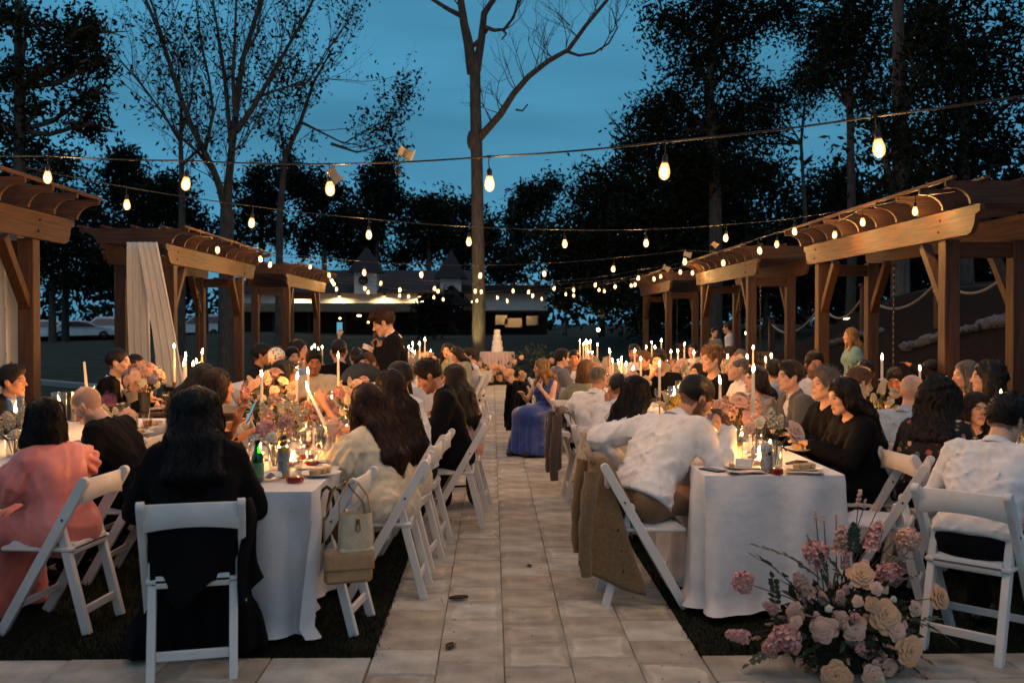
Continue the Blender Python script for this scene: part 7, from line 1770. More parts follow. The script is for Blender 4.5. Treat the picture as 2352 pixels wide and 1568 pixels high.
vase('single peach rose in a slim bottle before the large taper', at(1738, 745, 5.75).x, 5.75, .17, .028, [(0, 0, .235, .05, BUD[1], (.2, -.4, 1)), (.005, 0, .235, .052, ROSEB[1], (.1, -.3, 1))], kind='bottle', group=None)
vase('peach rose and white snapdragon leaning from a small red-footed vase', at(1790, 745, 5.42).x - .02, 5.42, .13, .04, [(.10, -.02, .20, .065, ROSEB[0], (.5, -.8, .5)), (-.02, 0, .28, .055, SPW[0], (-.2, -.2, 1)), (-.08, .02, .24, .055, ROSEC[0], (-.4, -.5, .7)), (-.14, 0, .21, .055, ROSEB[1], (-.8, -.4, .5)), (.03, .03, .25, .05, SPW[1], (.2, -.2, 1))], leaves=16, spread=.05, tall=.1, group=None)
vase('yellow and cream flowers past the bowed head on the right table', at(1548, 745, 7.6).x, 7.6, .11, .045, cloud([puff_mesh(YEL, 11, 20, .4)] + ROSEC + SPW, 9, (0, 0, .17), (.1, .09, .07), .05, 9), leaves=30, spread=.09, tall=.08, group=None)
vase('white stock beside the tall taper on the far right table', at(2000, 745, 7.7).x + .05, 7.7, .12, .045, cloud(SPW + ROSEC, 14, (0, 0, .22), (.15, .12, .13), .055, 10, .8), leaves=26, spread=.12, tall=.12, group=None)
vase('yellow and pink blooms at the right photo edge', at(2345, 745, 5.9).x, 5.9, .12, .045, cloud([puff_mesh(YEL, 12, 20, .4)] + ROSEB, 12, (0, 0, .2), (.13, .12, .1), .055, 11), leaves=24, spread=.1, tall=.1, group=None)
for u, Y, lab, sd in ((945, 13.6, 'pale flower mound right of the speaker', 21), (975, 15.8, 'blush flower mound beyond the speaker', 22), (700, 13.9, 'pink flower mound behind the headscarf', 23), (1345, 14.4, 'cream flower mound under the far taper cluster', 24), (1385, 13.2, 'blush flower mound beside the brown bob', 25), (1560, 12.8, 'blush flower mound left of the curly sandy hair', 26), (1590, 11.9, 'cream flower mound in front of the curly-haired man', 27), (1440, 9.7, 'low white blooms among the glass cylinders on the right', 28), (1690, 12.3, 'pale blooms behind the older bald head', 29)):
    vase(lab, at(u, 745, Y).x, Y, .12, .05, cloud(ROSEB + SPW, 14, (0, 0, .2), (.2, .17, .13), .07, sd), leaves=24, spread=.16, tall=.12, group=None)
# ---- wedding cake on its skirted table with flowers heaped in front
cp = at(1142, 745, 27.0); cx_, cyy = cp.x, 27.0; zt_ = at(1142, 808, 27).z; gz = hgt(cx_, cyy)
SK = mat('pleated_cloth', C('#d3b9b3'), .85, .06, 8)
r = root('cake_table', 'round pink-clothed cake table at the end of the aisle', 'table', (cx_, cyy, gz)); g = MB(); H_ = zt_ - gz
g.lathe([(.0, H_ - .02), (.44, H_ - .02), (.45, H_ - .03), (.43, H_ - .05), (.06, H_ - .05), (.05, .03), (.2, .0), (0, 0)], 20); g.obj('tabletop', TOPW, r, 40)
g = MB(); g.grid(lambda u, v: Vector(((.46 + (.012 + .03 * v) * math.sin(u * 2 * PI * 26) + .03 * v) * math.cos(u * 2 * PI), (.46 + (.012 + .03 * v) * math.sin(u * 2 * PI * 26) + .03 * v) * math.sin(u * 2 * PI), H_ - (H_ - .02) * v)), 156, 6, True); g.lathe([(.0, H_ + .001), (.46, H_)], 40); tag(g.obj('tablecloth', SK, None, True, (cx_, cyy, gz)), 'pleated pink cloth on the cake table', 'tablecloth')
ICE = mat('white_icing', C('#e2dcd2'), .55, .03, 20, sss=.1)
r = root('wedding_cake', 'tall white four-tiered wedding cake at the end of the aisle', 'cake', (cx_, cyy, zt_ + .004)); zz = .0; hh_ = (at(1142, 757, 27).z - zt_) / 4
for rr in (.155, .135, .11, .085): g = MB(); g.lathe([(0, 0), (rr, 0), (rr, hh_ - .015), (rr - .015, hh_), (0, hh_)], 24); g.v = [(a, b, c + zz) for a, b, c in g.v]; g.obj('tier', ICE, r, 40); zz += hh_
for k, (du, dv) in enumerate(((1143, 815), (1150, 824), (1138, 832))):
    pass
def floor_heap(label, u, v, Y, w, h, n, ln, seed, meshes):
    p = at(u, 745, Y); z = hgt(p.x, Y); r = root('flower_heap', label, 'flower arrangement', (p.x, Y, z)); foliage_ball('foliage', (0, 0, h * .4), (w, .3, h * .55), ln, r, .12, seed); rnd = random.Random(seed)
    for k in range(n):
        x = rnd.uniform(-w, w); zz = rnd.uniform(.04, h * .85) * (1 - .4 * abs(x) / w); o = link('rose', rnd.choice(meshes), r, (x, -.26 + rnd.uniform(-.08, .08), zz)); o.scale = (rnd.uniform(.07, .11),) * 3; o.rotation_euler = Vector((x / w * .5 + rnd.gauss(0, .2), -1, rnd.uniform(.1, .6))).to_track_quat('Z', 'Y').to_euler()
floor_heap('heap of peach roses on the ground in front of the cake table', 1138, 870, 26.3, .78, .55, 34, 420, 3, ROSE + ROSEB)
floor_heap('dark bushy greenery with small blooms right of the cake table', 1228, 850, 26.6, .62, 1.1, 10, 500, 4, ROSEB)
floor_heap('grey-green greenery left of the cake table', 1095, 850, 26.9, .3, .8, 6, 220, 5, ROSEB)
# ------------------------------------------------------------------ things on and around the tables
PLATE = mat('stoneware', C('#d6cfc4'), .35, .05, 10); CAKE = mat('cake_crumb', C('#c9a878'), .9, .2, 40, .5, 200); NAP = mat('blush_napkin', C('#cdb3a6'), .9, .08, 20, .2, 300); PAPERW = mat('white_paper', C('#dedad2'), .8, .05, 20)
STEEL = mat('steel', C('#a9a6a2'), .25, .1, 20, metal=.9); GRNG = glassmat('green_glass', (.12, .5, .16), .14, .05); REDG = mat('red_glass', C('#8e1a16'), .12, .1, 10, spec=.8); PLAST = glassmat('clear_plastic', (.93, .93, .92), .1, .1)
GOLD = mat('gold_can', C('#a9853f'), .3, .1, 20, metal=.8); SILV = mat('pale_can', C('#b3aea6'), .35, .12, 30, metal=.4); BLK = mat('black_plastic', C('#131315'), .3, .1, 10, spec=.5); AMB = glassmat('amber_drink', (.75, .45, .2), .1, .05)
LABELM = mat('paper_label', C('#c4cdbb'), .7, .2, 60)
TZ = TH + .006
def bottle(u, Y, label):
    p = at(u, 745, Y); r = root('bottle', label, 'bottle', (p.x, Y, TZ))
    g = MB(); g.lathe([(.0, .003), (.027, .0), (.031, .006), (.031, .11), (.028, .13), (.016, .165), (.013, .19), (.0135, .205), (.011, .205), (.010, .19), (.013, .165), (.025, .13), (.028, .11), (.028, .008), (0, .008)], 20); g.obj('bottle_body', GRNG, r, 50)
    g = MB(); g.lathe([(.0315, .03), (.0318, .031), (.0318, .1), (.0315, .101)], 20); g.obj('label', mat('green_label', C('#5f8a63'), .6, .25, 50), r, 50)
    g = MB(); g.lathe([(.014, .196), (.0145, .198), (.0145, .212), (.012, .214), (0, .214)], 14); g.obj('cap', BLK, r, 50)
bottle(590, 4.99, 'green glass bottle at the front edge of the near left table')
def can(x, y, label, m, h=.125, rr=.031, lab=None):
    r = root('drink_can', label, 'drink can', (x, y, TZ), random.uniform(0, 6), 'drink cans')
    g = MB(); g.lathe([(.0, .004), (rr * .75, .003), (rr * .82, 0), (rr, .01), (rr, h - .012), (rr * .84, h), (rr * .8, h - .004), (0, h - .005)], 20); g.obj('can_body', m, r, 40)
    g = MB(); g.lathe([(rr + .0004, .02), (rr + .0006, .021), (rr + .0006, h - .025), (rr + .0004, h - .024)], 20); g.obj('printed_band', lab or LABELM, r, 40)
    g = MB(); g.ell((0, -.005, h - .002), (.005, .011, .0015), 8, 4); g.obj('tab', STEEL, r)
    return r
can(at(650, 745, 5.14).x, 5.14, 'gold drink can with grey band on the near left table', GOLD, .155, .03, mat('grey_band', C('#7c8788'), .5, .25, 50))
can(at(1660, 745, 5.85).x, 5.85, 'drink can with red and white band beside the white sleeve', GOLD, .125, .032, mat('red_white_band', C('#b8aca2'), .5, .1, 14, col2=C('#8c2a26')))
can(at(1693, 745, 5.62).x, 5.62, 'gold drink can with a pale label beside the thin candle stem', GOLD, .125, .031, mat('pale_band', C('#a9a79c'), .5, .2, 40))
c_ = can(at(1762, 745, 5.27).x, 5.27, 'tall pale can with a dark round emblem at the front of the right table', SILV, .155, .032, mat('newsprint_band', C('#b7b3a8'), .7, .5, 60, col2=C('#7e7a70')))
c_.rotation_euler = (0, 0, 0); g = MB()
for i in range(1): g.grid(lambda u, v: Vector((.0332 * math.sin((u - .5) * .62 * math.sqrt(max(.02, 1 - (2 * v - 1) ** 2)) + .25), -.0332 * math.cos((u - .5) * .62 * math.sqrt(max(.02, 1 - (2 * v - 1) ** 2)) + .25), .105 + .011 * (2 * v - 1))), 8, 8)
g.obj('emblem', BLK, c_)
can(at(268, 745, 7.0).x, 7.0, 'pale drink can nearer the balding man', SILV, .125, .031, mat('newsprint_band', C('#b7b3a8'))); can(at(306, 745, 7.5).x, 7.5, 'pale drink can next to the plastic cup', SILV, .125, .031, mat('newsprint_band', C('#b7b3a8')))
def tumbler(x, y, label, h=.09, rr=.038, m=None, base=None, drink=None, straw=False, group='clear glasses on the tables'):
    r = root('tumbler', label, 'glass', (x, y, TZ), 0, group)
    g = MB(); z0 = .028 if base else 0; g.lathe([(.0, z0 + .004), (rr * .82, z0), (rr, z0 + h), (rr - .0025, z0 + h), (rr * .78, z0 + .008), (0, z0 + .009)], 20); g.obj('glass_body', m or GLASS, r, 50)
    if base:
        g = MB(); n = 32; g.lathe([(.0, 0), (rr * .95, 0), (rr * 1.02, .006), (rr * 1.0, .026), (rr * .8, .028), (0, .028)], n); g.v = [(a * (1 + .07 * (i % n % 4 < 2)), b * (1 + .07 * (i % n % 4 < 2)), c) for i, (a, b, c) in enumerate(g.v)]; g.obj('red_foot', base, r)
    if drink: g = MB(); g.lathe([(.0, z0 + .01), (rr * .77, z0 + .01), (rr * .86, z0 + h * .5), (0, z0 + h * .5)], 16); g.obj('drink', drink, r, 50)
    if straw: g = MB(); g.tube([(0, 0, .01), (.02, .005, h + .05)], .003, 6); g.obj('straw', PAPERW, r)
    return r
tumbler(at(676, 745, 5.0).x, 5.0, 'clear tumbler on a red ridged foot by the green bottle', .075, .040, PLAST, REDG, group=None)
tumbler(at(716, 745, 5.55).x, 5.55, 'red-footed tumbler behind the dessert plate', .06, .038, PLAST, REDG, group=None); tumbler(at(703, 745, 5.85).x, 5.85, 'red-footed tumbler beside the cream sleeve', .06, .038, PLAST, REDG, group=None)
tumbler(at(1787, 745, 5.22).x, 5.22, 'small vase glass with a red ridged foot on the right table', .07, .03, GLASS, REDG, group=None)
tumbler(at(337, 745, 7.7).x, 7.7, 'clear plastic cup with a straw on the far left table', .095, .04, PLAST, None, AMB, True, group=None)
STEMG_M = None
def stem_glass():
    g = MB(); g.lathe([(.0, 0), (.032, 0), (.033, .002), (.006, .006), (.0035, .02), (.0035, .075), (.012, .088), (.03, .11), (.034, .14), (.031, .175), (.0295, .175), (.032, .14), (.028, .112), (.01, .092), (0, .091)], 18); return g.mesh('glass_body', GLASS, 50)
SGM = stem_glass(); g = MB(); g.lathe([(.0, .093), (.011, .094), (.027, .113), (.031, .132), (0, .132)], 14); WINE = g.mesh('drink', AMB, 50)
def stems(lst, label):
    for i, (x, y) in enumerate(sorted(lst, key=lambda q: q[0] / q[1])):
        r = root('stemmed_glass', label % NUMW[i], 'wine glass', (x, y, TZ), random.uniform(0, 6), 'stemmed glasses on the tables'); link('glass_body', SGM, r)
        if i % 3 == 0: link('drink', WINE, r)
rn = random.Random(12)
stems([(at(u, 745, Y).x, Y) for u, Y in ((636, 5.75), (655, 5.6), (668, 5.95), (690, 5.75), (704, 5.6), (725, 5.8), (735, 5.6), (748, 5.5), (700, 6.4), (735, 6.6), (680, 6.3))], 'stemmed glass %s from the left in the cluster before the cream knit')
stems([(at(u, 745, Y).x, Y) for u, Y in ((1722, 6.1), (1745, 6.0), (1480, 7.9), (1500, 8.3), (1484, 8.6), (1530, 8.0), (1600, 7.0))], 'stemmed glass %s from the left among the candles of the near right table')
stems([(at(u, 745, Y).x, Y) for u, Y in ((380, 9.1), (394, 9.2), (288, 7.9), (292, 7.2), (275, 7.8))], 'clear glass %s from the left on the tables near the groom')
for n_, xa, xb, ya, yb, lab in ((8, -1.5, -.95, 12.8, 17, 'stemmed glass %s from the left on the table beyond the stroller'), (10, 1.2, 1.75, 12.2, 16, 'stemmed glass %s from the left on the table beyond the blue dress'), (7, 3.1, 3.7, 5.4, 9.6, 'stemmed glass %s from the left on the far right table'), (5, 1.25, 1.75, 8.8, 9.9, 'stemmed glass %s from the left at the far end of the near right table'), (6, -1.5, -1, 7.8, 9.6, 'stemmed glass %s from the left at the far end of the near left table')):
    stems([(rn.uniform(xa, xb), rn.uniform(ya, yb)) for _ in range(n_)], lab)
def plate(x, y, label, rr=.105, food=None, seed=0, z=TZ):
    r = root('plate', label, 'plate', (x, y, z), seed, 'plates on the tables'); g = MB(); g.lathe([(.0, .004), (rr * .6, .003), (rr * .62, 0), (rr * .7, .004), (rr, .014), (rr, .017), (rr * .68, .008), (0, .007)], 28); g.obj('dish', PLATE, r, 50)
    q = random.Random(seed)
    if food:
        g = MB()
        if food == 'cake':
            g.prism([(-.035, -.02), (.05, -.004), (.05, .004), (-.035, .03)], 'z', .009, .055); g.obj('cake_slice', ICE, r, 30); g = MB(); g.box((.07, .0, .016), (.03, .035, .018), None, .004); g.obj('cake_crumb', CAKE, r)
        else:
            for k in range(4): g.box((-.05 + k * .034, q.uniform(-.012, .012), .022), (.03, .05, .028), Euler((0, 0, q.uniform(-.4, .4))).to_matrix(), .005)
            g.obj('dessert', CAKE if food == 'dessert' else NAP, r, 30)
    return r
plate(at(733, 745, 5.22).x, 5.22, 'white plate with crumbs before the cream knit', .11, 'dessert', 1); plate(at(716, 745, 5.45).x, 5.45, 'plate behind the crumb plate on the near left table', .1, None, 2)
plate(at(1712, 745, 5.42).x, 5.42, 'plate with a slice of white cake before the bowed man', .11, 'cake', 3); plate(at(1846, 745, 5.36).x, 5.36, 'plate with dessert pieces at the right table corner', .105, 'dessert', .3)
plate(at(318, 745, 7.2).x, 7.2, 'plate with food scraps on the far left table', .105, 'dessert', 5); plate(at(352, 745, 7.9).x, 7.9, 'plate with crumpled napkin on the far left table', .1, 'napkin', 6)
plate(at(345, 745, 9.2).x, 9.2, 'pale plate on the wooden table under the bouquet', .12, None, 7, .763); plate(at(376, 745, 9.3).x, 9.3, 'plate with menu card on the wooden table', .1, 'napkin', 8, .763)
for u, Y, lab in ((632, 6.9, 'plate before the bare-shouldered woman'), (790, 6.9, 'plate before the cropped-haired white shirt'), (1840, 6.2, 'plate before the woman in black'), (1800, 7.2, 'plate before the spiky grey head'), (1560, 6.5, 'plate before the beige lace sleeve')): plate(at(u, 745, Y).x, Y, lab, .1, 'dessert', u)
def napkin(x, y, label, w=.15, d=.1, rz=0, m=None, hgt_=.012, seed=0):
    q = random.Random(seed); g = MB(); ph = [q.uniform(0, 6) for _ in range(4)]
    for ly in range(2): g.grid(lambda u, v: Vector(((u - .5) * w * (1 - .06 * ly), (v - .5) * d, .002 + ly * .006 + hgt_ * (.5 + .5 * math.sin(u * 7 + ph[0]) * math.sin(v * 6 + ph[1] + u * 3)) * .7)), 12, 9)
    o = g.obj('napkin', m or NAP, None, True, (x, y, TZ)); o.rotation_euler = (0, 0, rz); tag(o, label, 'napkin', 'napkins on the tables')
napkin(at(1712, 745, 5.26).x, 5.24, 'blush napkin under the cake plate edge', .2, .08, .15); napkin(at(1850, 745, 5.22).x, 5.22, 'folded blush napkin at the right table corner', .2, .06, -.1, None, .006, 2); napkin(at(618, 745, 5.08).x, 5.08, 'crumpled white napkin beside the green bottle', .11, .1, .4, PAPERW, .05, 3); napkin(at(724, 745, 5.62).x, 5.6, 'crumpled napkin at the cream woman\'s elbow', .13, .1, .2, PAPERW, .04, 4); napkin(at(560, 745, 5.3).x, 5.3, 'lilac card napkin beside the black shawl', .12, .16, .3, mat('lilac_napkin', C('#b49aa8'), .8), .03, 5)
def cutlery(x, y, rz, label):
    g = MB(); g.tube([(-.09, 0, .004), (-.03, 0, .006), (.05, 0, .003)], [.003, .002, .0025], 6); g.ell((.075, 0, .004), (.026, .014, .003), 10, 4); o = g.obj('spoon', STEEL, None, True, (x, y, TZ)); o.rotation_euler = (0, 0, rz); tag(o, label, 'spoon', 'spoons on the tables')
cutlery(at(648, 745, 4.98).x, 4.98, .2, 'spoon lying in front of the red-footed tumbler'); cutlery(at(760, 745, 5.3).x - .03, 5.3, .3, 'spoon beside the crumb plate'); cutlery(at(1690, 745, 5.25).x, 5.26, 1.1, 'spoon beside the blush napkin')
def phone(label, p, R, screen=None, case=None):
    r = root('phone', label, 'phone', p); r.rotation_euler = R; g = MB(); g.box((0, 0, 0), (.074, .152, .009), None, .003); g.obj('case', case or BLK, r)
    g = MB(); g.box((0, 0, .0052), (.068, .144, .001)); g.obj('screen', screen or mat('dark_screen', C('#0b0c10'), .08, .1, 5, spec=.9), r)
    g = MB(); g.box((-.018, .055, -.0058), (.03, .032, .003), None, .001); g.obj('camera_bump', BLK, r); return r
SCR = emat('lit_screen', (.12, .42, .55), .9)
phone('lit phone held low by the bare-shouldered woman', at(578, 946, 6.72), (rad(62), rad(-20), rad(-60)), SCR)
phone('phone lying by the elbow of the bowed man', at(1637, 1083, 5.36) + Vector((0, 0, .01)), (0, 0, .5)); phone('black phone lying near the sleeve of the woman in black', (at(1838, 745, 5.55).x, 5.6, TZ + .006), (0, 0, -.7))
hp = phone_up['world'](phone_up['WL']); phone('phone held up high above the black suit', hp + Vector((.0, .03, .09)), (rad(85), 0, .1), SCR)
# microphone and notes in the speaker's hands
w = speaker['world']; q = w(speaker['WR']); m0 = at(861, 801, 9.62); m1 = at(863, 764, 9.62)
r = root('microphone', 'black handheld microphone at the speaker\'s chin', 'microphone', m0); d = m1 - m0
g = MB(); g.tube([Vector((0, 0, 0)), d * .3, d * .72], [.012, .014, .019], 12); g.obj('handle', BLK, r, 50); g = MB(); g.ell(d * .86, (.027, .027, .029), 14, 9); g.obj('grille', mat('mic_grille', C('#5d5a56'), .4, .2, 200, .6, 500, metal=.8), r, smooth=True)
g = MB(); g.grid(lambda u, v: Vector(((u - .5) * .11, (v - .5) * .15, .006 * math.sin(u * 3))), 4, 4); o = g.obj('note_card', PAPERW, None, True, at(846, 799, 9.45)); o.rotation_euler = (rad(18), rad(24), .2); md = o.modifiers.new('t', 'SOLIDIFY'); md.thickness = .002; tag(o, 'white note card in the speaker\'s hand', 'card')
# the candle being lit, held by two hands
a0, a1 = at(748, 978, 5.78), at(706, 893, 6.15); r = root('taper_candle', 'slanted taper being lit between two hands on the left', 'candle', a0); d = (a1 - a0); g = MB(); g.lathe([(.0095, 0), (.0112, .01), (.0092, d.length - .012), (.003, d.length - .004)], 12, (0, 0, 0), d.to_track_quat('Z', 'Y').to_matrix()); t = g.obj('taper', WAX, r, 50); f = flame_on(t, 0); f.location = d + Vector((0, 0, .004)); [setattr(c, 'location', d) for c in t.children if c.name.startswith('wick')]
# bracelet
g = MB(); c_b = at(763, 935, 6.42); g.tube([c_b + Vector((.026 * math.cos(t) * .5, .03 * math.sin(t), .03 * math.cos(t))) for t in np.linspace(0, 2 * PI, 17)], .002, 5, False); tag(g.obj('bracelet', BRASS), 'thin bracelet on the arm reaching to the slanted taper', 'bracelet')
# ---- jackets over chair backs
def draped_coat(name, label, ch, m, zb=.2, wt=.2, wb=.27, folds_=3.2, seed=0, buttons=True, inside=.3, flare=0.0, sleeves=True, cat='jacket', wrap=0.0):
    r = root(name, label, cat, ch.location.copy(), ch.rotation_euler.z); q = random.Random(seed); ph = [q.uniform(0, 6) for _ in range(5)]; g = MB(); ztop = .802; yb = -.262
    def fn(u, v):
        s = (u - .5) * 2
        if v < .22: t = v / .22; z = ztop - inside * (1 - t); y = yb + .045 + .02 * (1 - t); w_ = wt * (.92 + .08 * t)
        elif v < .34: t = (v - .22) / .12; z = ztop + .012 * math.sin(t * PI); y = yb + .045 - .075 * t; w_ = wt
        else: t = (v - .34) / .66; z = ztop - (ztop - zb) * t - .05 * t * (1 - s * s) * 0 + .05 * t * math.sin(s * 3 + ph[0]); y = yb - .03 - .035 * t + .02 * t * math.sin(ph[3] + s * 2); w_ = wt + (wb - wt) * t ** .8
        dpt = max(0, v - .3); f = (.006 + .032 * dpt) * math.sin(s * folds_ * PI * .9 + ph[1] + 1.2 * math.sin(v * 4 + ph[2])) + .008 * math.sin(s * 17 + v * 5 + ph[4]) * dpt
        sag = .03 * abs(s) ** 3
        x_ = s * w_ + flare * dpt * .3; over = max(0, s - .45) / .55 * wrap
        if wrap and s > .45: x_ = .45 * w_ + (s - .45) * w_ * .55 + flare * dpt * .3 + f * .6 * min(1, over * 12); y += over * (.35 + .75 * min(1, dpt * 1.6)); z -= over * .55 * (1 - min(1, dpt * 1.4))
        return Vector((x_, y + f - .012 * abs(s) * dpt, z - sag * (1 if v > .22 else .4)))
    g.grid(fn, 34, 36); o = g.obj('jacket_body', m, r, smooth=True); md = o.modifiers.new('t', 'SOLIDIFY'); md.thickness = .008; md.offset = 0
    if sleeves:
        for s in (-1, 1):
            g = MB(); x0 = s * (wt - .02); pts = [Vector((x0 + s * (.02 + .03 * t) + .01 * math.sin(t * 5), yb - .055 - .04 * math.sin(t * 2.2), ztop - .05 - .56 * t)) for t in [i / 10 for i in range(11)]]; g.tube(pts, [.045 - .012 * (i / 10) + .004 * math.sin(i * 2.1 + seed) for i in range(11)], 12); g.v = [(a, b * 1.0, c) for a, b, c in g.v]; sl_ = g.obj('sleeve', m, r, smooth=True)
            if buttons:
                for k in range(2): g = MB(); g.ell(pts[9] + Vector((s * .02, -.034, .03 - k * .02)), (.006, .004, .006), 8, 5); g.obj('button', BLK, sl_)
    g = MB(); g.bar((-wt * .5, yb - .044, ztop - .005), (wt * .5, yb - .044, ztop - .005), .03, .05, (0, 1, .2), .012); g.obj('collar', m, r, 40)
    if buttons:
        for k in range(3): p = fn(.93, .62 + k * .13); g = MB(); g.ell(p + Vector((0, -.012, 0)), (.009, .005, .009), 8, 5); g.obj('button', BLK, r)
    return r
ch = lean_m['chair']; draped_coat('suit_jacket', 'tan suit jacket hung over the chair of the leaning man', ch, cloth('tan_wool', '#7d6648', .9, .15, 60, .3, 500), .16, .265, .33, 3.2, 3, True, .25, flare=.05, wrap=.30)
def chair_named(t): return next(o for o in COL.objects if o.name.startswith('folding_chair') and t in o.get('label', ''))
draped_coat('suit_jacket', 'black jacket hung over an empty chair near the aisle end', chair_named('a black jacket over it'), CLM['black'], .12, .26, .34, 3.4, 5, False, .25)
oldm = next(p for p in PEOPLE if 'cropped greying' in p['label']); draped_coat('suit_jacket', 'grey-brown jacket hung on the chair of the cropped grey man', oldm['chair'], cloth('taupe_wool', '#5a4d42', .9, .15, 60, .3, 500), .34, .235, .25, 3.0, 7, False, .2)
draped_coat('coat', 'dark clothing heaped over the chair near the groom', chair_named('draped with dark clothing'), CLM['black'], .4, .23, .27, 2.4, 8, False, .3, cat='coat', sleeves=False)
cr_ = next(p for p in PEOPLE if 'beige lace' in p['label']); draped_coat('scarf', 'cream lace wrap hung on the chair back beside the tan jacket', cr_['chair'], cloth('cream_lace', '#c9b89e', .85, .2, 40, .5, 200), .42, .2, .2, 5, 9, False, .15, cat='wrap', sleeves=False)
sc_ = shawl['chair']
r = root('coat', 'black coat hanging inside the chair back of the woman wrapped in black', 'coat', sc_.location.copy(), sc_.rotation_euler.z); g = MB()
g.grid(lambda u, v: Vector(((u - .5) * .36, -.20 + .03 * math.sin(u * 9) * v - .03 * math.sin(u * PI) + .05 * v, .70 - v * (.30 + .05 * math.sin(u * PI * 1.0 + .5) - .04 * math.cos(u * 9)))), 24, 10); o = g.obj('coat_back', CLM['black'], r, smooth=True); md = o.modifiers.new('t', 'SOLIDIFY'); md.thickness = .01
g = MB(); g.grid(lambda u, v: Vector((.20 + .10 * u * (.4 + .6 * v) + .012 * math.sin(v * 6), -.175 + .06 * u + .015 * math.sin(v * 5 + u * 7), .77 - v * (.46 - .1 * u))), 8, 12); o = g.obj('coat_flap', CLM['black'], r, smooth=True); md = o.modifiers.new('t', 'SOLIDIFY'); md.thickness = .012
# ---- handbags on the empty chair by the aisle
LEA = mat('cream_leather', C('#cfb896'), .5, .1, 18, .25, 120); TANL = mat('tan_leather', C('#b48a5e'), .5, .1, 18, .2, 120); BLKL = mat('black_leather', C('#17151a'), .4, .1, 18, .25, 120)
bY = 4.86
def bag_root(n, lab, u, v, Y, rz): return root(n, lab, 'handbag', at(u, v, Y), rz)
r = bag_root('handbag', 'cream leather bucket bag hanging by its strap from the chair back', 817, 1268, 4.84, .35); g = MB()
g.grid(lambda u, v: Vector(((.082 + .006 * math.sin(v * 3)) * math.copysign(abs(math.cos(2 * PI * u)) ** .6, math.cos(2 * PI * u)) * (1 - .10 * v), .046 * math.copysign(abs(math.sin(2 * PI * u)) ** .6, math.sin(2 * PI * u)) * (1 + .1 * math.sin(3 * v)) + .006 * math.sin(2 * PI * u * 7) * max(0, v - .6), .195 * v)), 36, 12, True); g.add([(-.08, -.045, .001), (.08, -.045, .001), (.08, .045, .001), (-.08, .045, .001)], [(3, 2, 1, 0)]); bb = g.obj('bag_body', LEA, r, smooth=True)
g = MB(); g.box((0, 0, .018), (.172, .1, .03), None, .012); g.obj('bag_base', LEA, r, 40); g = MB(); g.lathe([(.078, .155), (.082, .158), (.082, .168), (.078, .17)], 28); g.v = [(a, b * .56, c) for a, b, c in g.v]; g.obj('drawstring', TANL, r, 50)
g = MB(); g.box((0, -.052, .16), (.018, .008, .028), None, .003); g.tube([(-.008, -.054, .15), (-.01, -.056, .12), (0, -.056, .11), (.01, -.056, .12), (.008, -.054, .15)], .003, 6); g.obj('clasp', BRASS, r)
g = MB(); g.tube([(-.08, 0, .17), (-.075, .02, .25), (-.03, .05, .33), (.02, .06, .335), (.065, .03, .27), (.08, 0, .17)], .005, 6); g.obj('strap', TANL, r, smooth=True)
r = bag_root('handbag', 'tan leather flap bag hanging below the cream bucket bag', 800, 1338, 4.82, .30); g = MB(); g.box((0, 0, .075), (.235, .05, .15), None, .016); g.obj('bag_body', TANL, r, 40)
g = MB(); g.grid(lambda u, v: Vector(((u - .5) * .242, -.031 - .004 * math.sin(v * PI) if v > .2 else .02 - .255 * v, (.154 if v < .2 else .154 - (v - .2) * .105) - .012 * abs(u - .5) * 0)), 10, 10); o = g.obj('flap', TANL, r, smooth=35); md = o.modifiers.new('t', 'SOLIDIFY'); md.thickness = .005
g = MB(); g.tube([(-.115, 0, .14), (-.11, .03, .3), (-.06, .07, .44), (.0, .08, .48), (.08, .05, .38), (.115, 0, .14)], .004, 6); g.obj('chain_strap', BRASS, r, smooth=True)
r = bag_root('handbag', 'black handbag with two loop handles standing on the chair seat', 760, 1248, 5.0, 1.0); g = MB(); g.box((0, 0, .07), (.2, .075, .14), None, .024); g.obj('bag_body', BLKL, r, 40)
for s in (-1, 1): g = MB(); g.tube([(-.06, s * .03, .135), (-.058, s * .034, .2), (-.035, s * .03, .265), (0, s * .028, .285), (.035, s * .03, .265), (.058, s * .034, .2), (.06, s * .03, .135)], .0085, 8); g.obj('handle', BLKL, r, smooth=True)
g = MB(); g.box((-.03, -.041, .1), (.012, .006, .04), None, .002); g.obj('buckle', BRASS, r)
# ---- stroller with a backpack, wheels behind the aisle chairs
FAB = mat('grey_canvas', C('#3a3d40'), .85, .1, 30, .3, 300); RUBW = mat('rubber_tyre', C('#161616'), .8, .1, 30)
def wheel(par, x, y, z, rr, w=.03):
    g = MB(); Rw = Euler((0, PI / 2, 0)).to_matrix(); g.lathe([(rr * .8, -w / 2), (rr, -w / 2 + .006), (rr, w / 2 - .006), (rr * .8, w / 2)], 24, (x, y, z), Rw); o = g.obj('wheel', RUBW, par, 50)
    g = MB(); g.lathe([(.0, -w * .4), (rr * .2, -w * .4), (rr * .2, w * .4), (0, w * .4)], 12, (x, y, z), Rw); [g.bar((x, y, z), (x, y + rr * .82 * math.cos(k * PI / 4), z + rr * .82 * math.sin(k * PI / 4)), .008, .008, (1, 0, 0), 0) for k in range(8)]; g.obj('hub', SILV, o)
p = at(832, 745, 9.95); r = root('stroller', 'grey stroller with a folded canopy standing before the speaker', 'stroller', (p.x, 9.95, 0), .1)
for x in (-.23, .23): wheel(r, x, -.28, .13, .13); wheel(r, x, .32, .10, .10)
g = MB()
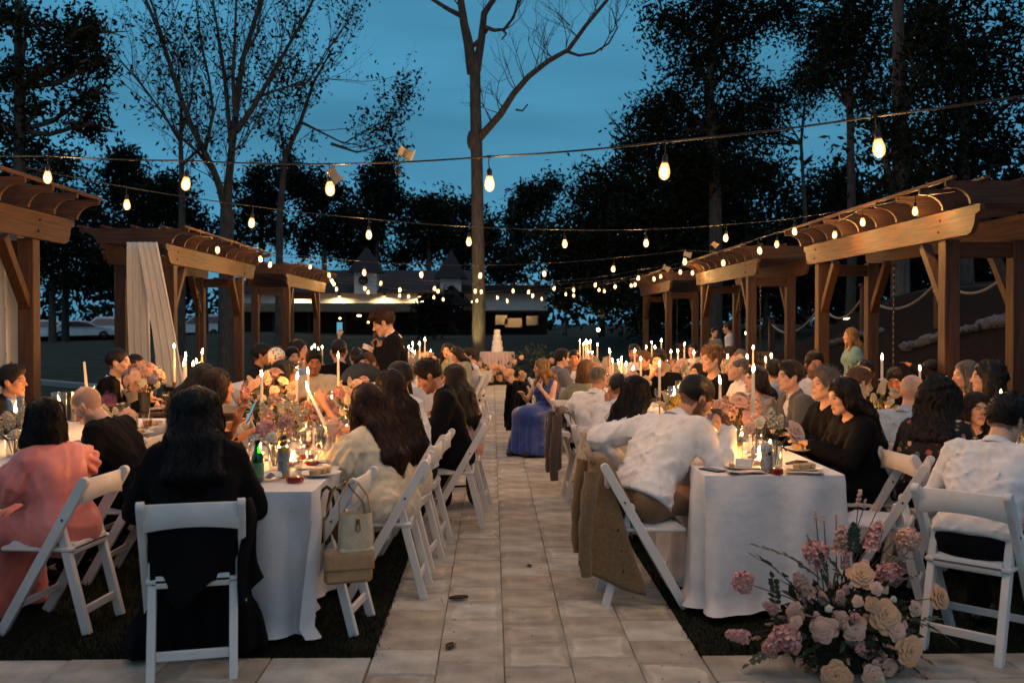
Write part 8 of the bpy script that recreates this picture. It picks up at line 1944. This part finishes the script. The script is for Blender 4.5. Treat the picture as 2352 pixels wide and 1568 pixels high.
for x in (-.22, .22): g.tube([(x, .34, .12), (x, .1, .45), (x, -.2, .85), (x, -.32, 1.0)], .013, 8); g.tube([(x, -.28, .14), (x, -.05, .5), (x, .1, .62)], .012, 8)
g.tube([(-.22, -.32, 1.0), (0, -.35, 1.02), (.22, -.32, 1.0)], .016, 8); g.tube([(-.23, -.28, .13), (.23, -.28, .13)], .01, 6); g.obj('frame', BLK, r, smooth=True)
g = MB(); g.grid(lambda u, v: Vector((.235 * math.cos(PI * u), -.12 + .36 * v - .05 * math.sin(PI * u), .90 + .26 * math.sin(PI * u) * math.sin(.5 + v * 2.0) + .01 * math.sin(v * 18))), 20, 14); o = g.obj('canopy', FAB, r, smooth=True); md = o.modifiers.new('t', 'SOLIDIFY'); md.thickness = .008
g = MB(); g.box((0, .0, .62), (.38, .08, .5), Euler((rad(-20), 0, 0)).to_matrix(), .03); g.box((0, .18, .42), (.38, .32, .07), None, .03); g.obj('seat', FAB, r, 40); g = MB(); g.box((0, .05, .22), (.36, .42, .16), None, .03); g.obj('basket', FAB, r, 40)
BPK = mat('cream_canvas', C('#b3a58c'), .85, .15, 20, .4, 200)
r = root('backpack', 'cream backpack hanging on the handle of the stroller', 'backpack', (p.x + .02, 9.5, .60), .1); f = Field(); f.cone((-.085, 0, .06), (-.085, 0, .27), .075, .07, .05).cone((.085, 0, .06), (.085, 0, .27), .075, .07, .05).cone((-.07, .0, .3), (.07, .0, .3), .065, .065, .05); f.disp = folds(4, .006, 50); V_, F_ = f.mesh(.012); link('pack', np_mesh('pack', V_, F_, BPK), r)
f = Field(); f.cone((-.07, -.075, .06), (-.07, -.075, .15), .04, .036, .03).cone((.07, -.075, .06), (.07, -.075, .15), .04, .036, .03).cone((-.07, -.078, .11), (.07, -.078, .11), .04, .04, .03); f.disp = folds(5, .005, 60); V_, F_ = f.mesh(.011); link('pocket', np_mesh('pocket', V_, F_, BPK), r)
for s in (-1, 1): g = MB(); g.bar((s * .075, -.06, .30), (s * .088, -.03, .43), .035, .014, (1, 0, 0), .005); g.obj('strap', BPK, r, 40)
g = MB(); g.tube([(-.04, 0, .36), (-.02, -.01, .40), (.02, -.01, .40), (.04, 0, .36)], .008, 6); g.obj('top_loop', BPK, r, smooth=True)
p = at(1054, 745, 8.5); r = root('wheelchair', 'dark spoked wheels parked behind the white chairs on the left', 'wheelchair', (p.x, 8.55, 0), .35)
for x in (-.12, .12): wheel(r, x, 0, .16, .16, .025)
g = MB(); g.tube([(-.12, 0, .16), (.12, 0, .16)], .01, 6); [g.tube([(x * .12, 0, .16), (x * .1, .12, .4), (x * .1, .15, .55)], .01, 6) for x in (-1, 1)]; g.bar((-.1, .13, .42), (.1, .13, .42), .02, .2, (0, 1, 0), .01); g.obj('frame', BLK, r, smooth=50)
# ---- sweetheart table extras, white pedestal vase
p = at(303, 745, 9.3); r = root('pedestal_vase', 'white pedestal cake stand behind the bouquet on the wooden table', 'pedestal', (p.x, 9.3, .76)); g = MB(); g.lathe([(.0, 0), (.075, 0), (.078, .01), (.05, .03), (.04, .07), (.055, .12), (.09, .165), (.10, .19), (.09, .19), (.0, .17)], 24); g.obj('pedestal', PLATE, r, 50)
# ---- drink can held by the guest beside the blue dress; fallen leaves on the path
p = at(1236, 872, 12.15); r = root('drink_can', 'orange drink can held up beside the blond woman', 'drink can', p, 0); g = MB(); g.lathe([(.0, 0), (.028, 0), (.032, .01), (.032, .13), (.027, .145), (0, .143)], 16); g.obj('can_body', mat('orange_can', C('#c4502f'), .4, .1, 20, metal=.3), r, 40)
DRYL = mat('dry_leaf', C('#4a3324'), .8, .3, 30)
for u, v, s, a_, lab in ((1053, 1376, .055, .3, 'dark curled leaf on the path under the left chairs'), (1035, 1486, .045, 1.2, 'small dark leaf near the bottom of the path'), (1215, 1300, .03, 2.0, 'tiny dry leaf in the middle of the path')):
    g = MB(); g.grid(lambda u_, v_: Vector(((u_ - .5) * 2, (v_ - .5) * 1.1 * math.sin(PI * (.08 + .84 * u_)), .25 * (2 * v_ - 1) ** 2 + .18 * u_)), 8, 6); q = on_z(u, v, .008); o = g.obj('fallen_leaf', DRYL, None, True, q); o.scale = (s,) * 3; o.rotation_euler = (0, .1, a_); tag(o, lab, 'leaf', 'fallen leaves on the path')

# crumbs of leaf and bark blown over the stones
num = 420; pq = np.column_stack([rng.uniform(PX0, PX0 + 5 * PW, num), 3.9 + 14 * rng.random(num) ** 1.6, np.full(num, .0075)]); an_ = rng.uniform(0, 6.28, num); s_ = rng.uniform(.003, .011, num)[:, None]
d1 = np.column_stack([np.cos(an_), np.sin(an_), rng.uniform(0, .5, num)]); d2 = np.column_stack([-np.sin(an_), np.cos(an_), rng.uniform(0, .5, num)])
V_ = np.stack([pq - d1 * s_, pq + d2 * s_ * .4, pq + d1 * s_, pq - d2 * s_ * .4 + np.array([0, 0, .003])], 1).reshape(-1, 3)
tag(link('leaf_litter', np_mesh('leaf_litter', V_, np.arange(num * 4).reshape(-1, 4), DRYL, False)), 'tiny dry leaf and bark crumbs scattered over the paved path', 'leaf litter', kind='stuff')
